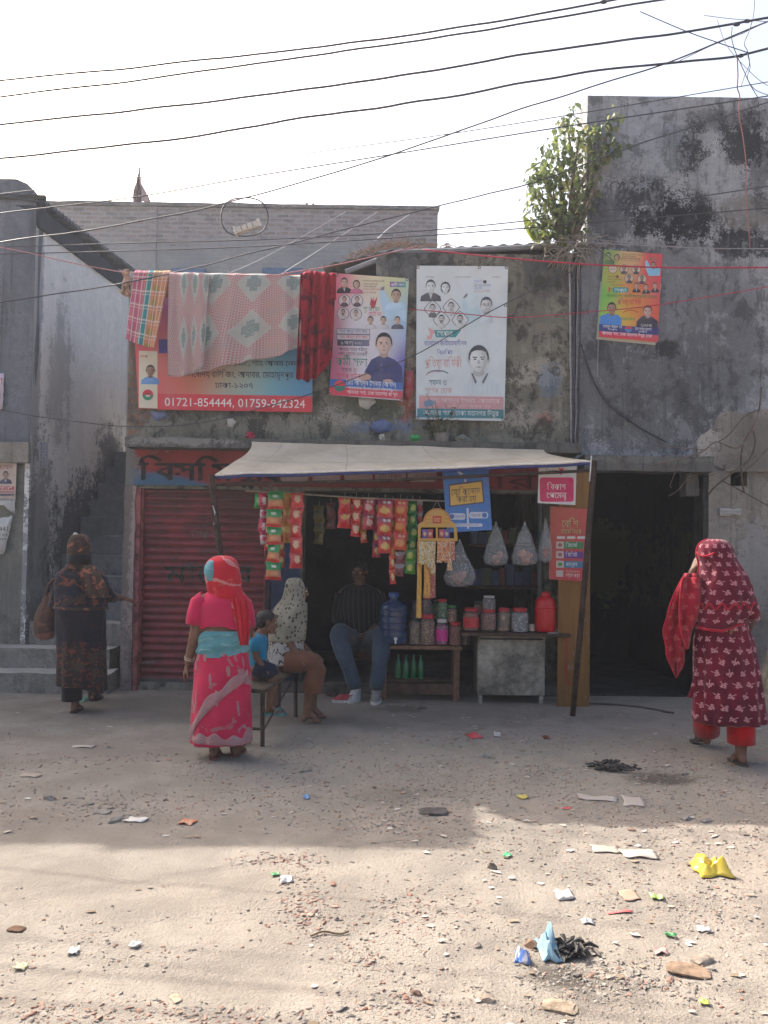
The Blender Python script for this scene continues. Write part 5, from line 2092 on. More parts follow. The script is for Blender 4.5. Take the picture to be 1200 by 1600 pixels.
# red jug
p = P(852, 986, 7.86)
k = 7.86 / F
rp_ = Mat('red_plastic', .32, .45).color((.50, .012, .016)).m
jg = thing('jug', 'bright red plastic jug with a domed lid on the metal counter', 'jug', p)
m = MB()
r = 16.5 * k
m.lathe([(.001, 0), (r * .9, 0), (r * .95, .008), (r, .03), (r, .20), (r * 1.04, .205), (r * 1.04, .225), (r * .97, .23), (r * .9, .265)], p, rp_, 24)
m.build('body', jg)
m = MB()
m.lathe([(r * .96, .266), (r * .96, .282), (r * .8, .315), (r * .45, .345), (r * .42, .375), (r * .25, .385), (.001, .386)], p, rp_, 24)
m.build('lid', jg)
m = MB()
m.tube(smoothpath([p + V((r * .95, -.01, .24)), p + V((r * 1.35, -.02, .21)), p + V((r * 1.35, -.02, .12)), p + V((r * .95, -.01, .08))], 5), .009, rp_, 8)
m.build('handle', jg)
# tray and folded cloths beside it
m = MB()
p = P(868, 991, 7.80)
m.bbox((p.x - .08, 7.76, p.z + .0), (p.x + .13, 7.98, p.z + .02), simple('grey_tray', (.3, .29, .27), .5, .4), .006)
tag(m.build('tray', None), 'flat grey tray at the right end of the metal counter', 'tray')
m = MB()
for dx, c in ((.0, (.42, .3, .28)), (.05, (.36, .05, .05)), (.085, (.45, .12, .10))):
    m.ell((p.x - .01 + dx, 7.86, p.z + .042), (.04, .05, .022), simple('cloth_%d' % int(dx * 100), c, .9), jit=.8)
tag(m.build('rag', None), 'crumpled red and pink rag lying on the grey tray', 'rag')

jar(727, 1008, 14, 30, 8.05, candy('dark_sweets', (.10, .04, .04), (.2, .1, .08), 80), lg, 'slim green-lidded jar at the very end of the counter table', .9)
jar(706, 972, 15, 26, 8.0, candy('mixed_sweets', (.32, .07, .05), (.55, .40, .2), 75), lg, 'green-lidded jar of mixed sweets on the squat orange jar', .9)
jar(680, 968, 13, 30, 8.12, candy('green_sweets', (.05, .2, .05), (.2, .35, .12), 70), lk, 'black-lidded jar standing behind between the striped and pink jars', .9)
jar(749, 960, 17, 20, 8.02, candy('orange_sweets', (.42, .09, .03), (.30, .04, .03), 60), lk, 'little black-lidded jar behind the red-labelled jar', .9)
jar(800, 984, 16, 32, 8.05, candy('brown_candy', (.25, .10, .07), (.45, .12, .08), 65), lg, 'green-lidded jar behind the biscuits and the white packets', .9)
# water bottle with a tap
p = P(614.5, 1005, 8.02)
k = 8.02 / F
wb = thing('water_bottle', 'large dark blue drinking-water bottle with a white tap on the counter table', 'water bottle', p)
m = MB()
wbm = Mat('blue_polycarbonate', .18, .5)
_n = wbm.noi(wbm.coord(), 8, 4, .6)
wbm.color(wbm.mix(_n.ss(.4, .7), (.012, .035, .10), (.025, .06, .13)))
r = 22 * k
pr = [(r * .82, 0), (r * .97, .008)]
z = .02
for i in range(5):
    pr += [(r, z), (r, z + .04), (r * .95, z + .048), (r * .95, z + .058)]
    z += .066
pr += [(r, z), (r * .98, z + .02), (r * .75, z + .055), (r * .4, z + .08), (r * .32, z + .09), (r * .32, z + .125)]
m.lathe(pr, p, wbm.m, 26)
m.build('body', wb)
m = MB()
m.lathe([(r * .36, z + .11), (r * .36, z + .15), (r * .3, z + .155), (.001, z + .155)], p, simple('blue_cap', (.03, .1, .3), .4), 18)
m.build('cap', wb)
m = MB()
q = p + V((.02, -r - .005, .035))
wp_ = simple('white_plastic', (.6, .6, .58), .4, .4, .05)
m.tube([q + V((0, .02, .01)), q + V((0, -.03, .01)), q + V((0, -.04, -.015))], .009, wp_, 8)
m.bbox(q + V((-.016, -.034, .018)), q + V((.016, -.022, .044)), wp_, .003)
m.build('tap', wb)

# ---------------------------------------------------------------- hanging goods
FOIL = inkmat('foil_print', .24, .6, .04, .6, 38)
def packet(parent, off, w_, h_, colf, th=.014, name='packet', twist=0.0, nx=10, ny=14):
    """pillow-shaped foil packet hung at off below the parent's origin"""
    m = MB()
    sd = random.uniform(0, 50)
    o = BASE[parent.name]
    def f(u, v, s):
        e = math.sin(math.pi * u) ** .55 * max(0, math.sin(math.pi * min(1, max(0, (v - .07) / .86)))) ** .5
        e *= th * (1 + .5 * noise.noise(V((u * 3 + sd, v * 4, 1))))
        wv = .004 * noise.noise(V((u * 2, v * 3 + sd, 5)))
        xx = (u - .5) * w_ * (1.06 - .16 * math.sin(math.pi * v) + .03 * noise.noise(V((v * 5, sd, u))))
        p = V((xx, -s * e + wv, -v * h_))
        p = Matrix.Rotation(twist, 3, 'Z') @ p
        return o + V(off) + p
    cf = lambda u, v: colf(u, v)
    m.grid(lambda u, v: f(u, v, 1), nx, ny, FOIL, cf)
    m.grid(lambda u, v: f(1 - u, v, 1 * -1), nx, ny, FOIL, lambda u, v: colf(1 - u, v))
    return m.build(name, parent, smooth=70)


def strip(px, py, Y, w_, h_, n, colf, label, gap=0.0, alt=None, twist=.0, th=.024, lean=0.0):
    k = Y / F
    p = P(px, py, Y)
    t = thing('packet_strip', label, 'snack packets', p, 'strips of packets hung in the stall')
    protos = {}
    rl = random.Random(int(px * 7))
    # the cord it hangs by
    m = MB()
    m.tube([p + V((0, .003, -n * h_ * k)), p + V((0, .003, 0)), p + V((0, .003, .05))], .002, simple('pale_string', (.4, .36, .3), .9), 5)
    m.build('string', t)
    for i in range(n):
        f = (alt[i % len(alt)] if alt else colf)
        key = id(f)
        if key not in protos:
            o = packet(t, (0, 0, 0), w_ * k, h_ * k * 1.02, f, th)
            protos[key] = o
        else:
            o = protos[key].copy()
            COL.objects.link(o)
            o.parent = t
        o.location = (lean * i * k + rl.uniform(-.006, .006), rl.uniform(-.008, .008), -i * h_ * k)
        o.rotation_euler = (rl.uniform(-.12, .12), rl.uniform(-.10, .10), rl.uniform(-.55, .55) + twist)
    return t


def img(bg, top, blob, bc=(.5, .5), br=(.3, .22), crimp=None, word=None):
    def f(u, v):
        c = bg
        if v < .34: c = top
        d = ((u - bc[0]) / br[0]) ** 2 + ((v - bc[1]) / br[1]) ** 2
        if d + .5 * noise.noise(V((u * 9, v * 9, bc[0] * 9))) < 1: c = blob
        if word and .14 < v < .28 and .15 < u < .85 and int(u * 14) % 2: c = word
        if crimp and (v < .06 or v > .94): c = crimp
        return c
    return f


rS, oS, gS, yS = (.50, .02, .025), (.55, .16, .03), (.02, .22, .05), (.58, .34, .04)
chip = (.60, .34, .10)
# frame rod the goods hang from
m = MB()
m.tube([P(384, 767, 7.42), P(470, 772, 7.42), P(560, 778, 7.42), P(720, 784, 7.42)], .008, simple('pale_stick', (.33, .28, .22), .9), 8)
tag(m.build('hanging_rod', None), 'thin pale stick under the awning that the packet strips hang from', 'rod')


def greenorange(u, v):
    if v < .46:
        c = gS
        if ((u - .5) / .2) ** 2 + ((v - .24) / .09) ** 2 < 1: c = (.55, .58, .5)
    else:
        c = (.50, .17, .07) if v < .84 else (.5, .03, .02)
        if ((u - .55) / .3) ** 2 + ((v - .64) / .12) ** 2 < 1: c = (.58, .26, .12)
    return c


strip(430, 768, 7.3, 25, 27.5, 5, greenorange, 'long strip of green and orange snack packets beside the blue door', th=.028)
strip(411, 770, 7.33, 14, 20, 4, img((.48, .04, .10), (.5, .45, .45), (.5, .1, .12), (.5, .6), (.3, .2)), 'twisted strip of red and silver sachets leftmost under the awning', alt=[img((.48, .04, .10), (.48, .04, .10), (.55, .5, .5), (.6, .6), (.3, .3)), img((.55, .5, .5), (.5, .06, .1), (.5, .05, .1), (.4, .6), (.4, .2))], twist=.7)
strip(403, 772, 7.36, 11, 22, 1, img((.02, .3, .06), (.02, .35, .08), (.3, .5, .3)), 'single shiny green packet turned sideways left of the sachets', twist=.9)
strip(450, 770, 7.4, 18, 26, 3, img((.52, .24, .03), (.55, .34, .05), (.5, .15, .03), (.5, .6), (.4, .2)), 'strip of three yellow-orange packets behind the green and orange strip')
strip(464, 770, 7.31, 21, 23.5, 5, img(rS, (.5, .06, .05), (.58, .40, .24), (.55, .42), (.26, .26), crimp=(.4, .01, .02)), 'long strip of red packets with a tan biscuit picture left of the shop opening')
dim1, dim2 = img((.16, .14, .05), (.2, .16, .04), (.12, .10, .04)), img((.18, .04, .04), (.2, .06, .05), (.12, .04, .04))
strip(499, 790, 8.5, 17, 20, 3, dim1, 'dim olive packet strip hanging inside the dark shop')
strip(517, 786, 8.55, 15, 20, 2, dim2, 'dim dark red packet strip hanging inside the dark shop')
strip(539, 777, 7.45, 22, 24, 2, img(rS, rS, (.56, .32, .1), (.5, .3), (.35, .14), word=(.6, .5, .2)), 'pair of plain red packets first right of the shop opening')
strip(557, 778, 7.44, 15, 20, 3, img(rS, (.52, .05, .04), (.58, .42, .28), (.5, .4), (.36, .3)), 'narrow strip of three red packets with a cream disc', lean=.3)
strip(576, 779, 7.43, 20, 24, 2, img((.40, .03, .06), (.3, .03, .06), (.58, .38, .34), (.5, .55), (.3, .22), word=(.6, .5, .4)), 'pair of crimson packets with a white and pink picture')
strip(602, 780, 7.36, 25, 28, 3, img((.50, .03, .03), (.28, .02, .07), (.60, .38, .1), (.5, .62), (.34, .2), word=(.62, .6, .55)), 'strip of three red packets showing a heap of yellow chips')
strip(626, 781, 7.40, 22, 26, 3, img((.55, .07, .02), (.52, .03, .03), (.60, .22, .05), (.5, .6), (.36, .2), word=(.6, .4, .2)), 'strip of three orange-red packets right of the yellow chips strip')
strip(645, 783, 7.47, 13, 19, 6, img((.03, .22, .04), (.02, .16, .04), (.35, .42, .08), (.5, .55), (.34, .25)), 'long narrow strip of green packets left of the yellow hanger')
strip(656, 783, 7.5, 9, 18, 3, img((.4, .1, .1), (.45, .36, .34), (.4, .05, .05)), 'narrow strip of pink and white sachets behind the yellow hanger')
strip(612, 868, 7.38, 10, 22, 2, img((.50, .04, .03), (.55, .1, .04), (.56, .4, .2)), 'short strip of thin red sachets below the chips strip')
strip(625, 862, 7.46, 16, 19, 2, img((.28, .09, .09), (.35, .3, .3), (.2, .05, .06), (.5, .6), (.3, .2)), 'pair of silver and maroon sachets below the orange-red strip')
strip(642, 858, 7.43, 16, 19, 2, img((.10, .30, .03), (.08, .22, .03), (.42, .45, .10), (.5, .5), (.3, .25)), 'pair of lime green packets below the narrow green strip')

# a second row behind
for px, py, w_, n_, f_, lab in ((421, 772, 14, 4, img((.45, .03, .04), (.3, .03, .05), (.55, .4, .2)), 'dark red strip squeezed between the silver sachets and the green and orange packets'),
        (441, 776, 12, 5, img((.50, .10, .03), (.45, .05, .03), (.58, .4, .15)), 'orange strip behind the right edge of the green and orange packets'),
        (548, 781, 14, 2, img((.35, .03, .06), (.4, .05, .1), (.5, .35, .3)), 'small maroon packets behind the two plain red ones'),
        (567, 782, 12, 3, img((.46, .05, .03), (.5, .2, .04), (.55, .4, .2)), 'narrow orange and red strip behind the cream disc strip'),
        (590, 783, 14, 4, img((.40, .02, .05), (.2, .02, .07), (.55, .42, .12)), 'maroon strip peeping out left of the yellow chips strip'),
        (614, 784, 13, 4, img((.48, .07, .02), (.5, .04, .03), (.56, .3, .08)), 'orange strip peeping out between the chips strips'),
        (636, 784, 12, 5, img((.06, .18, .05), (.25, .3, .05), (.4, .4, .12)), 'dark green strip between the orange-red and the narrow green strips')):
    strip(px, py, 7.52, w_, 22, n_, f_, lab)
# yellow card rack with sachets
yk = thing('display_hanger', 'yellow card display hanger with rows of sachets dangling below it', 'display', P(683, 795, 7.25))
YK = inkmat('yellow_card', .5, .35, .1)
def cardpoly(pts, Y, th, col, mb):
    n = len(pts)
    vs = [P(a, b, Y) for a, b in pts]
    mb.add(vs + [p + V((0, th, 0)) for p in vs], [tuple(range(n - 1, -1, -1)), tuple(range(n, 2 * n))] + [(i, (i + 1) % n, n + (i + 1) % n, n + i) for i in range(n)], YK, col)
m = MB()
arch = [(653, 824), (655, 818)] + [(683 + 22 * math.cos(R(a)), 817 - 23 * math.sin(R(a))) for a in range(175, 0, -12)] + [(711, 818), (713, 824)]
cardpoly(arch, 7.25, .006, (.52, .30, .06), m)
for q in (((653, 824.2), (657, 824.2), (657, 843), (653, 844)), ((681, 824.2), (684, 824.2), (684, 843), (681, 843)), ((709, 824.2), (714, 824.2), (715, 845), (710, 844)), ((653, 841), (714, 841), (714.5, 845.5), (653, 845.5))):
    cardpoly(q, 7.25 - .0008 * (q[0][1] == 841), .006, (.50, .27, .05), m)
m.build('card', yk)
s = Sheet(7.247, YK, 0, .0008)
s.rect(676, 806, 690, 818, (.45, .05, .04))
s.k = 1
s.text(678, 816, 10, 7, 'মজা', (.6, .42, .1))
s.k = 0
for y in (803, 809, 815):
    s.rect(692, y, 702, y + 1.4, (.45, .2, .05), None, 2)
    s.rect(664, y + 2, 674, y + 3.4, (.45, .2, .05), None, -1)
s.ring(683, 816.5, 21, 21.5, 1.3, (.45, .12, .04), 185, 355)
s.build('print', parent=yk)
m = MB()
for x in (675, 690):
    m.tube([P(x, 797, 7.25), P(683, 782, 7.3)], .002, simple('pale_string', (.4, .36, .3), .9), 5)
m.build('string', yk)
rl = random.Random(3)
for x0, c, n, y0, h in ((658, (.55, .45, .22), 7, 846, 34), (662, (.52, .38, .14), 7, 846, 36), (667, (.58, .42, .16), 7, 846, 34), (672, (.50, .38, .2), 8, 846, 40), (677, (.5, .34, .16), 7, 846, 50),
                        (687, (.52, .18, .04), 8, 845, 34), (693, (.55, .2, .05), 8, 845, 32), (699, (.50, .14, .04), 7, 845, 34), (703, (.50, .3, .12), 7, 845, 46), (708, (.45, .1, .04), 6, 845, 30)):
    w_ = n * .00595
    def cf(u, v, c=c):
        t = noise.noise(V((u * 4, v * 26 + x0, 3)))
        if t > .15: return tuple(q * .45 for q in c)
        if t < -.25: return (.55, .5, .4)
        return c
    packet(yk, P(x0, y0, 7.245) - BASE[yk.name] + V((0, rl.uniform(-.012, .0), 0)), w_, h * 7.25 / F, cf, .004, 'sachet_row', rl.uniform(-.3, .3), 6, 22)
for x0, w_, y0, h, c in ((656, 8, 846, 119, (.54, .28, .03)), (668, 11, 872, 62, (.55, .24, .03)), (677, 8, 882, 52, (.30, .06, .06))):
    def cf(u, v, c=c):
        t = noise.noise(V((u * 3, v * 30 + x0, 9)))
        return tuple(q * .55 for q in c) if t > .12 else (c if t > -.4 else (.58, .4, .1))
    packet(yk, P(x0, y0, 7.27) - BASE[yk.name], w_ * 7.27 / F, h * 7.27 / F, cf, .004, 'sachet_row', .1, 6, 30)
for x0, c in ((664, (.12, .08, .3)), (672, (.42, .06, .08)), (690, (.42, .06, .08)), (698, (.12, .08, .3))):
    packet(yk, P(x0, 827, 7.275) - BASE[yk.name], .055, .085, img(c, c, (.5, .3, .2), (.5, .5), (.3, .2)), .008, 'sachet_row')

# clear bags
PBG = clear('poly_bag', (.9, .92, .93), .22, .1)
def polybag(px, py, Y, w_, h_, col, label, lump=9):
    k = Y / F
    p = P(px, py, Y)
    t = thing('plastic_bag', label, 'bag', p, 'clear bags hung in the stall')
    w_, h_ = w_ * k, h_ * k
    m = MB()
    rng = random.Random(int(px))
    sd = rng.uniform(0, 90)
    prof = [(.004, .02), (.010, 0), (.08 * w_, -.06 * h_), (.26 * w_, -.32 * h_), (.42 * w_, -.6 * h_), (.5 * w_, -.8 * h_), (.42 * w_, -.95 * h_), (.15 * w_, -1.0 * h_), (.001, -1.0 * h_)]
    n = 26
    vs = []
    for r, z in prof:
        for i in range(n):
            a = 2 * math.pi * i / n
            q = 1 + .28 * noise.noise(V((math.cos(a) * 2.5 + sd, math.sin(a) * 2.5, z * 9))) + .10 * math.sin(a * 9 + sd)
            vs.append(p + V((r * q * math.cos(a), r * q * math.sin(a) * .6, z)))
    fs = [(j * n + i, j * n + (i + 1) % n, (j + 1) * n + (i + 1) % n, (j + 1) * n + i) for j in range(len(prof) - 1) for i in range(n)]
    m.add(vs, fs, PBG)
    m.build('bag', t, smooth=180)
    m = MB()
    cm = simple('bag_goods_%d' % int(px), col, .7, .3, .3, 14)
    for i in range(lump):
        a = rng.uniform(0, 6.28)
        q = rng.uniform(.0, .26) * w_
        m.ell(p + V((q * math.cos(a), q * .5 * math.sin(a), -h_ * rng.uniform(.7, .9))), (w_ * rng.uniform(.09, .16), w_ * .1, w_ * rng.uniform(.1, .2)), cm, sub=1, jit=.4)
    m.build('contents', t)
polybag(775, 818, 7.5, 37, 66, (.40, .20, .15), 'clear bag of pale pink buns hanging left of the other two bags')
polybag(820, 818, 7.5, 40, 66, (.46, .22, .15), 'clear bag of orange-pink buns hanging in the middle of the stall opening', 11)
polybag(853, 812, 7.62, 22, 66, (.40, .13, .10), 'narrow clear bag half behind the red offer poster')
polybag(718, 845, 7.4, 46, 72, (.30, .14, .12), 'big loosely filled clear bag hanging below the blue sign')
# goods shelves at the back
for i, (x0, x1, yb, lab) in enumerate(((735, 868, 850, 'upper'), (730, 868, 915, 'middle'))):
    a, b = P(x0, yb, 8.9), P(x1, yb, 8.9)
    m = MB()
    m.bbox((a.x, 8.85, a.z - .03), (b.x, 9.15, a.z), wdk, .004)
    tag(m.build('shelf_board', None), 'dark %s shelf board at the back of the stall' % lab, 'shelf')
rs_ = random.Random(8)
nsh = 0
for yb in (850, 915):
    x = 737
    while x < 858:
        a = P(x, yb, 8.9)
        w_, h = rs_.uniform(.06, .11), rs_.uniform(.12, .24)
        c = rs_.choice([(.12, .03, .03), (.05, .07, .13), (.15, .13, .1), (.06, .08, .05), (.14, .09, .03)])
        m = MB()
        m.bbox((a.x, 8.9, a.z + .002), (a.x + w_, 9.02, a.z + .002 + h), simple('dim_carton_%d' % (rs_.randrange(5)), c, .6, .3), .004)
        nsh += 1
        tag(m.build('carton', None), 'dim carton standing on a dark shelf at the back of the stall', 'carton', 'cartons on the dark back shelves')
        x += (w_ + .006) * F / 8.9
# steel post behind the bags
m = MB()
m.tube([V((P(843, 900, 8.2).x, 8.2, .1)), V((P(843, 900, 8.2).x, 8.2, 2.2))], .02, simple('grey_post', (.10, .11, .12), .6, .4), 10)
tag(m.build('steel_post', None), 'slim grey steel post behind the clear bags', 'post')
# ---------------------------------------------------------------- people
SK = Mat('brown_skin', .6, .35)
_p = SK.coord()
_n = SK.noi(_p, 14, 5, .6)
SK.color(SK.mix(_n.ss(.35, .65), (.13, .062, .038), (.175, .088, .055))).bump(SK.noi(_p, 120, 3, .6), .15, .002)
SK.inp('Subsurface Weight', .08)
SKm = SK.m
HAIR = simple('black_hair', (.016, .013, .012), .45, .4, .3, 60, .5)
EYE = simple('eye_white', (.5, .48, .45), .3, .5, .02, 9, 0)
EYD = simple('dark_eye', (.02, .012, .01), .2, .5, .02, 9, 0)


class Body:
    """tapered limbs and rounded masses fused into one continuous skin"""
    def __init__(s):
        s.mb = MB()

    def cap(s, p, q, a, b):
        p, q = V(p), V(q)
        d = q - p
        L = max(d.length, 1e-4)
        d /= L
        pts, rs = [], []
        for t in (-88, -60, -30, 0):
            pts.append(p + d * a * math.sin(R(t)))
            rs.append(a * math.cos(R(t)))
        for t in (0, 30, 60, 88):
            pts.append(q + d * b * math.sin(R(t)) + d * (1e-4 if t == 0 else 0))
            rs.append(b * math.cos(R(t)))
        s.mb.tube(pts, rs, SKm, 14)

    def chain(s, pts, rs):
        for i in range(len(pts) - 1):
            s.cap(pts[i], pts[i + 1], rs[i], rs[i + 1])

    def ell(s, c, r, rot=None):
        s.mb.ell(c, r, SKm, rot=rot, sub=3)

    def head(s, c, k, yaw, pitch=0.0, neck=None):
        """c: middle of the head, k: scale (1 = 0.22 m high), yaw: degrees the face is turned from +y towards +x"""
        M = Matrix.Rotation(R(-yaw), 3, 'Z') @ Matrix.Rotation(R(pitch), 3, 'X')
        s.hM, s.hc, s.hk = M, V(c), k
        f = lambda x, y, z: V(c) + M @ (V((x, y, z)) * k)
        s.hf = f
        s.ell(f(0, -.008, .028), V((.074, .094, .082)) * k, M)
        s.ell(f(0, .022, -.035), V((.058, .066, .072)) * k, M)
        s.cap(f(-.022, .055, -.085), f(.022, .055, -.085), .024 * k, .024 * k)
        s.cap(f(0, .088, .012), f(0, .104, -.026), .009 * k, .015 * k)
        for e in (-1, 1):
            s.cap(f(e * .014, .092, -.03), f(e * .016, .084, -.028), .009 * k, .009 * k)
            s.ell(f(e * .078, -.008, -.004), V((.010, .020, .032)) * k, M)
            s.cap(f(e * .02, .086, .030), f(e * .05, .074, .030), .009 * k, .008 * k)
            s.ell(f(e * .042, .062, -.022), V((.022, .02, .02)) * k, M)
        s.cap(f(-.020, .083, -.055), f(.020, .083, -.055), .008 * k, .008 * k)
        s.cap(f(-.016, .080, -.066), f(.016, .080, -.066), .009 * k, .009 * k)
        if neck is not None:
            s.cap(f(0, -.015, -.06), neck, .047 * k, .055 * k)

    def eyes(s, parent):
        for e in (-1, 1):
            m = MB()
            m.ell(s.hf(e * .033, .0745, .008), V((.014, .010, .009)) * s.hk, EYE, rot=s.hM)
            m.ell(s.hf(e * .033, .083, .008), V((.006, .004, .006)) * s.hk, EYD, rot=s.hM)
            m.build('eye', parent, smooth=180)

    def hand(s, wr, d, nrm, side, curl=.35, k=1.0):
        """wr: wrist, d: direction of the fingers, nrm: direction the palm faces, side: +1/-1 where the thumb sits"""
        wr, d = V(wr), V(d).normalized()
        nrm = V(nrm)
        nrm = (nrm - d * nrm.dot(d)).normalized()
        sd = d.cross(nrm)
        for i in range(4):
            o = (-.027 + .018 * i) * k
            s.cap(wr + sd * o * .5, wr + d * .078 * k + sd * o, .015 * k, .0105 * k)
            p = wr + d * .08 * k + sd * o
            q = i if side > 0 else 3 - i
            L = (.058, .072, .078, .068)[q] * k
            a = 0
            for j, t in enumerate((.45, .3, .25)):
                a += curl * (.8 + .2 * j) * (1.25 - .12 * q)
                e = d * math.cos(a) + nrm * math.sin(a)
                s.cap(p, p + e * L * t, (.0088 - .001 * j) * k, (.0082 - .0012 * j) * k)
                p = p + e * L * t
        p = wr + d * .022 * k + sd * side * .024 * k
        e = (d * .62 + sd * side * .70 + nrm * .3).normalized()
        s.cap(p, p + e * .036 * k, .0125 * k, .0105 * k)
        e2 = (e + d * .5).normalized()
        s.cap(p + e * .036 * k, p + e * .036 * k + e2 * .028 * k, .0100 * k, .0078 * k)

    def foot(s, an, d, k=1.0, flat=True):
        """an: ankle, d: where the toes point"""
        an, d = V(an), V(d).normalized()
        z = V((0, 0, 1)) if flat else V((0, 0, 1))
        sd = d.cross(z).normalized()
        gz = an + V((0, 0, -.062 * k))
        s.cap(an, gz - d * .028 * k + z * .016 * k, .034 * k, .030 * k)
        s.cap(an + d * .01, gz + d * .085 * k + z * .008 * k, .033 * k, .024 * k)
        for o, r, L in ((-.026, .012, .105), (-.012, .010, .122), (.0, .010, .13), (.012, .010, .132), (.026, .013, .13)):
            s.cap(gz + d * .06 * k + sd * o * k, gz + d * L * k + sd * o * 1.15 * k - z * .004 * k, .015 * k, r * .85 * k)

    def build(s, loc, label, voxel=.008, group=None):
        o = s.mb.build('raw_body', None)
        base = V(loc)
        for v in o.data.vertices:
            v.co += o.location - base
        o.location = base
        md = o.modifiers.new('r', 'REMESH')
        md.mode = 'VOXEL'
        md.voxel_size = voxel
        sm = o.modifiers.new('s', 'SMOOTH')
        sm.factor = .5
        sm.iterations = 3
        dg = bpy.context.evaluated_depsgraph_get()
        me = bpy.data.meshes.new_from_object(o.evaluated_get(dg))
        bpy.data.objects.remove(o)
        me.name = 'person'
        me.materials.clear()
        me.materials.append(SKm)
        me.shade_smooth()
        b = bpy.data.objects.new('person', me)
        COL.objects.link(b)
        b.location = base
        BASE[b.name] = base
        return tag(b, label, 'person', group)


def garment_mat(name, base, motif, kind='leaf', scale=12, dark=None, k=1.0, blot=None):
    """woven cloth with a printed motif, laid out in the cloth's own coordinates"""
    M = Mat(name, .9, .12)
    uv = M.coord('UV')
    nf = M.noi(uv, 110, 3, .6)
    nm = M.noi(uv, 5, 4, .6, .3)
    u, v, _ = M.xyz(M.va(uv, (7.3, 3.1, 0)))
    dk = dark or tuple(q * .55 for q in base)
    c = M.mix(nm.ss(.35, .65), dk, base)
    if kind == 'leaf':
        row = (v * scale).fl()
        uu = (u * scale + (row * .5).fr().gt(.25) * .5).fr() - .5
        vv = (v * scale).fr() - .5
        cell = M.comb((u * scale + (row * .5).fr().gt(.25) * .5).fl(), row, 0.0)
        ang = (X(M.nt, M.node('ShaderNodeTexWhiteNoise', {0: cell}, noise_dimensions='3D').outputs[0]) - .5) * 2.6
        ca, sa = (ang + 1.5708).sin(), ang.sin()
        uu, vv = uu * ca - vv * sa, uu * sa + vv * ca
        # three pointed leaflets and a stalk
        m = None
        for (ax_, ay) in ((0, .12), (.17, .0), (-.17, .0)):
            t = ((uu - ax_) * (uu - ax_) * 5.0 + (vv - ay) * (vv - ay) * (2.2 if ax_ == 0 else 3.4)).pw(.5)
            q = t.lt(.30 if ax_ == 0 else .26)
            m = q if m is None else m.mx(q)
        m = m * ((uu * 26.0).sin() * (vv * 19.0).sin()).gt(-.45)
        m = m.mx(uu.ab().lt(.035) * (vv + .2).ab().lt(.2))
        c = M.mix(m * k, c, motif)
    elif kind == 'blotch':
        n1 = M.noi(uv, scale, 3, .5, 1.2)
        n2 = M.noi(uv, scale * .45, 3, .5, .8)
        c = M.mix(n1.ss(.55, .60) * k, c, motif)
        if blot:
            c = M.mix(n2.ss(.56, .62) * .85, c, blot)
    elif kind == 'spot':
        vo = M.node('ShaderNodeTexVoronoi', {'Vector': M.vs(uv, (1.5, .8, 1)), 'Scale': scale, 'Randomness': .7})
        c = M.mix(X(M.nt, vo.outputs[0]).lt(.36) * k, c, motif)
    elif kind == 'vine':
        w_ = (v * scale + (u * scale * 1.7).sin() * .35 + (nm - .5) * 1.4).fr() - .5
        m = w_.ab().lt(.07) * (u * scale * .35).fr().gt(.25)
        n2 = M.noi(uv, 9, 4, .55, .9)
        c = M.mix(m * k, c, motif)
        c = M.mix(n2.ss(.60, .64) * .7, c, blot or motif)
    elif kind == 'stripe':
        c = M.mix(((u * scale).fr() - .5).ab().gt(.38) * k, c, motif)
    M.color(c)
    M.bump(nf * .5 + nm * .5, .35, .006)
    M.inp('Sheen Weight', .15)
    return M.m


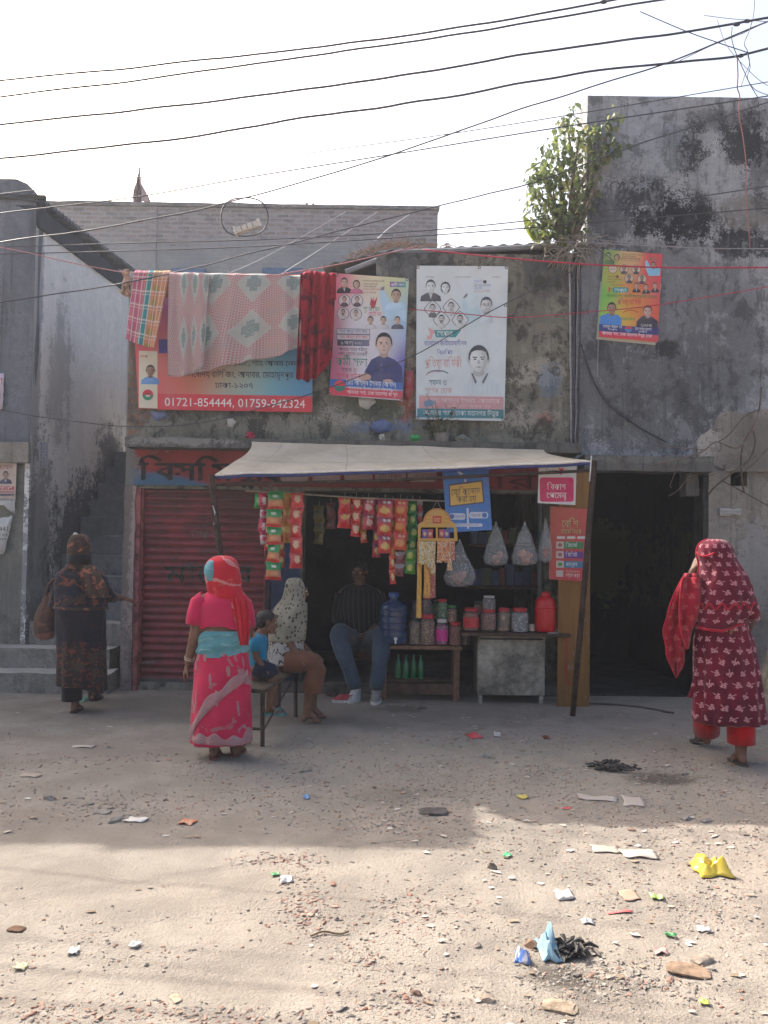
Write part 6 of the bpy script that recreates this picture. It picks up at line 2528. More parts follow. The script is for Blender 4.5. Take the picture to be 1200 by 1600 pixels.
class Loft:
    """draped cloth as a stack of rings given in pixels: (py, px, half width px[, depth ratio[, dy]])"""
    def __init__(s, rows, Y, yaw=0, fold=None, ratio=.72):
        s.rows = []
        for r in rows:
            py, px, hw = r[:3]
            ra = r[3] if len(r) > 3 else ratio
            dy = r[4] if len(r) > 4 else 0
            c = P(px, py, Y + dy)
            k = (Y + dy) / F
            s.rows.append((c, hw * k, hw * k * ra))
        s.yaw = yaw
        s.sd = len(rows) * 3.7 + Y
        s.fold = fold

    def pt(s, th, t, grow=0.0):
        n = len(s.rows) - 1
        f = t * n
        i = min(int(f), n - 1)
        f -= i
        g = [s.rows[max(0, min(n, i + j))] for j in (-1, 0, 1, 2)]
        def cr(a, b, c, d):
            return .5 * ((2 * b) + (c - a) * f + (2 * a - 5 * b + 4 * c - d) * f * f + (3 * b - a - 3 * c + d) * f ** 3)
        c = cr(*[q[0] for q in g])
        rx = max(.002, cr(*[q[1] for q in g])) + grow
        ry = max(.002, cr(*[q[2] for q in g])) + grow
        q = s.fold(th, t) if s.fold else 1
        q += .016 * noise.noise(V((math.cos(th) * 5 + s.sd, math.sin(th) * 5, t * 7))) + .010 * math.sin(th * 17 + 6 * noise.noise(V((th, t * 3, s.sd)))) * t
        M = Matrix.Rotation(R(-s.yaw), 3, 'Z')
        return c + M @ V((rx * q * math.cos(th), ry * q * math.sin(th), 0))

    def mesh(s, mt, n=64, sub=5, opened=None, caps=(0, 0), hem=None, mb=None):
        """opened(t) -> half angle left open in front (+y), or 0"""
        mb = mb or MB()
        nv = (len(s.rows) - 1) * sub
        vs, uv, fs = [], [], []
        L = 0
        rr = sum(r[1] + r[2] for r in s.rows) / 2 / len(s.rows)
        pc = None
        for j in range(nv + 1):
            t = j / nv
            a = s.pt(R(270), t)
            if pc is not None: L += (a - pc).length
            pc = a
            op = opened(t) if opened else 0
            for k in range(n + 1):
                th = R(90) + op + (2 * math.pi - 2 * op) * k / n
                p = s.pt(th, t)
                if hem and j == nv:
                    p = p + V((0, 0, hem(th)))
                vs.append(p)
                uv.append(((th - R(90)) * rr, L))
        w_ = n + 1
        for j in range(nv):
            for k in range(n):
                fs.append((j * w_ + k, j * w_ + k + 1, (j + 1) * w_ + k + 1, (j + 1) * w_ + k))
        if caps[0]: fs.append(tuple(range(n)))
        if caps[1]: fs.append(tuple(nv * w_ + k for k in range(n)))
        mb.add(vs, fs, mt, (1, 1, 1), uv)
        return mb


def ankle(px, py, z=.085):
    g = PZ(px, py)
    return V((g.x, g.y, z + gh(g.x, g.y)))


def cloth_sheet(rows, Y, mt, mb=None, n=14, fold=.012, nf=3, sd=0.0):
    """hanging panel given by rows of (left px, right px, py, dy)"""
    mb = mb or MB()
    def f(u, v):
        t = v * (len(rows) - 1)
        i = min(int(t), len(rows) - 2)
        t -= i
        a, b, y, d = [rows[i][k] * (1 - t) + rows[i + 1][k] * t for k in range(4)]
        return P(a + (b - a) * u, y, Y + d - fold * math.sin(u * nf * 6.28 + sd + v * 2) - .02 * math.sin(u * 3.14))
    vs, uv = [], []
    m_ = (len(rows) - 1) * 8
    for j in range(m_ + 1):
        for i in range(n + 1):
            p = f(i / n, j / m_)
            vs.append(p)
            uv.append((p.x * 1.0, -p.z))
    w_ = n + 1
    mb.add(vs, [(j * w_ + i, j * w_ + i + 1, (j + 1) * w_ + i + 1, (j + 1) * w_ + i) for j in range(m_) for i in range(n)], mt, (1, 1, 1), uv)
    return mb


def sandal(parent, an, d, mt, k=1.0, tilt=0.0, strap=True):
    an, d = V(an), V((d[0], d[1], 0)).normalized()
    sd = V((d.y, -d.x, 0))
    m = MB()
    prof = [(-.055, .030), (-.06, .0), (-.045, .032), (.0, .036), (.05, .040), (.10, .046), (.135, .036), (.15, .0)]
    up, lo = [], []
    gz = an.z - .077 * k
    left = [(-.062, .012), (-.05, .03), (.0, .034), (.05, .038), (.10, .045), (.135, .036), (.152, .012)]
    ol = left + [(a, -b) for a, b in reversed(left)]
    def q(a, b, z):
        zz = gz + z + math.sin(tilt) * max(0, .10 - a) * k
        return V((an.x, an.y, 0)) + d * a * k + sd * b * k + V((0, 0, zz))
    vs = [q(a, b, -.012) for a, b in ol] + [q(a, b, .006) for a, b in ol]
    n = len(ol)
    m.add(vs, [tuple(range(n - 1, -1, -1)), tuple(range(n, 2 * n))] + [(i, (i + 1) % n, n + (i + 1) % n, n + i) for i in range(n)], mt)
    if strap:
        m.tube(smoothpath([q(.05, .04, .0), q(.075, .025, .035), q(.1, .0, .04), q(.075, -.025, .035), q(.05, -.04, .0)], 4), .007 * k, mt, 6)
        m.tube(smoothpath([q(.1, .0, .04), q(.118, .006, .02), q(.125, .008, .0)], 3), .005 * k, mt, 6)
    return m.build('sandal', parent)


def pleat(n, a, sd=0.0, lo=0.0):
    return lambda th, t: 1 + (lo + (a - lo) * t) * (math.sin(th * n + 2.2 * noise.noise(V((math.cos(th) * 1.5 + sd, math.sin(th) * 1.5, t * 2)))) + .8 * noise.noise(V((math.cos(th) * 3 + sd, math.sin(th) * 3, t * 3))))


# ---- woman in the pink sari, seen from behind
Yp = PZ(345, 1186).y
PW = lambda a, b, d=0.0: P(a, b, Yp + d)
B = Body()
B.head(PW(349, 897, .02), .98, 25, 0, PW(346, 934, .0))
B.chain([PW(346, 934), PW(346, 965), PW(348, 1000, .02), PW(349, 1035, .02)], [.07, .098, .092, .105])
B.ell(PW(347, 985, .015), (.152, .104, .07))
B.cap(PW(318, 941), PW(374, 941, .04), .062, .062)
B.chain([PW(313, 942), PW(305, 990, -.01), PW(294, 1034, .03)], [.054, .042, .029])
B.hand(PW(293, 1038, .035), PW(286, 1060, .06) - PW(293, 1038, .035), (1, .3, 0), 1, .3, .98)
B.chain([PW(377, 942, .04), PW(388, 990, .08), PW(372, 1008, .26)], [.054, .042, .030])
B.hand(PW(371, 1008, .27), (-.5, .9, .1), (0, 0, -1), -1, .4, .98)
for px, d, tx in ((335, 0.0, -.10), (368, .05, .16)):
    B.chain([PW(338 if px < 350 else 362, 1045, .02), PW(px + 1, 1108, d + .04), PW(px, 1172, d)], [.085, .058, .040])
    an = ankle(px, 1186 if px < 350 else 1181)
    B.cap(PW(px, 1150, d), an, .046, .036)
    B.foot(an, (tx, 1, 0), .95)
    if px < 350: anL = an
    else: anR = an
woman = B.build(PZ(347, 1186), 'woman in a bright pink sari standing with her back to us before the shutter')
PINK = garment_mat('pink_sari', (.50, .022, .075), (.30, .17, .17), 'vine', 2.6, (.42, .016, .06), .9, (.27, .17, .17))
PLAIN = garment_mat('pink_blouse', (.52, .02, .085), (.5, .05, .1), 'plain', 10, (.45, .016, .07))
REDP = garment_mat('red_pallu', (.48, .014, .03), (.50, .23, .22), 'vine', 5.5, (.42, .012, .025), .8, (.45, .20, .12))
TEALC = garment_mat('teal_cloth', (.12, .30, .33), (.24, .38, .38), 'vine', 14, (.07, .21, .24), .5, (.16, .30, .32))
fk = lambda th, t: 1 + .03 * t * math.sin(th * 9 + 3 * t) + .022 * math.sin(th * 4 + t * 17) * (1 - .5 * t) + .02 * noise.noise(V((math.cos(th) * 2, math.sin(th) * 2, t * 4))) + .013 * math.sin(th * 3 - t * 9) * (t > .1)
sk = Loft([(996, 349, 35), (1012, 349, 38), (1035, 348, 42), (1062, 347, 44.5), (1100, 346, 46), (1136, 346.5, 47.5), (1159, 347, 48)], Yp + .02, 8, fk, .70)
mk = sk.mesh(PINK, 72, 8, hem=lambda th: .035 * max(0, math.cos(th - R(20))) - .012 * math.sin(th * 2))
mk.build('sari_skirt', woman, smooth=180, solid=.006)
# the loose end drawn diagonally across the skirt, and the bordered hem
BD1 = garment_mat('sari_border', (.36, .21, .21), (.46, .03, .07), 'vine', 9, (.26, .17, .175), .8, (.44, .10, .12))
m = MB()
def diag(u, v):
    th = R(195 + 150 * u)
    zt = .97 - .50 * u - .07 * math.sin(u * 3.1) - (.085 + .02 * math.sin(u * 19)) * v
    return sk.pt(th, min(1, zt), .010 + .006 * math.sin(v * 3.14))
m.grid(diag, 50, 6, BD1)
def hemb(u, v):
    return sk.pt(R(165 + 210 * u), .965 - (.095 + .022 * math.sin(u * 40) + .012 * math.sin(u * 17)) * v, .006 + .004 * math.sin(v * 3.14))
m.grid(hemb, 90, 6, BD1)
for i in range(9):
    u0, t0, w_ = ((.12, .30, .05), (.30, .20, .06), (.52, .55, .05), (.66, .34, .06), (.80, .62, .04), (.42, .42, .04), (.20, .55, .05), (.58, .14, .05), (.9, .25, .05))[i]
    m.grid(lambda u, v: sk.pt(R(195 + 150 * (u0 + w_ * (u - .5) * (1 - .8 * abs(v - .5)) + .02 * v)), t0 + .10 * v, .005), 4, 8, BD1)
m.build('sari_border', woman, smooth=180)
wc = Loft([(984, 350, 35.5), (992, 350, 39), (1004, 349, 40), (1016, 347, 40), (1024, 345, 37)], Yp + .02, 8, lambda th, t: 1 + .035 * math.sin(t * 15 + th * 2.5) + .05 * noise.noise(V((math.cos(th) * 3, math.sin(th) * 3, t * 4))), .72)
wc.mesh(TEALC, 60, 6).build('waist_cloth', woman, smooth=180, solid=.006)
bl_ = Loft([(922, 347, 15), (929, 346, 27), (938, 346, 35.5), (950, 345, 37), (965, 345, 36), (979, 346, 35.5)], Yp + .01, 8, lambda th, t: 1 + .025 * noise.noise(V((math.cos(th) * 2.5, math.sin(th) * 2.5, t * 5))), .66)
bl_.mesh(PLAIN, 48, 5, hem=lambda th: .02 * math.sin(th * 3)).build('blouse', woman, smooth=180, solid=.005)
m = MB()
m.tube([PW(322, 936), PW(311, 944), PW(307, 958, -.005), PW(304, 976, -.01)], [.066, .069, .066, .064], PLAIN, 18, caps=False)
m.build('sleeve', woman, smooth=180, solid=.004)
m = MB()
m.tube([PW(371, 938, .03), PW(380, 946, .05), PW(384, 962, .06), PW(387, 978, .075)], [.066, .068, .064, .062], PLAIN, 18, caps=False)
m.build('sleeve', woman, smooth=180, solid=.004)
hood = Loft([(868.5, 348, 5), (870.5, 348, 13), (877, 347.5, 22), (888, 347, 26), (902, 348, 26.5), (916, 350, 24.5), (926, 353, 27, .9), (938, 357, 31, .72), (952, 361, 29, .72), (964, 364, 25, .75)], Yp + .015, 18,
            lambda th, t: 1 + .06 * t * math.sin(th * 7 + t * 9) + .06 * noise.noise(V((math.cos(th) * 2, math.sin(th) * 2, t * 5))) + .035 * math.sin(t * 26 + th * 3) * (t > .5), 1.0)
hood.mesh(REDP, 56, 6, opened=lambda t: R(58) if .12 < t < .62 else R(30), caps=(1, 0), hem=lambda th: .03 * math.sin(th * 2)).build('headscarf', woman, smooth=180, solid=.006)
cloth_sheet([(362, 386, 935, -.13), (366, 390, 955, -.14), (370, 391, 975, -.14), (373, 389, 995, -.135), (376, 388, 1008, -.12)], Yp + .03, REDP, n=16, sd=1).build('pallu', woman, smooth=180, solid=.006)
m = MB()
m.ell(PW(334, 893, -.035), (.056, .085, .088), TEALC, rot=Matrix.Rotation(R(-25), 3, 'Z'), sub=4, jit=.10)
m.build('head_cloth', woman, smooth=180)
m = MB()
for k in range(2):
    c = PW(295.5 + k * .6, 1030 - k * 3, .03)
    d = (PW(294, 1034, .03) - PW(305, 990, -.01)).normalized()
    u = d.orthogonal().normalized()
    w_ = d.cross(u)
    m.tube([c + (u * math.cos(a * .3142) + w_ * math.sin(a * .3142)) * .034 for a in range(21)], .003, simple('pale_bangle', (.55, .45, .35), .3, .5), 6)
m.build('bangle', woman)
bsd = simple('brown_rubber', (.16, .06, .05), .7, .3, .2)
sandal(woman, anL, (-.10, 1, 0), bsd)
sandal(woman, anR, (.16, 1, 0), bsd)
m = MB()
HB = B
m.ell(B.hf(0, -.012, .034), V((.080, .098, .086)) * .98, HAIR, rot=B.hM, sub=3)
m.build('hair', woman, smooth=180)
B.eyes(woman)

# ---- woman in black, seen from behind, about to climb the stair
Yl = PZ(117, 1113).y
PL_ = lambda a, b, d=0.0: P(a, b, Yl + d)
B = Body()
B.head(PL_(124, 862, .02), 1.0, 0, 0, PL_(124, 892))
B.chain([PL_(124, 893), PL_(125, 925), PL_(126, 955), PL_(126, 985)], [.07, .118, .115, .135])
B.cap(PL_(100, 902), PL_(152, 902), .06, .06)
B.chain([PL_(97, 904), PL_(86, 945, .02), PL_(96, 962, .20)], [.052, .042, .03])
B.hand(PL_(97, 962, .21), (.3, 1, 0), (1, 0, -.4), -1, .8)
B.chain([PL_(155, 904), PL_(168, 932, .05), PL_(191, 934, .16)], [.052, .043, .029])
B.hand(PL_(192, 934, .17), (1, .35, -.35), (0, .2, -1), 1, .45)
anl = ankle(117, 1112)
anr = ankle(147, 1094)
B.chain([PL_(116, 990, .02), PL_(115, 1050, .04), anl], [.088, .062, .037])
B.chain([PL_(138, 990, .02), PL_(146, 1045, .12), anr], [.088, .062, .037])
B.foot(anl, (-.08, 1, 0))
B.foot(anr, (.05, 1, 0))
wl = B.build(PZ(122, 1112), 'woman in black with a patterned shawl heading for the staircase')
SHAWL = garment_mat('dark_shawl', (.014, .016, .034), (.22, .065, .028), 'blotch', 15, (.010, .011, .018), .6, (.05, .032, .027))
KAM = garment_mat('black_tunic', (.012, .013, .024), (.10, .03, .022), 'blotch', 22, (.008, .009, .015), .2)
KAM2 = garment_mat('rust_tunic_hem', (.030, .018, .018), (.19, .045, .032), 'blotch', 26, (.016, .013, .014), .75, (.06, .038, .03))
BRN = garment_mat('brown_scarf', (.065, .036, .024), (.018, .016, .02), 'blotch', 34, (.045, .026, .018), .8, (.30, .10, .06))
Loft([(940, 126, 37), (962, 126, 38), (990, 126, 37), (1010, 126, 36)], Yl + .02, 0, pleat(9, .045), .72).mesh(KAM, 56, 6).build('tunic', wl, smooth=180, solid=.005)
Loft([(1000, 126, 36.6), (1030, 126.5, 36.4), (1050, 127, 36.5), (1072, 128, 37)], Yl + .021, 0, pleat(9, .06, 3, .045), .72).mesh(KAM2, 56, 6, hem=lambda th: .06 * math.cos(th) * -.7 + .02 * math.sin(th * 3)).build('tunic_hem', wl, smooth=180, solid=.005)
m = MB()
BLK_ = garment_mat('black_trousers', (.013, .014, .022), (.02, .02, .02), 'plain', 9)
m.tube([PL_(114, 1030, .03), PL_(112.5, 1062, .03), PL_(112.5, 1094, .03)], [.10, .090, .088], BLK_, 20, caps=False)
m.build('trouser_leg', wl, smooth=180, solid=.004)
m = MB()
m.tube([PL_(143, 1030, .08), P(146, 1062, anr.y), P(147, 1093, anr.y)], [.085, .062, .052], KAM2, 20, caps=False)
m.build('trouser_leg', wl, smooth=180, solid=.004)
sh = Loft([(884, 125, 18), (890, 126, 29), (899, 127, 38, .62), (915, 127, 41, .62), (935, 127, 40, .64), (951, 126, 38, .66)], Yl + .01, 0, lambda th, t: 1 + .03 * math.sin(th * 6 + t * 7) * t + .05 * noise.noise(V((math.cos(th) * 2.4, math.sin(th) * 2.4, t * 4))), .62)
sh.mesh(SHAWL, 60, 6, hem=lambda th: .03 * math.sin(th * 2 + 1)).build('shawl', wl, smooth=180, solid=.006)
m = MB()
m.tube([sh.pt(R(i * 9), .97, .004) for i in range(41)], .012, BRN, 8)
m.build('shawl_border', wl, smooth=180)
# the brown end thrown over the right shoulder and forearm
cloth_sheet([(124, 148, 884, -.10), (126, 158, 900, -.165), (128, 166, 915, -.185), (132, 170, 926, -.19), (140, 168, 934, -.185)], Yl + .02, BRN, n=16, nf=2, sd=2).build('shawl_end', wl, smooth=180, solid=.006)
m = MB()
m.tube([PL_(150, 902), PL_(160, 918, .02), PL_(169, 932, .05), PL_(180, 934, .11)], [.064, .066, .06, .046], SHAWL, 18, caps=False)
m.build('sleeve', wl, smooth=180, solid=.004)
m = MB()
m.tube([PL_(101, 902), PL_(92, 922, .01), PL_(86, 944, .02), PL_(90, 953, .10)], [.064, .062, .056, .045], SHAWL, 18, caps=False)
m.build('sleeve', wl, smooth=180, solid=.004)
hd = Loft([(834.5, 124, 3), (836, 124, 9), (842, 124, 14.5), (853, 124, 17), (866, 124, 17.5), (878, 124, 17.5), (888, 125, 22)], Yl + .015, 0, lambda th, t: 1 + .04 * noise.noise(V((math.cos(th) * 2.4, math.sin(th) * 2.4, t * 4))), 1.05)
hd.mesh(BRN, 48, 6, opened=lambda t: R(55) if .15 < t < .85 else R(20), caps=(1, 0)).build('headscarf', wl, smooth=180, solid=.005)
m = MB()
m.loft([(PL_(124, 866, -.012), .097, .105, 0), (PL_(124, 872, -.012), .101, .108, 0), (PL_(124, 880, -.012), .104, .11, 0)], garment_mat('black_band', (.012, .012, .018), (.02, .02, .02), 'plain'), 40)
m.build('scarf_band', wl, smooth=180, solid=.004)
m = MB()
m.ell(PL_(118, 834, -.02), (.022, .02, .012), simple('pale_clip', (.5, .48, .44), .6), jit=.5)
m.build('hair_clip', wl)
m = MB()
m.ell(B.hf(0, -.012, .034), V((.080, .098, .086)), HAIR, rot=B.hM, sub=3)
m.build('hair', wl, smooth=180)
B.eyes(wl)
dsd = simple('dark_rubber', (.06, .035, .032), .7, .3, .2)
sandal(wl, anl, (-.08, 1, 0), dsd)
sandal(wl, anr, (.05, 1, 0), dsd)
# her bag
bg_ = thing('shoulder_bag', 'slouchy brown patterned cloth bag on the arm of the woman in black', 'bag', PL_(69, 998, .06))
BAGM = garment_mat('brown_bag', (.10, .05, .035), (.035, .025, .025), 'blotch', 17, (.07, .035, .028), .8, (.17, .07, .05))
Loft([(926, 76, 5), (936, 75, 9), (950, 72, 13), (968, 69.5, 18), (985, 69, 19), (996, 70, 15), (1000, 70, 4)], Yl + .04, 20, lambda th, t: 1 + .09 * noise.noise(V((math.cos(th) * 2.4, math.sin(th) * 2.4, t * 6))) + .04 * math.sin(th * 7), .55).mesh(BAGM, 40, 6, caps=(1, 1)).build('pouch', bg_, smooth=180)
m = MB()
m.tube(smoothpath([PL_(72, 930, .03), PL_(76, 914, .0), PL_(85, 905, -.04), PL_(93, 907, .0), PL_(92, 925, .06), PL_(80, 930, .08)], 5), .014, BAGM, 8)
m.build('strap', bg_, smooth=180)

# ---- woman in the maroon print with a veil, walking away on the right
Yr = PZ(1159, 1197).y
PR = lambda a, b, d=0.0: P(a, b, Yr + d)
B = Body()
B.head(PR(1117, 879, .04), 1.02, -32, 0, PR(1124, 915, .02))
B.chain([PR(1125, 917, .02), PR(1128, 950, .02), PR(1131, 990, .02), PR(1134, 1025, .03)], [.075, .122, .115, .135])
B.cap(PR(1094, 925, .03), PR(1157, 927), .062, .062)
B.chain([PR(1092, 926, .04), PR(1068, 930, .10), PR(1083, 892, .08)], [.054, .043, .029])
B.hand(PR(1083.5, 889, .08), PR(1095, 863, .10) - PR(1083.5, 889, .08), (.9, .3, -.2), -1, .22, 1.0)
B.chain([PR(1161, 928), PR(1174, 960, .04), PR(1168, 985, .20)], [.054, .044, .030])
B.hand(PR(1168, 986, .21), (-.2, .8, -.5), (-1, .2, 0), -1, .6, 1.0)
an2 = ankle(1158, 1197)
an1 = ankle(1101, 1168, .10)
B.chain([PR(1148, 1035, .03), PR(1156, 1110, .03), an2], [.09, .062, .038])
B.chain([PR(1118, 1035, .04), PR(1106, 1095, .32), an1], [.09, .062, .038])
B.foot(an2, (-.05, 1, 0), 1.0)
B.foot(an1, (-.22, 1, 0), 1.0)
wr_ = B.build(PZ(1140, 1190), 'woman in a maroon leaf-print dress and veil walking towards the doorway')
MAR = garment_mat('maroon_print', (.150, .010, .026), (.50, .23, .25), 'leaf', 12.5, (.085, .007, .018), .85)
MAR2 = garment_mat('maroon_veil', (.135, .010, .026), (.48, .21, .24), 'leaf', 14.5, (.085, .007, .018), .85)
REDB = garment_mat('red_border', (.45, .012, .035), (.5, .03, .05), 'plain')
REDT = garment_mat('red_trousers', (.52, .012, .016), (.5, .03, .05), 'plain')
kz = Loft([(966, 1128, 41), (985, 1129, 42), (1005, 1131, 46.5), (1040, 1135, 50), (1080, 1138, 53), (1112, 1140, 55), (1128, 1140.5, 55.5)], Yr + .04, -10, lambda th, t: 1 + (.02 + .045 * t) * math.sin(th * 11 + 2.2 * math.sin(t * 3 + th)) + .03 * (t > .15) * math.sin(th * 23) * (1 - t) + .02 * noise.noise(V((math.cos(th) * 2, math.sin(th) * 2, t * 3))), .68)
kz.mesh(MAR, 80, 7, hem=lambda th: .10 * max(0, math.cos(th - R(200))) ** 2).build('dress', wr_, smooth=180, solid=.006)
cloth_sheet([(1086, 1101, 1050, -.05), (1080, 1100, 1072, -.05), (1074, 1097, 1090, -.04)], Yr + .05, MAR, n=8, nf=1).build('dress_flap', wr_, smooth=180, solid=.006)
m = MB()
m.tube([PR(1150, 1040, .03), PR(1156, 1090, .03), PR(1157.5, 1130, .01), PR(1158, 1161, .01)], [.11, .096, .094, .092], REDT, 24, caps=False)
m.build('trouser_leg', wr_, smooth=180, solid=.006)
m = MB()
m.tube([PR(1112, 1045, .06), PR(1106, 1080, .24), P(1103, 1115, an1.y - .06), P(1104, 1144, an1.y)], [.12, .105, .10, .095], REDT, 24, caps=False)
m.build('trouser_leg', wr_, smooth=180, solid=.006)
veil = Loft([(842.5, 1117, 5), (845, 1117, 15), (853, 1117.5, 24), (868, 1119, 28), (884, 1124, 31.5), (900, 1129, 38, .85), (918, 1132, 45, .74), (940, 1132, 48, .72), (960, 1128, 45, .74), (977, 1122, 40, .76)], Yr + .03, -22,
            lambda th, t: 1 + .055 * t * math.sin(th * 8 + t * 5) + .03 * t * math.sin(th * 13 - t * 9) + .05 * noise.noise(V((math.cos(th) * 2, math.sin(th) * 2, t * 5))) - .04 * math.exp(-((t - .42) / .07) ** 2), 1.0)
hm = lambda th: -.03 * max(0, math.cos(th - R(250))) + .05 * max(0, math.cos(th - R(330)))
veil.mesh(MAR2, 72, 6, opened=lambda t: R(62) if .12 < t < .6 else R(35), caps=(1, 0), hem=hm).build('veil', wr_, smooth=180, solid=.006)
m = MB()
m.tube([veil.pt(R(125 + 290 * i / 60), 1, .006) + V((0, 0, hm(R(125 + 290 * i / 60)) + .006)) for i in range(61)], .0095, REDB, 8)
m.tube([veil.pt(R(125 + 290 * i / 72), .80 + (.035, .0, -.012, .0, .035, .05)[i % 6] * .8 - .03 * (i / 72), .005) for i in range(73)], .0075, REDB, 8)
m.tube([veil.pt(R(152 - 2 * math.sin(i / 14 * 3.1)), .05 + .6 * i / 14, .006) for i in range(15)], .009, REDB, 8)
m.tube([veil.pt(R(152 - 0 * i + 70 * i / 10), .30 + .04 * math.sin(i / 10 * 3.1), .004) for i in range(11)], .0075, REDB, 8)
m.build('veil_border', wr_, smooth=180)
VEN = garment_mat('red_veil_end', (.34, .012, .03), (.45, .10, .10), 'leaf', 13, (.22, .008, .02), .6)
ve = cloth_sheet([(1071, 1093, 896, .02), (1063, 1096, 910, .0), (1054, 1095, 928, -.02), (1047, 1090, 947, -.02), (1043, 1085, 965, .0), (1037, 1080, 985, .02), (1041, 1075, 1006, .03), (1043, 1071, 1025, .04), (1050, 1066, 1042, .05), (1056, 1059, 1058, .05)], Yr, VEN, n=36, fold=.022, nf=1.6)
for p in ve.v:
    q = p * 9
    p.y += .028 * noise.noise(V((q.x * 1.6, 0, q.z * .35))) + .012 * noise.noise(V((q.x * 3, 1, q.z)))
    p.x += .012 * noise.noise(V((q.x, 4, q.z * .8)))
ve.build('veil_end', wr_, smooth=180, solid=.005)
ve = cloth_sheet([(1068, 1096, 902, -.03), (1066, 1097, 922, -.06), (1064, 1093, 945, -.06), (1063, 1088, 968, -.05), (1066, 1083, 988, -.04), (1070, 1078, 1004, -.03), (1073, 1075, 1014, -.03)], Yr, VEN, n=24, fold=.02, nf=1.2, sd=2)
for p in ve.v:
    q = p * 9
    p.y += .03 * noise.noise(V((q.x * 1.9, 3, q.z * .4)))
    p.x += .016 * noise.noise(V((q.x, 7, q.z * .9)))
ve.tube(smoothpath([PR(a_, b_, -.075) for a_, b_ in ((1067, 903), (1064, 923), (1062, 946), (1062, 968), (1065, 989), (1073, 1014))], 4), .0055, REDB, 8)
ve.build('veil_end', wr_, smooth=180, solid=.005)
m = MB()
m.tube(smoothpath([PR(a_, b_, d_ - .012) for a_, b_, d_ in ((1070, 897, .02), (1062, 911, .0), (1053, 929, -.02), (1046, 948, -.02), (1042, 966, .0), (1036, 986, .02), (1040, 1007, .03), (1042, 1026, .04), (1050, 1044, .05), (1057, 1059, .05))], 4), .0055, REDB, 8)
m.build('veil_border', wr_, smooth=180)
m = MB()
m.tube([PR(1100, 922, .03), PR(1085, 928, .06), PR(1069, 931, .10), PR(1072, 918, .095), PR(1075, 909, .09)], [.066, .066, .060, .054, .050], MAR, 18, caps=False)
m.build('sleeve', wr_, smooth=180, solid=.005)
m = MB()
m.tube([PR(1155, 926), PR(1166, 938, .01), PR(1173, 955, .03), PR(1175, 964, .06)], [.066, .068, .064, .060], MAR, 18, caps=False)
m.build('sleeve', wr_, smooth=180, solid=.005)
m = MB()
m.ell(B.hf(0, -.012, .034), V((.080, .098, .086)), HAIR, rot=B.hM, sub=3)
m.build('hair', wr_, smooth=180)
B.eyes(wr_)
gsd = simple('grey_rubber', (.075, .07, .06), .7, .3, .2)
sandal(wr_, an2, (-.05, 1, 0), gsd, 1.05)
sandal(wr_, an1, (-.22, 1, 0), gsd, 1.05, .5)

# ---- bench
bx = thing('bench', 'narrow dark wooden bench under the boy and the seated woman', 'bench', (-.95, 6.7, 0))
bw = simple('bench_wood', (.075, .058, .042), .8, .25, .4, 8, .4)
zb_ = .44
rotb = Matrix.Rotation(R(-8), 3, 'Z')
def bp(u, v, z): return V((-.985, 6.12, z)) + rotb @ V((u, v, 0))
m = MB()
m.bbox((-.10, -.56, -.016), (.10, .56, .016), bw, .005)
mv = [bp(p.x, p.y + .56, zb_ - .016 + p.z) for p in m.v]
m.v = mv
m.build('seat', bx)
for u in (-.08, .08):
    for v in (.04, 1.06):
        m = MB()
        g0 = bp(u, v, 0)
        m.tube([V((g0.x, g0.y, -.03)), bp(u * .9, v, zb_ - .03)], .017, bw, 8)
        m.build('leg', bx)
m = MB()
m.tube([bp(-.08, .04, .13), bp(.08, .04, .13)], .012, bw, 6)
m.build('rail', bx)
m = MB()
m.tube([bp(.08, .05, .12), bp(.08, .5, .24), bp(.08, 1.05, .38)], .009, bw, 6)
m.build('brace', bx)

# ---- boy on the bench
Yb = 6.5
PB = lambda a, b, d=0.0: P(a, b, Yb + d)
k = .78
B = Body()
B.head(PB(417, 972), .86, 70, -8, PB(408, 992))
B.chain([PB(407, 993), PB(402, 1008), PB(401, 1030), PB(402, 1042)], [.05, .078, .082, .088])
B.cap(PB(401, 996, -.08), PB(404, 996, .08), .040, .040)
B.chain([PB(398, 998, -.10), PB(400, 1026, -.115), PB(413, 1044, -.10)], [.038, .028, .02])
B.hand(PB(414, 1045, -.10), (1, .1, -.5), (0, .2, -1), -1, .4, .72)
B.chain([PB(404, 998, .10), PB(408, 1026, .10), PB(422, 1042, .06)], [.038, .028, .02])
B.hand(PB(423, 1042, .06), (1, -.1, -.4), (0, 0, -1), 1, .4, .72)
for d, ax_ in ((-.06, 421), (.06, 428)):
    a = PB(ax_, 1104, d)
    B.chain([PB(404, 1045, d), PB(427, 1049, d), a], [.062, .046, .030])
    B.foot(a, (1, .1, -.0), .72)
boy = B.build(PB(405, 1060), 'small boy in a turquoise T-shirt sitting sideways on the bench', .007)
TSH = garment_mat('turquoise_tshirt', (.015, .22, .36), (.03, .3, .4), 'plain', 9, (.012, .17, .29))
NAV = garment_mat('navy_shorts', (.016, .022, .055), (.02, .02, .05), 'plain')
Loft([(989, 406, 8), (993, 404, 14.5), (999, 403, 18), (1012, 402, 18.5), (1028, 401.5, 18.5), (1042, 402, 19.5)], Yb, 70, lambda th, t: 1 + .04 * noise.noise(V((math.cos(th) * 2.5, math.sin(th) * 2.5, t * 4))), .78).mesh(TSH, 40, 5).build('tshirt', boy, smooth=180, solid=.005)
for d, y in ((-.10, 0), (.10, 1)):
    m = MB()
    m.tube([PB(403, 996, d * .7), PB(399 + 4 * y, 1001, d * 1.02), PB(399 + 6 * y, 1018, d * 1.1)], [.045, .047, .046], TSH, 14, caps=False)
    m.build('sleeve', boy, smooth=180, solid=.004)
m = MB()
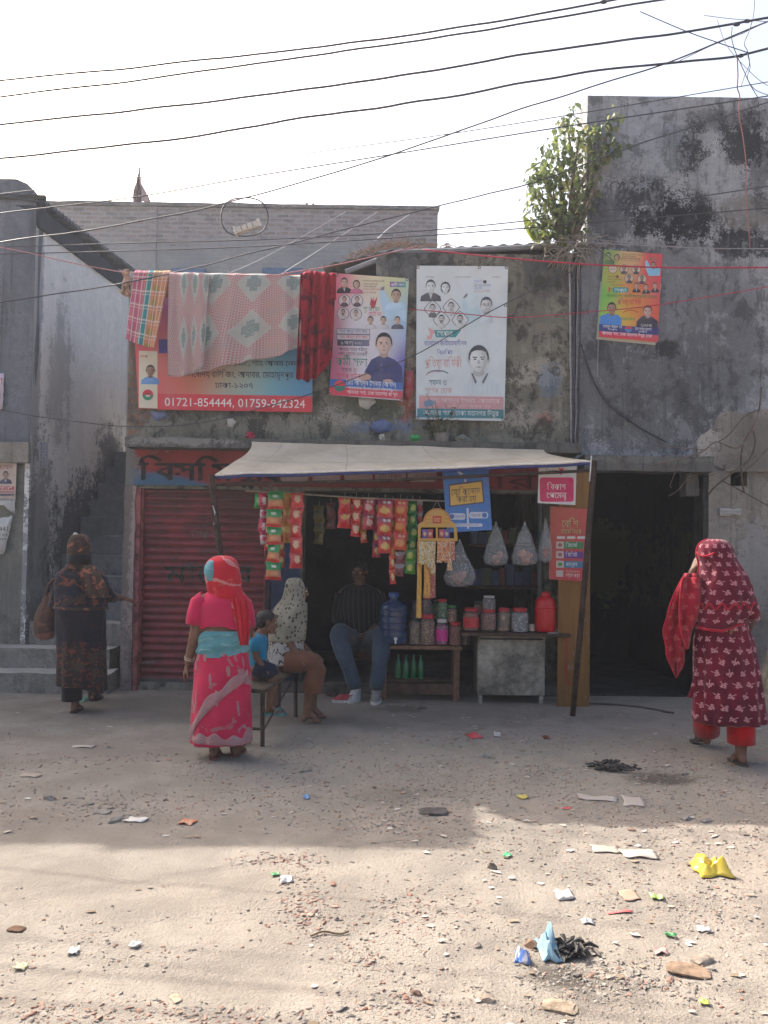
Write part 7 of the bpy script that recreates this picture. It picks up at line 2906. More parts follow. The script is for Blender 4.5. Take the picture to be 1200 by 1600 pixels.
for d in (-.06, .06):
    m.tube([PB(398, 1042, d), PB(410, 1046, d), PB(424, 1049, d), PB(428, 1056, d)], [.078, .074, .062, .056], NAV, 16, caps=False)
m.build('shorts', boy, smooth=180, solid=.004)
m = MB()
m.ell(B.hf(0, -.018, .034), V((.079, .096, .084)) * .86, HAIR, rot=B.hM, sub=3)
m.ell(B.hf(0, -.055, .0), V((.070, .055, .07)) * .86, HAIR, rot=B.hM, sub=3)
m.build('hair', boy, smooth=180)
B.eyes(boy)
tsd = simple('teal_rubber', (.10, .26, .24), .7, .3, .2)
for d, ax_ in ((-.06, 421), (.06, 428)):
    sandal(boy, PB(ax_, 1104, d), (1, .1, 0), tsd, .74)

# ---- seated woman in a spotted veil
Ys = 6.98
PS = lambda a, b, d=0.0: P(a, b, Ys + d)
B = Body()
B.head(PS(464, 924), .98, 62, -4, PS(457, 952))
B.chain([PS(456, 953), PS(451, 975), PS(448, 1000), PS(447, 1022)], [.07, .115, .115, .13])
B.cap(PS(452, 962, -.10), PS(457, 962, .10), .05, .05)
B.chain([PS(456, 968, -.07), PS(452, 1003, -.13), PS(467, 1029, -.14)], [.04, .036, .028])
B.hand(PS(467, 1029, -.15), (1, .2, -.4), (0, .3, -1), -1, .4, .95)
B.chain([PS(458, 966, .16), PS(466, 1003, .16), PS(484, 1020, .1)], [.05, .04, .028])
B.hand(PS(485, 1021, .1), (1, -.2, -.3), (0, 0, -1), 1, .4, .95)
for d in (-.09, .09):
    a = PS(484 + 40 * d, 1084, d)
    a.z = .09
    B.chain([PS(450, 1026, d), PS(490, 1034, d), a], [.085, .062, .038])
    B.foot(a, (1, .1, 0), .95)
sw = B.build(PS(450, 1045), 'woman in a cream veil with dark spots seated on the bench by the stall')
VSP = garment_mat('spotted_veil', (.27, .25, .185), (.035, .033, .028), 'spot', 30, (.20, .185, .14), .9)
BWP = garment_mat('black_white_print', (.36, .35, .33), (.02, .02, .02), 'blotch', 26, (.3, .29, .28), 1.0)
BRC = garment_mat('rust_brown_cloth', (.19, .078, .045), (.2, .08, .05), 'plain', 9, (.13, .055, .034))
Loft([(985, 448, 27), (1005, 447, 28), (1022, 447, 29.5), (1036, 448, 31)], Ys, 62, pleat(7, .03), .95).mesh(BWP, 48, 5).build('tunic', sw, smooth=180, solid=.005)
vl = Loft([(903, 461, 4), (905, 461, 10), (911, 462, 15), (923, 462, 17.5), (936, 460, 19), (948, 456, 24), (962, 452, 28), (980, 449.5, 29.5), (1000, 448, 29)], Ys, 62, lambda th, t: 1 + .05 * t * math.sin(th * 6 + t * 4) + .06 * noise.noise(V((math.cos(th) * 2, math.sin(th) * 2, t * 4))), 1.0)
vl.mesh(VSP, 56, 6, opened=lambda t: R(55) if .1 < t < .55 else R(25), caps=(1, 0)).build('veil', sw, smooth=180, solid=.006)
m = MB()
for d in (-.085, .085):
    m.tube([PS(446, 1030, d), PS(470, 1033, d), PS(490, 1036, d), PS(494, 1046, d), PS(490, 1066, d), PS(487, 1080, d)], [.108, .098, .084, .084, .082, .088], BRC, 20, caps=False)
m.build('trousers', sw, smooth=180, solid=.005)
m = MB()
m.ell(B.hf(0, -.012, .034), V((.080, .098, .086)) * .98, HAIR, rot=B.hM, sub=3)
m.build('hair', sw, smooth=180)
B.eyes(sw)

# ---- man in jeans sitting in the shop opening
Ym = 8.72
PM = lambda a, b, d=0.0: P(a, b, Ym + d)
B = Body()
B.head(PM(562, 893), 1.05, 200, -14, PM(562, 915))
B.chain([PM(561, 917), PM(562, 950), PM(565, 985), PM(567, 1010)], [.075, .135, .13, .14])
B.cap(PM(538, 928), PM(586, 928), .066, .066)
B.chain([PM(534, 930), PM(526, 968, -.02), PM(548, 990, -.24)], [.056, .045, .03])
B.hand(PM(549, 990, -.25), (.8, -.6, -.1), (0, 0, -1), 1, .4)
B.chain([PM(590, 930), PM(598, 968, -.02), PM(575, 990, -.24)], [.056, .045, .03])
B.hand(PM(574, 990, -.25), (-.8, -.6, -.1), (0, 0, -1), -1, .4)
aL, aR = ankle(556, 1094, .10), ankle(588, 1096, .10)
B.chain([PM(553, 1006), PM(529, 993, -.72), aL], [.09, .066, .042])
B.chain([PM(580, 1006), PM(597, 997, -.72), aR], [.09, .066, .042])
B.foot(aL, (-.35, -1, 0))
B.foot(aR, (-.1, -1, 0))
man = B.build(V((PM(565, 1000).x, Ym, .1)), 'man in blue jeans and a dark striped shirt sitting inside the shop opening')
DSH = garment_mat('dark_striped_shirt', (.010, .011, .013), (.07, .067, .064), 'stripe', 26, (.008, .009, .010), .7)
JEA = garment_mat('blue_jeans', (.055, .085, .12), (.03, .05, .075), 'blotch', 5, (.03, .048, .075), .6)
Loft([(912, 561, 10), (917, 561, 22), (925, 562, 31), (945, 562, 33), (970, 563, 32), (1000, 566, 33)], Ym, 0, lambda th, t: 1 + .04 * noise.noise(V((math.cos(th) * 2.5, math.sin(th) * 2.5, t * 4))), .62).mesh(DSH, 48, 5).build('shirt', man, smooth=180, solid=.005)
for q in (([534, 928, 0], [528, 950, -.01], [526, 968, -.02], [536, 980, -.13]), ([590, 928, 0], [597, 950, -.01], [598, 968, -.02], [588, 980, -.13])):
    m = MB()
    m.tube([PM(*c) for c in q], [.072, .066, .058, .05], DSH, 16, caps=False)
    m.build('sleeve', man, smooth=180, solid=.004)
m = MB()
for h_, kn, an in ((PM(556, 1006), PM(529, 992, -.72), aL), (PM(578, 1006), PM(597, 996, -.72), aR)):
    mid = (kn + an) / 2
    m.tube(smoothpath([h_, (h_ + kn) / 2 + V((0, 0, .02)), kn, mid + V((0, -.02, 0)), an + V((0, 0, .02))], 3), [.115] * 3 + [.102] * 3 + [.088] * 3 + [.072] * 3 + [.062], JEA, 20, caps=False)
m.build('jeans', man, smooth=180, solid=.005)
for an, d, c in ((aL, (-.35, -1, 0), (.42, .40, .39)), (aR, (-.1, -1, 0), (.22, .21, .2))):
    dd = V(d).normalized()
    m = MB()
    shm = simple('shoe_cloth_%d' % int(c[0] * 100), c, .8, .2, .3, 30)
    g0 = V((an.x, an.y, 0))
    m.loft([(g0 + V((0, 0, -.005)) + dd * .035, .052, .145, math.degrees(math.atan2(dd.y, dd.x)) - 90), (g0 + V((0, 0, .025)) + dd * .035, .054, .147, math.degrees(math.atan2(dd.y, dd.x)) - 90)], simple('white_sole', (.5, .49, .47), .7), 28, caps=(1, 1))
    m.loft([(g0 + V((0, 0, .026)) + dd * .034, .050, .140, math.degrees(math.atan2(dd.y, dd.x)) - 90), (g0 + V((0, 0, .055)) + dd * .026, .049, .125, math.degrees(math.atan2(dd.y, dd.x)) - 90),
            (g0 + V((0, 0, .08)) + dd * .008, .047, .09, math.degrees(math.atan2(dd.y, dd.x)) - 90), (g0 + V((0, 0, .115)) - dd * .012, .050, .06, math.degrees(math.atan2(dd.y, dd.x)) - 90)], shm, 28, caps=(1, 1))
    o = m.build('shoe', man, smooth=60)
m = MB()
m.ell(B.hf(0, -.014, .036), V((.079, .096, .084)) * 1.05, HAIR, rot=B.hM, sub=3)
m.build('hair', man, smooth=180)
B.eyes(man)
# stool under him
so_ = thing('stool', 'dark wooden stool under the man in jeans', 'stool', (PM(567, 1030).x, Ym + .03, .1))
sc0 = V((PM(567, 1030).x, Ym + .05, 0))
ztop_ = PM(567, 1026).z
m = MB()
m.bbox(sc0 + V((-.16, -.14, ztop_ - .03)), sc0 + V((.16, .14, ztop_)), wdk, .006)
m.build('seat', so_)
for a in (-.13, .09):
    for b in (-.11, .09):
        m = MB()
        m.bbox(sc0 + V((a, b, .0)), sc0 + V((a + .04, b + .04, ztop_ - .031)), wdk, .004)
        m.build('leg', so_)
# pair of red and white shoes left on the ground
for k_, (px, py, lab) in enumerate(((538, 1097, 'red and white shoe lying beside the feet of the man in jeans'), (524, 1088, 'dark slipper lying left of the red and white shoe'))):
    g0 = PZ(px, py)
    m = MB()
    a = 100 if k_ == 0 else 60
    if k_ == 0:
        m.loft([(g0 + V((0, 0, .0)), .045, .12, a), (g0 + V((0, 0, .024)), .047, .122, a)], simple('white_sole', (.5, .49, .47), .7), 24, caps=(1, 1))
        m.loft([(g0 + V((0, 0, .025)), .044, .115, a), (g0 + V((.01, 0, .05)), .043, .10, a), (g0 + V((.02, 0, .075)), .04, .06, a)], simple('red_canvas', (.35, .05, .06), .8), 24, caps=(1, 0))
    else:
        m.loft([(g0, .04, .115, a), (g0 + V((0, 0, .016)), .041, .117, a)], dsd, 24, caps=(1, 1))
        d = Matrix.Rotation(R(a), 3, 'Z')
        m.tube(smoothpath([g0 + d @ V((-.04, -.01, .012)), g0 + d @ V((-.02, .02, .045)), g0 + d @ V((.02, .02, .045)), g0 + d @ V((.04, -.01, .012))], 4), .009, dsd, 6)
    tag(m.build('shoe' if k_ == 0 else 'slipper', None, smooth=60), lab, 'shoe')
# ---------------------------------------------------------------- cables
CAB = simple('black_cable', (.05, .05, .064), .5, .35, .2, 30, 0)
CABG = simple('grey_cable', (.30, .29, .30), .6, .3, .2, 30, 0)
CABR = simple('red_cable', (.42, .035, .07), .5, .3, .2, 30, 0)
CABP = simple('pink_wire', (.45, .20, .20), .6, .3, .2, 30, 0)


def cable(pts, Ys, r, mt, label, ext=(True, True), name='cable', jitter=0.0):
    n = len(pts)
    q = []
    for i, (a, b) in enumerate(pts):
        Y = Ys[0] + (Ys[1] - Ys[0]) * i / (n - 1)
        q.append(P(a, b, Y))
    if ext[0]: q.insert(0, q[0] + (q[0] - q[1]).normalized() * 2.5)
    if ext[1]: q.append(q[-1] + (q[-1] - q[-2]).normalized() * 2.0)
    m = MB()
    sp = smoothpath(q, 10)
    if jitter:
        sp = [p + V((0, 0, jitter * noise.noise(p * 2.5))) for p in sp]
    m.tube(sp, r * .95, mt, 6)
    return tag(m.build(name, None, smooth=180), label, 'cable', 'overhead cables')


cable([(0, 126), (250, 101), (500, 73), (720, 42), (945, 3)], (6.6, 6.0), .0085, CAB, 'topmost black cable crossing the sky', jitter=.012)
cable([(0, 152), (240, 122), (470, 89), (700, 56), (900, 22), (1035, 0)], (6.65, 6.05), .0085, CAB, 'second black cable from the top, close under the topmost one', jitter=.012)
cable([(0, 195), (250, 168), (500, 136), (700, 106), (880, 75), (1060, 52), (1195, 30)], (6.6, 6.1), .0095, CAB, 'third cable from the top, with two splice lumps at its right end', jitter=.014)
cable([(0, 248), (240, 222), (470, 186), (700, 152), (900, 115), (1060, 98), (1150, 88), (1200, 76)], (6.6, 6.1), .0095, CAB, 'fourth thick cable from the top, crossing the whole sky', jitter=.016)
cable([(0, 303), (180, 282), (350, 259), (520, 234), (690, 211), (900, 178), (1200, 128)], (6.4, 6.1), .0036, CAB, 'thin cable passing just above the pointed flag')
cable([(0, 333), (210, 308), (400, 275), (620, 240), (830, 206), (1000, 180), (1200, 150)], (6.4, 6.1), .005, CAB, 'medium cable crossing in front of the flagpole')
cable([(0, 379), (150, 357), (300, 330), (380, 309), (500, 276), (640, 232), (800, 175), (950, 128), (1050, 96), (1200, 34)], (6.9, 6.2), .0062, CAB, 'black cable that slants steeply up to the right and carries the cable loop', jitter=.01)
cable([(0, 386), (200, 380), (420, 374), (640, 362), (840, 343), (1020, 318), (1200, 291)], (8.12, 8.1), .0058, CAB, 'nearly level cable just above the laundry, upper of the pair')
cable([(0, 397), (200, 392), (400, 385), (640, 370), (840, 355), (1020, 340), (1200, 325)], (8.12, 8.1), .0058, CAB, 'nearly level cable just above the laundry, lower of the pair')
cable([(0, 473), (110, 456), (220, 437), (320, 414), (430, 386), (560, 353), (700, 318), (840, 283), (1000, 225), (1200, 160)], (8.0, 8.0), .0065, CAB, 'cable that runs low over the house eave and the red cloth up to the right', jitter=.01)
cable([(0, 640), (60, 651), (130, 660), (190, 666), (260, 666), (324, 659), (400, 640), (490, 614), (570, 585), (650, 554), (760, 490), (840, 450), (893, 424)], (7.9, 8.2), .005, CAB, 'sagging cable that crosses the white poster diagonally', ext=(True, False))
cable([(660, 390), (780, 402), (900, 412), (1040, 418), (1200, 418)], (8.2, 7.6), .008, CABR, 'thick red cable running right from the roof in front of the creeper', ext=(False, True))
cable([(440, 428), (520, 415), (600, 397), (655, 385)], (8.0, 8.4), .006, CABP, 'pale pink cord rising from the laundry to the tin roof', ext=(False, False))
cable([(640, 483), (720, 490), (800, 496), (900, 489), (1000, 480), (1100, 465), (1200, 448)], (8.18, 7.8), .0045, CABR, 'thin red wire crossing the white poster and the green to red poster', ext=(False, True))
cable([(830, 376), (950, 381), (1080, 387), (1200, 389)], (8.15, 8.1), .004, CABG, 'pale grey cable along the tall wall just above the thick red cable', ext=(False, True))
cable([(870, 367), (960, 377), (1100, 388), (1200, 388)], (8.18, 8.12), .003, CABG, 'thin pale cable meeting the pale grey one on the tall wall', ext=(False, True))
cable([(300, 448), (380, 418), (440, 388), (540, 331)], (8.3, 14.8), .007, CABG, 'pale string slanting from the laundry up to the brick building, left one', ext=(False, False))
cable([(440, 428), (500, 390), (590, 331)], (8.1, 14.8), .007, CABG, 'pale string slanting from the laundry up to the brick building, middle one', ext=(False, False))
cable([(585, 378), (610, 355), (640, 335)], (8.5, 14.8), .010, CABG, 'pale string above the roof creeper, right one of the three', ext=(False, False))
cable([(0, 386), (50, 396), (100, 408), (160, 420), (197, 426)], (7.7, 8.03), .005, CABP, 'pinkish end of the clothesline running left over the corner house', ext=(True, False))
cable([(197, 426), (300, 429), (420, 430), (526, 427)], (8.03, 8.0), .006, CABP, 'clothesline carrying the laundry', ext=(False, False))
cable([(1000, 18), (1070, 48), (1120, 66), (1168, 82)], (6.3, 6.1), .004, CAB, 'short thin wire crossing between the two splice lumps at the top right', ext=(False, False))
cable([(1180, -10), (1177, 25), (1170, 50), (1163, 68), (1168, 80), (1171, 100), (1164, 117), (1158, 135)], (6.1, 6.1), .003, CAB, 'thin loose wire wavering down from the top right corner', ext=(False, False))
cable([(1144, 42), (1143, 58), (1147, 75), (1152, 88), (1162, 110), (1172, 132), (1184, 152)], (6.1, 6.2), .0032, CAB, 'thin loose wire hanging from the left splice lump', ext=(False, False))
cable([(1152, 90), (1153, 120), (1152, 137), (1156, 150), (1155, 180), (1161, 215), (1166, 260), (1165, 310), (1170, 360), (1172, 386)], (6.15, 8.1), .005, CABP, 'pink wire hanging down the face of the tall wall', ext=(False, False), jitter=.02)
cable([(1100, 24), (1140, 29), (1200, 34)], (6.2, 6.1), .003, CABG, 'faint grey wire joining the third cable near its splice', ext=(False, True))
cable([(1060, 96), (1110, 72), (1160, 52), (1200, 33)], (6.2, 6.1), .003, CAB, 'thin wire rising to the top right corner above the fourth cable', ext=(False, True))
cable([(1120, 30), (1135, 70), (1160, 100), (1190, 128), (1215, 140)], (6.15, 6.1), .0028, CABG, 'faint loose wire curling below the two splices', ext=(False, False))
cable([(1168, 84), (1172, 104), (1168, 122), (1180, 140), (1204, 150)], (6.12, 6.1), .003, CAB, 'short wire curling from the splice on the fourth cable', ext=(False, False))
for px, py, Y, lab in ((1151, 38, 6.12, 'left splice lump of the third cable'), (1168, 33, 6.11, 'right splice lump of the third cable'), (1158, 87, 6.14, 'splice lump on the fourth cable'), (943, 3, 6.0, 'taped splice on the topmost cable')):
    m = MB()
    m.ell(P(px, py, Y), (.026, .014, .015), CAB, jit=.4)
    tag(m.build('splice', None), 'black taped ' + lab, 'splice')
# loop of cable with its white joint box
m = MB()
lc = P(382, 339, 6.75)
lp = [P(382 + 36.5 * math.cos(R(a)), 339 + 32 * math.sin(R(a)) + 2 * math.sin(R(a * 3)), 6.75 + .02 * math.sin(R(a * 2))) for a in range(-60, 310, 8)]
m.tube(smoothpath(lp, 2), .006, CAB, 6)
tag(m.build('cable_loop', None, smooth=180), 'loose ring of black cable hung on the slanting cable', 'cable loop')
jb = thing('joint_box', 'long white cable joint box tilted inside the cable loop', 'joint box', P(387, 357, 6.72))
c = P(387, 356, 6.72)
rt = Matrix.Rotation(R(-19), 3, 'Y')
wbx = simple('aged_white_plastic', (.52, .48, .44), .5, .4, .2, 8)
m = MB()
m.bbox(c + V((-.10, -.035, -.028)), c + V((.10, .03, .028)), wbx, .012, rot=rt)
m.build('body', jb)
for e in (-.106, .106):
    m = MB()
    m.bbox(c + rt @ V((e, 0, 0)) + V((-.012, -.042, -.036)), c + rt @ V((e, 0, 0)) + V((.012, .036, .036)), wbx, .008, rot=rt)
    m.build('end_cap', jb)
for e in (-.05, 0, .05):
    m = MB()
    m.bbox(c + rt @ V((e, -.037, 0)) + V((-.004, -.002, -.024)), c + rt @ V((e, -.037, 0)) + V((.004, .002, .024)), simple('box_rib', (.25, .22, .2)), .001, rot=rt)
    m.build('rib', jb)
# bundle of old cables down the corner between the buildings
for k_, (x0, x1, mt, r, lab) in enumerate(((890, 893, CABG, .011, 'pale old cable running down the corner between the two walls'), (897, 896, CAB, .014, 'black thick cable running down the corner between the two walls'),
                                          (903, 899, CABG, .007, 'thin pale cable running down the left edge of the tall wall'), (909, 902, CAB, .009, 'thin dark cable running down the left edge of the tall wall'))):
    m = MB()
    pts = [P(x0 + (x1 - x0) * t + 2.2 * noise.noise(V((t * 5, k_ * 3.1, 1))), 395 + 300 * t, YF - .035 - .01 * (k_ % 2)) for t in [i / 24 for i in range(25)]]
    m.tube(pts, r, mt, 6)
    tag(m.build('cable', None, smooth=180), lab, 'cable', 'cables on the wall')
for k_, (pts, r, mt, lab) in enumerate((([(908, 538), (920, 575), (935, 610), (960, 640), (1000, 668), (1040, 690)], .008, CAB, 'drooping dark cable slanting across the grey wall to the lintel'),
                                        ([(912, 560), (930, 600), (965, 640), (1010, 680), (1012, 700)], .003, CAB, 'thin dark wire drooping beside the thicker slanting cable'),
                                        ([(935, 530), (934, 560), (933, 590)], .003, CABG, 'short grey wire end hanging below the green to red poster'))):
    m = MB()
    m.tube(smoothpath([P(a, b, YF - .03 - .02 * k_) for a, b in pts], 6), r, mt, 6)
    tag(m.build('cable', None, smooth=180), lab, 'cable', 'cables on the wall')

# ---------------------------------------------------------------- fig growing out of the wall
LF = Mat('fig_leaf', .42, .4)
_n = LF.noi(LF.coord(), 5, 4, .6)
LF.color(LF.mix(_n.ss(.3, .7) * .4, LF.attr(), (.12, .14, .07)))
o_ = LF.nt.nodes['Material Output']
tr_ = LF.node('ShaderNodeBsdfTranslucent')
LF.nt.links.new(LF.node('ShaderNodeAttribute', attribute_name='ink').outputs['Color'], tr_.inputs[0])
mx_ = LF.node('ShaderNodeMixShader', {0: .5})
LF.nt.links.new(LF.b.outputs[0], mx_.inputs[1])
LF.nt.links.new(tr_.outputs[0], mx_.inputs[2])
LF.nt.links.new(mx_.outputs[0], o_.inputs[0])
LFm = LF.m
fig = thing('fig_tree', 'leafy wild fig rooted in the corner of the tall wall above the shop roof', 'tree', P(893, 385, 8.3))
rt_ = random.Random(21)
BARK = simple('grey_bark', (.17, .145, .12), .9, .2, .4, 14, .6)
m = MB()
root = P(892, 384, 8.34)
tips = []
for (px, py, d) in ((850, 250, .15), (835, 300, .0), (845, 345, -.1), (870, 215, .2), (885, 185, .35), (905, 215, -.1), (925, 205, -.15), (945, 235, -.2), (955, 195, -.12), (900, 280, -.15), (865, 300, -.2), (890, 330, -.15), (925, 255, -.2), (870, 365, -.1)):
    t = P(px, py, 8.3 + d)
    mid = root * .5 + t * .5 + V((rt_.uniform(-.1, .1), rt_.uniform(-.1, .05), rt_.uniform(-.05, .1)))
    path = smoothpath([root, mid, t], 5)
    m.tube(path, [.028 * (1 - i / len(path)) + .006 for i in range(len(path))], BARK, 6)
    tips.append((path, t))
m.build('trunk', fig)
# matted roots running down over the roof edge
m = MB()
for k_ in range(150):
    a = P(rt_.gauss(893, 17), rt_.uniform(368, 400), 8.24 + rt_.uniform(-.06, .08))
    d = V((rt_.gauss(0, .12), rt_.uniform(-.04, .03), rt_.uniform(-.30, .04) if rt_.random() < .6 else rt_.uniform(-.05, .10)))
    q = [a, a + d * .5 + V((rt_.uniform(-.03, .03), -.02, rt_.uniform(-.03, .03))), a + d]
    c = rt_.choice([(.28, .25, .21), (.2, .17, .14), (.13, .11, .09), (.34, .31, .27)])
    m.tube(smoothpath(q, 3), [.007, .006, .006, .005, .005, .004, .003], DT, 4, c)
m.build('roots', fig)
m = MB()
def leaf(p, d, L, c, nrm):
    d = d.normalized()
    s_ = d.cross(nrm).normalized()
    n_ = s_.cross(d)
    pts = [p, p + d * L * .16 + s_ * L * .30 + n_ * L * .05, p + d * L * .45 + s_ * L * .36 + n_ * L * .06, p + d * L * .75 + s_ * L * .14, p + d * L * 1.1 - n_ * L * .14,
           p + d * L * .75 - s_ * L * .14, p + d * L * .45 - s_ * L * .36 + n_ * L * .06, p + d * L * .16 - s_ * L * .30 + n_ * L * .05, p + d * L * .45 - n_ * L * .03]
    m.add(pts, [(0, 1, 2, 8), (8, 2, 3, 4), (8, 4, 5, 6), (0, 8, 6, 7)], LFm, c)
# clumps that make the outline of the crown
cl = [(852, 268, 24), (843, 300, 26), (838, 325, 20), (850, 345, 28), (866, 238, 22), (868, 275, 26), (880, 205, 18), (887, 187, 9), (892, 238, 26), (880, 310, 28), (905, 270, 22), (912, 215, 17), (932, 212, 13), (952, 198, 10), (948, 240, 13),
      (966, 238, 7), (930, 255, 15), (900, 325, 22), (872, 355, 24), (845, 365, 16), (922, 300, 10), (836, 282, 12), (895, 360, 18)]
tot = 0
for (px, py, r) in cl:
    c0 = P(px, py, 8.28)
    rad = r / 150
    nn = int(12 + r * r * .12)
    for i in range(nn):
        v = V((rt_.gauss(0, 1), rt_.gauss(0, .9), rt_.gauss(0, 1)))
        v = v.normalized() * rt_.random() ** .4 * (1.0 + .35 * (rt_.random() < .14))
        p = c0 + V((v.x * rad * 1.1, v.y * .26 - .06, v.z * rad * 1.1))
        if p.x > XU0 - .01: p.y = min(p.y, YF - .06 - .12 * rt_.random())
        d = V((rt_.gauss(0, .5) + v.x * .6, rt_.gauss(-.2, .4), -.75 + rt_.gauss(0, .4)))
        nrm = V((rt_.gauss(-.2, .5), rt_.gauss(-.4, .5), .8))
        g_ = rt_.random()
        c = (.10, .135, .065) if g_ < .4 else ((.15, .19, .075) if g_ < .72 else ((.21, .26, .08) if g_ < .9 else (.30, .31, .13)))
        leaf(p, d, rt_.choice((.035, .05, .06, .075, .095)) * rt_.uniform(.85, 1.15), c, nrm)
        tot += 1
m.build('crown', fig, smooth=0)
# broad yellow-green leaf at the foot of the crown
bl2 = thing('banana_shoot', 'yellow-green broad-leaved shoot at the lower left foot of the wild fig', 'plant', P(835, 378, 8.4))
m = MB()
for (a, b, c_, d_) in ((836, 378, 818, 338), (838, 378, 826, 345), (840, 380, 848, 350)):
    p0, p1 = P(a, b, 8.42), P(c_, d_, 8.42)
    w_ = (p1 - p0).cross(V((0, 1, 0))).normalized() * .05
    for i in range(6):
        t0, t1 = i / 6, (i + 1) / 6
        f0, f1 = math.sin(math.pi * (t0 * .85 + .1)), math.sin(math.pi * (t1 * .85 + .1))
        A, Bq = p0 + (p1 - p0) * t0, p0 + (p1 - p0) * t1
        o1, o2 = V((0, -.04 * math.sin(t0 * 3), 0)), V((0, -.04 * math.sin(t1 * 3), 0))
        m.add([A - w_ * f0 + o1, A + w_ * f0 + o1, Bq + w_ * f1 + o2, Bq - w_ * f1 + o2], [(0, 1, 2, 3)], LFm, (.22, .26, .04))
m.build('leaf', bl2, smooth=60)

# potted plant and oddments on the sunshade
zt_ = zs(687, 500, ys0) + .004
pp = P(690, 694, 8.12)
pp.z = zt_
pt_ = thing('potted_plant', 'wispy plant in a small tin standing on the sunshade below the white poster', 'plant', pp)
m = MB()
m.lathe([(.001, 0), (.07, 0), (.085, .09), (.09, .095), (.08, .09), (.001, .085)], pp, simple('rusted_tin', (.22, .20, .18), .6, .3, .3, 12), 16)
m.build('pot', pt_)
m = MB()
STEM = inkmat('plant_stem', .8, .2, .05)
for k_ in range(11):
    b = pp + V((rt_.uniform(-.05, .05), rt_.uniform(-.04, .04), .08))
    t = b + V((rt_.uniform(-.16, .16), rt_.uniform(-.08, .02), rt_.uniform(.22, .42)))
    m.tube(smoothpath([b, (b + t) / 2 + V((rt_.uniform(-.03, .03), 0, .03)), t], 4), .0035, STEM, 4, rt_.choice([(.32, .27, .2), (.14, .14, .07), (.2, .17, .1)]))
m.build('stem', pt_)
m2 = m
m = MB()
for k_ in range(60):
    b = pp + V((rt_.gauss(0, .10), rt_.uniform(-.1, .06), .10 + abs(rt_.gauss(.06, .11))))
    leaf(b, V((rt_.gauss(0, 1), rt_.gauss(-.3, .5), rt_.gauss(-.2, .5))), rt_.uniform(.03, .075), rt_.choice([(.06, .08, .03), (.09, .10, .04), (.12, .12, .06)]), V((0, -.3, 1)))
m.build('foliage', pt_, smooth=0)
for px, w_, c, lab in ((650, .055, (.05, .32, .09), 'crumpled green plastic on the sunshade left of the potted plant'), (597, .025, (.5, .48, .45), 'small white scrap on the sunshade above the awning'), (722, .07, (.16, .17, .14), 'grey-green crumpled rag on the sunshade right of the potted plant'), (391, .04, (.4, .03, .07), 'small red wrapper at the left end of the sunshade by the awning')):
    p = P(px, 694, 8.06)
    p.z = zt_ + .03
    m = MB()
    m.ell(p, (w_, .05, .04), simple('scrap_%d' % px, c, .7, .3, .2, 20), jit=.9, sub=2)
    tag(m.build('plastic_scrap' if px != 722 else 'rag', None), lab, 'scrap')

# dead vines hanging over the doorway and the rough render
m = MB()
VN = [[(1190, 605), (1186, 640), (1178, 665), (1163, 690), (1158, 715), (1159, 745), (1163, 770)], [(1185, 645), (1172, 680), (1150, 700), (1120, 690), (1103, 702), (1080, 712), (1022, 726)], [(1122, 690), (1138, 680), (1162, 652), (1185, 640)],
      [(1176, 668), (1180, 690), (1172, 716), (1150, 735), (1120, 758), (1105, 775)], [(1100, 703), (1070, 700), (1020, 695)], [(1062, 712), (1056, 735), (1047, 758), (1050, 762)], [(1125, 690), (1127, 700), (1122, 706)], [(1165, 700), (1140, 730), (1105, 745)],
      [(1130, 752), (1160, 768), (1200, 790)], [(1200, 700), (1180, 722), (1150, 748)], [(1083, 735), (1060, 765), (1045, 775)]]
for i, pts in enumerate(VN):
    m.tube(smoothpath([P(a, b, YF - .12 - .03 * (i % 4) - (.2 if i in (4, 5, 1) else 0)) for a, b in pts], 4), .009 if i in (0, 1, 3) else .005, DT, 5, ((.10, .075, .06), (.17, .13, .11), (.08, .06, .05))[i % 3])
tag(m.build('dead_vine', None, smooth=180), 'tangle of dead brown vine stems over the upper right corner of the doorway', 'vine')
# bamboo poles leaning at the far right
bam = simple('weathered_bamboo', (.30, .235, .15), .7, .3, .35, 8, .3)
for k_, (a, b, c, d, lab) in enumerate(((1181, 1045, 1203, 955, 'upper bamboo pole leaning at the right edge behind the woman in maroon'), (1186, 1120, 1204, 1030, 'lower bamboo pole leaning at the right edge behind the woman in maroon'))):
    g0, t0 = PZ(a + 0, b + 30, -.03), P(c, d, 8.1)
    g0 = V((P(a, b, 7.3 - .2 * k_).x, 7.3 - .2 * k_, -.03))
    t0 = V((t0.x + .25, 8.15, 1.6 - .4 * k_))
    m = MB()
    m.tube([g0 + (t0 - g0) * i / 12 for i in range(13)], [.032 + .005 * (i % 3 == 0) for i in range(13)], bam, 10)
    tag(m.build('bamboo_pole', None), lab, 'pole')

# ---------------------------------------------------------------- litter that can be told apart
def gp_(px, py):
    p = PZ(px, py)
    p.z = gh(p.x, p.y)
    return p


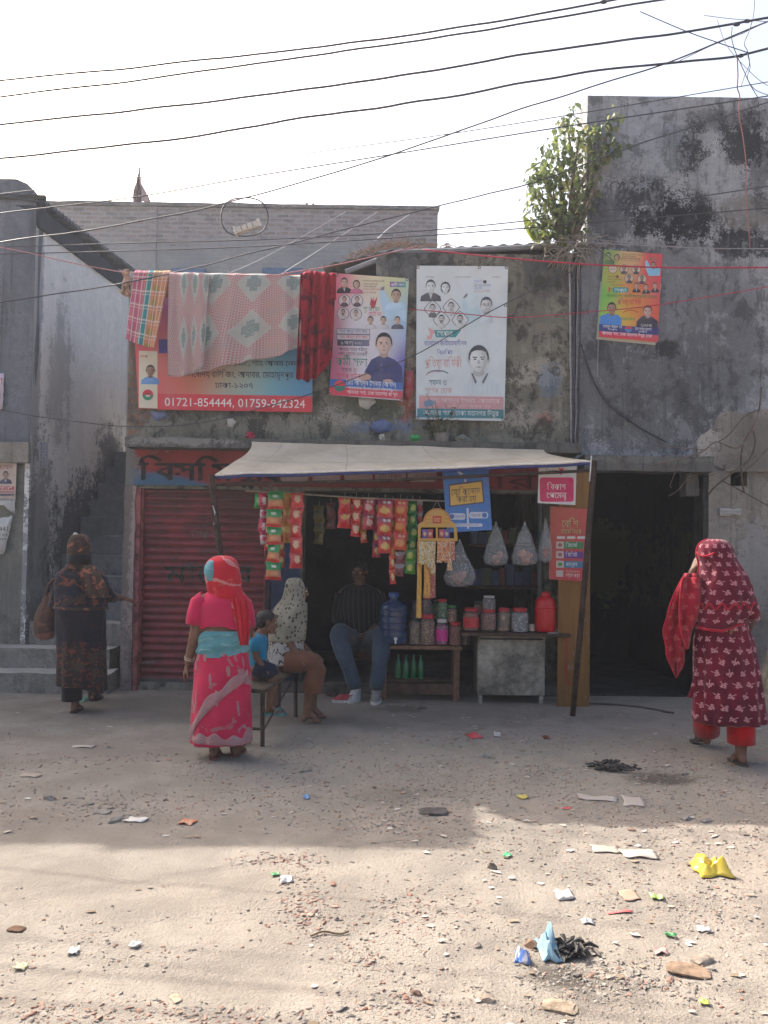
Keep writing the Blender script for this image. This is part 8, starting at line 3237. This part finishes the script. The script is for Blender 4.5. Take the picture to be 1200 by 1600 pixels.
def rock(px, py, w_, col, label, h=.5, name='stone', cat='stone', sub=2, ang=None):
    p = gp_(px, py)
    k = p.y / F
    m = MB()
    bm = bmesh.new()
    bmesh.ops.create_icosphere(bm, subdivisions=sub, radius=1)
    sd = V((px * .37, py * .11, 0))
    for v in bm.verts:
        q = 1 + .45 * noise.noise(v.co * 1.1 + sd) + .2 * noise.noise(v.co * 3 + sd)
        v.co = V((max(-.8, min(.8, v.co.x * q)) * w_ * k / 1.5, max(-.75, min(.75, v.co.y * q)) * w_ * k * .42, max(-.3, v.co.z * q) * w_ * k * .5 * h))
    m.bm(bm, simple('stone_%d_%d_%d' % tuple(int(c * 100) for c in col), col, .95, .1, .35, 25, .6), Matrix.Translation(p + V((0, 0, .002))) @ Matrix.Rotation(ang if ang is not None else px, 4, 'Z'))
    return tag(m.build(name, None, smooth=25), label, cat)


gry, brk, tan_ = (.27, .25, .22), (.33, .19, .14), (.34, .28, .22)
rock(757, 1183, 18, gry, 'grey stone lying in the grey dust below the right end of the counters', .9)
rock(853, 1152, 14, (.16, .07, .05), 'dark reddish stone beside the red wrapper near the awning pole')
rock(660, 1108, 12, (.1, .09, .08), 'small dark stone at the edge of the awning shade', .7)
rock(769, 1356, 15, (.2, .17, .14), 'dark pointed stone in the sun below the shadow corner', 1.2)
rock(180, 1282, 26, gry, 'pale chipped concrete lump in the left-hand cluster of rubble', .5)
rock(78, 1250, 20, (.24, .22, .2), 'grey concrete lump on the ground below the stair', .8)
rock(160, 1270, 24, gry, 'flat grey concrete piece left of the pale chipped lump', .3)
rock(760, 1563, 24, tan_, 'tan stone at the bottom edge right of the middle', .6)
rock(650, 1553, 16, (.2, .13, .1), 'small dark brown stone at the bottom left of the blue wrapper')
rock(475, 1205, 20, (.28, .25, .2), 'small tan stone in the shaded gravel behind the pink sari')
rock(1097, 1504, 34, (.30, .25, .2), 'flat stone with a broken edge near the bottom right corner', .35)
rock(1072, 1280, 18, gry, 'pale grey stone on the right part of the shadow edge', .5)
rock(1103, 1284, 18, (.25, .23, .21), 'grey stone just right of the pale one on the shadow edge', .5)
rock(676, 1268, 44, (.11, .10, .095), 'long dark stick-like chip in the shade at the inner shadow corner', .22, 'wood_chip', 'wood', ang=.1)
rock(745, 1480, 14, (.34, .28, .24), 'small cream stone below the white torn paper', .6)
rock(25, 1452, 26, (.13, .08, .055), 'dark brown wood chip at the left edge of the sunny ground', .25, 'wood_chip', 'wood', ang=-.15)
rock(275, 1563, 22, (.42, .31, .22), 'pale wood splinter lying at the bottom left', .2, 'wood_chip', 'wood', ang=-.9)
rock(875, 1575, 50, (.33, .26, .19), 'long flat tan chip at the bottom right', .15, 'wood_chip', 'wood', ang=-.3)
rock(830, 1478, 22, (.22, .14, .1), 'upright brown bark chip left of the blue wrapper', .9, 'wood_chip', 'wood', ang=-1)
rock(1075, 1520, 60, (.24, .17, .12), 'long brown splintered lath at the bottom right', .12, 'wood_chip', 'wood', ang=-.35)
rock(520, 1385, 12, brk, 'small red brick bit in the sunny rubble left of the middle')
rock(640, 1400, 10, brk, 'tiny red brick bit right of the white scrap')

def scrapmesh(px, py, w_, d_, col, label, name='paper_scrap', cat='paper', h=.02, sd=0.0, n=7, mat=None, gloss=.7, col2=None, ang=0.0):
    """a crumpled sheet lying on the ground"""
    p0 = gp_(px, py)
    k = p0.y / F
    q_ = .85 if name != 'plastic_bag' else 1
    W, D = w_ * k * q_, d_ * k * q_ / max(.12, (H / p0.y))
    col, col2 = [c_ and tuple(.85 * v_ + .15 * g_ for v_, g_ in zip(c_, (.33, .29, .24))) for c_ in (col, col2)]
    mt = inkmat('litter_print_%d' % int(gloss * 10), gloss, .3, .1)
    m = MB()
    rr_ = random.Random(int(px * 13 + py))
    Mx = Matrix.Rotation(ang + rr_.uniform(-.3, .3), 3, 'Z')
    s_ = rr_.uniform(0, 99)
    def f(u, v):
        a, b = (u - .5) * W, (v - .5) * D
        e = 1 + .35 * noise.noise(V((u * 2 + s_, v * 2, 3)))
        q = Mx @ V((a * e, b * e, 0))
        z = h * .55 * (noise.noise(V((u * 2.2 + s_, v * 2.2, 0))) + .35 * noise.noise(V((u * 5 + s_, v * 5, 4))) + .45) * (1 if h < .03 else min(1, 4 * min(u, 1 - u, v, 1 - v) + .1) * 1.4)
        x, y = p0.x + q.x, p0.y + q.y
        return V((x, y, gh(x, y) + .004 + max(0, z)))
    m.grid(f, n, n, mt, lambda u, v: (col2 if col2 and noise.noise(V((u * 3 + s_, v * 3, 8))) > .05 else col))
    return tag(m.build(name, None, smooth=30, solid=.0015), label, cat)


scrapmesh(212, 1282, 34, 8, (.62, .60, .58), 'white torn paper strip in the shaded rubble left of the sari woman', h=.015)
scrapmesh(293, 1285, 26, 8, (.55, .14, .04), 'orange wrapper in the shade below the pink sari', 'wrapper', 'wrapper', .02, gloss=.3, col2=(.5, .3, .2))
scrapmesh(115, 1487, 17, 11, (.72, .71, .70), 'bright white crumpled paper scrap on the sunny ground, left of two')
scrapmesh(212, 1479, 18, 8, (.70, .66, .60), 'cream folded paper scrap on the sunny ground, right of two')
scrapmesh(32, 1511, 22, 11, (.58, .52, .30), 'pale yellow paper scrap at the lower left edge')
scrapmesh(448, 1377, 20, 12, (.68, .66, .64), 'white plastic scrap just below the shadow edge left of the middle', 'plastic_scrap', 'plastic', .03)
scrapmesh(430, 1369, 14, 5, (.06, .30, .10), 'tiny green wrapper beside the white plastic scrap', 'wrapper', 'wrapper', gloss=.3)
scrapmesh(793, 1338, 14, 6, (.03, .42, .16), 'bright green scrap below the shadow corner', 'wrapper', 'wrapper', gloss=.3)
scrapmesh(882, 1402, 34, 16, (.60, .53, .48), 'torn off-white paper right of the middle in the sun', h=.03)
scrapmesh(918, 1442, 22, 10, (.68, .66, .64), 'white crumpled paper below the brown flat piece', h=.03)
scrapmesh(1099, 1452, 22, 9, (.70, .68, .66), 'white paper scrap at the right in the sun')
scrapmesh(982, 1400, 34, 18, (.42, .25, .17), 'flat brown leathery piece beside the lime wrapper', 'leather_scrap', 'scrap', .008)
scrapmesh(1025, 1405, 21, 11, (.28, .52, .04), 'lime green wrapper right of the flat brown piece', 'wrapper', 'wrapper', .025, gloss=.3, col2=(.45, .55, .25))
scrapmesh(1048, 1464, 20, 5, (.04, .30, .08), 'narrow dark green wrapper in the lower right', 'wrapper', 'wrapper', gloss=.3)
scrapmesh(1100, 1570, 18, 9, (.38, .50, .05), 'yellow-green wrapper near the bottom right corner', 'wrapper', 'wrapper', gloss=.3)
scrapmesh(740, 1150, 24, 9, (.50, .02, .04), 'shiny red wrapper on the ground in front of the metal counter', 'wrapper', 'wrapper', .03, gloss=.3)
scrapmesh(777, 1148, 13, 7, (.52, .49, .46), 'pale scrap right of the shiny red wrapper')
scrapmesh(970, 1427, 40, 3, (.50, .10, .10), 'thin red plastic strip on the sunny ground', 'plastic_scrap', 'plastic', .006)
scrapmesh(1033, 1489, 24, 10, (.45, .24, .22), 'pinkish plastic scrap in the ashy patch at the bottom right', 'plastic_scrap', 'plastic', .02)
scrapmesh(478, 1247, 12, 9, (.10, .25, .50), 'small blue scrap in the shaded gravel right of the sari woman', 'plastic_scrap', 'plastic', .02)
scrapmesh(817, 1246, 18, 5, (.45, .36, .05), 'small yellow scrap on the grey dust near the shadow corner', 'wrapper', 'wrapper')
scrapmesh(886, 1263, 16, 3, (.50, .04, .05), 'tiny red scrap exactly on the shadow edge', 'wrapper', 'wrapper', .005)
scrapmesh(1000, 1335, 60, 14, (.50, .42, .35), 'torn pale cardboard strip in the sun on the right', 'cardboard_scrap', 'cardboard', .014)
scrapmesh(945, 1327, 46, 12, (.46, .39, .31), 'flat pale cardboard square left of the torn strip', 'cardboard_scrap', 'cardboard', .006)
scrapmesh(990, 1253, 34, 17, (.35, .31, .285), 'grey broken slab of sheet lying on the shadow edge', 'board_scrap', 'scrap', .004, gloss=.9)
scrapmesh(935, 1247, 70, 8, (.36, .32, .30), 'long grey broken strip of sheet left of the grey slab', 'board_scrap', 'scrap', .006, gloss=.9)
scrapmesh(130, 1166, 40, 4, (.44, .40, .35), 'long pale strip of litter on the ground in front of the stair', 'plastic_scrap', 'plastic', .01)
scrapmesh(133, 1093, 13, 9, (.05, .32, .22), 'crumpled green plastic beside the foot of the woman in black', 'plastic_scrap', 'plastic', .04)
scrapmesh(48, 1212, 34, 6, (.34, .28, .23), 'tan flat chip of litter at the left in the shade', 'cardboard_scrap', 'cardboard', .008)
# yellow bag
scrapmesh(1109, 1360, 50, 24, (.66, .50, .015), 'crumpled bright yellow plastic bag on the right', 'plastic_bag', 'bag', .10, n=18, gloss=.3, col2=(.66, .44, .01))
# blue bags
scrapmesh(856, 1487, 30, 34, (.20, .38, .48), 'pale blue plastic bag beside the burnt patch', 'plastic_bag', 'bag', .10, n=16, gloss=.3, col2=(.16, .32, .42))
scrapmesh(815, 1497, 26, 22, (.03, .14, .48), 'blue and white crumpled wrapper left of the pale blue bag', 'wrapper', 'wrapper', .06, n=14, gloss=.3, col2=(.45, .45, .5))
# burnt heaps
def burnt(px, py, w_, n_, label):
    p0 = gp_(px, py)
    m = MB()
    rr_ = random.Random(px)
    bm_ = inkmat('burnt_waste', .6, .3, .05)
    for i in range(n_):
        p = p0 + V((rr_.gauss(0, w_ * .38), rr_.gauss(0, w_ * .28), 0))
        p.z = gh(p.x, p.y) + .005 + max(0, .03 * (1 - abs(p.x - p0.x) / w_)) * rr_.random()
        a = rr_.uniform(0, 6.28)
        d = V((math.cos(a), math.sin(a), rr_.uniform(-.06, .14))) * rr_.uniform(.02, .07)
        c = rr_.choice([(.02, .018, .017), (.035, .03, .027), (.07, .055, .045), (.012, .012, .013)])
        m.tube([p, p + d * .5 + V((0, 0, rr_.uniform(0, .015))), p + d], [.005, .009, .004], bm_, 5, c)
    return tag(m.build('burnt_heap', None, smooth=40), label, 'ash heap', kind=None)
burnt(957, 1202, .15, 170, 'black burnt heap of waste on the shaded ground at the right')
burnt(893, 1488, .09, 60, 'dark burnt scraps beside the pale blue plastic bag')
m = MB()
m.tube(smoothpath([gp_(905, 1100) + V((0, 0, .006)), gp_(950, 1102) + V((0, 0, .008)), gp_(1000, 1106) + V((0, 0, .004)), gp_(1052, 1116) + V((0, 0, .008))], 5), .012, simple('dark_hose', (.07, .05, .045), .8), 6)
tag(m.build('hose', None), 'dark hose lying along the ground in front of the doorway', 'hose')
m = MB()
m.tube(smoothpath([gp_(485, 1466) + V((0, 0, .006)), gp_(505, 1461) + V((0, 0, .01)), gp_(530, 1462) + V((0, 0, .006)), gp_(545, 1459) + V((0, 0, .008))], 5), .004, simple('dry_twig', (.22, .15, .1), .9), 5)
tag(m.build('twig', None), 'thin dry twig on the sunny ground left of the middle', 'twig')
# ---------------------------------------------------------------- dusty air
hz = bpy.data.materials.new('dusty_air')
hz.use_nodes = True
nt = hz.node_tree
nt.nodes.clear()
oo = nt.nodes.new('ShaderNodeOutputMaterial')
pv = nt.nodes.new('ShaderNodeVolumePrincipled')
pv.inputs['Color'].default_value = (.86, .90, 1.0, 1)
pv.inputs['Density'].default_value = .0020
pv.inputs['Anisotropy'].default_value = .35
nt.links.new(pv.outputs[0], oo.inputs['Volume'])
m = MB()
m.box((-640, -640, -1.2), (640, 640, 9.9), hz)
tag(m.build('haze', None, smooth=0), 'thin dusty haze hanging in the air of the street', 'haze', kind='stuff')
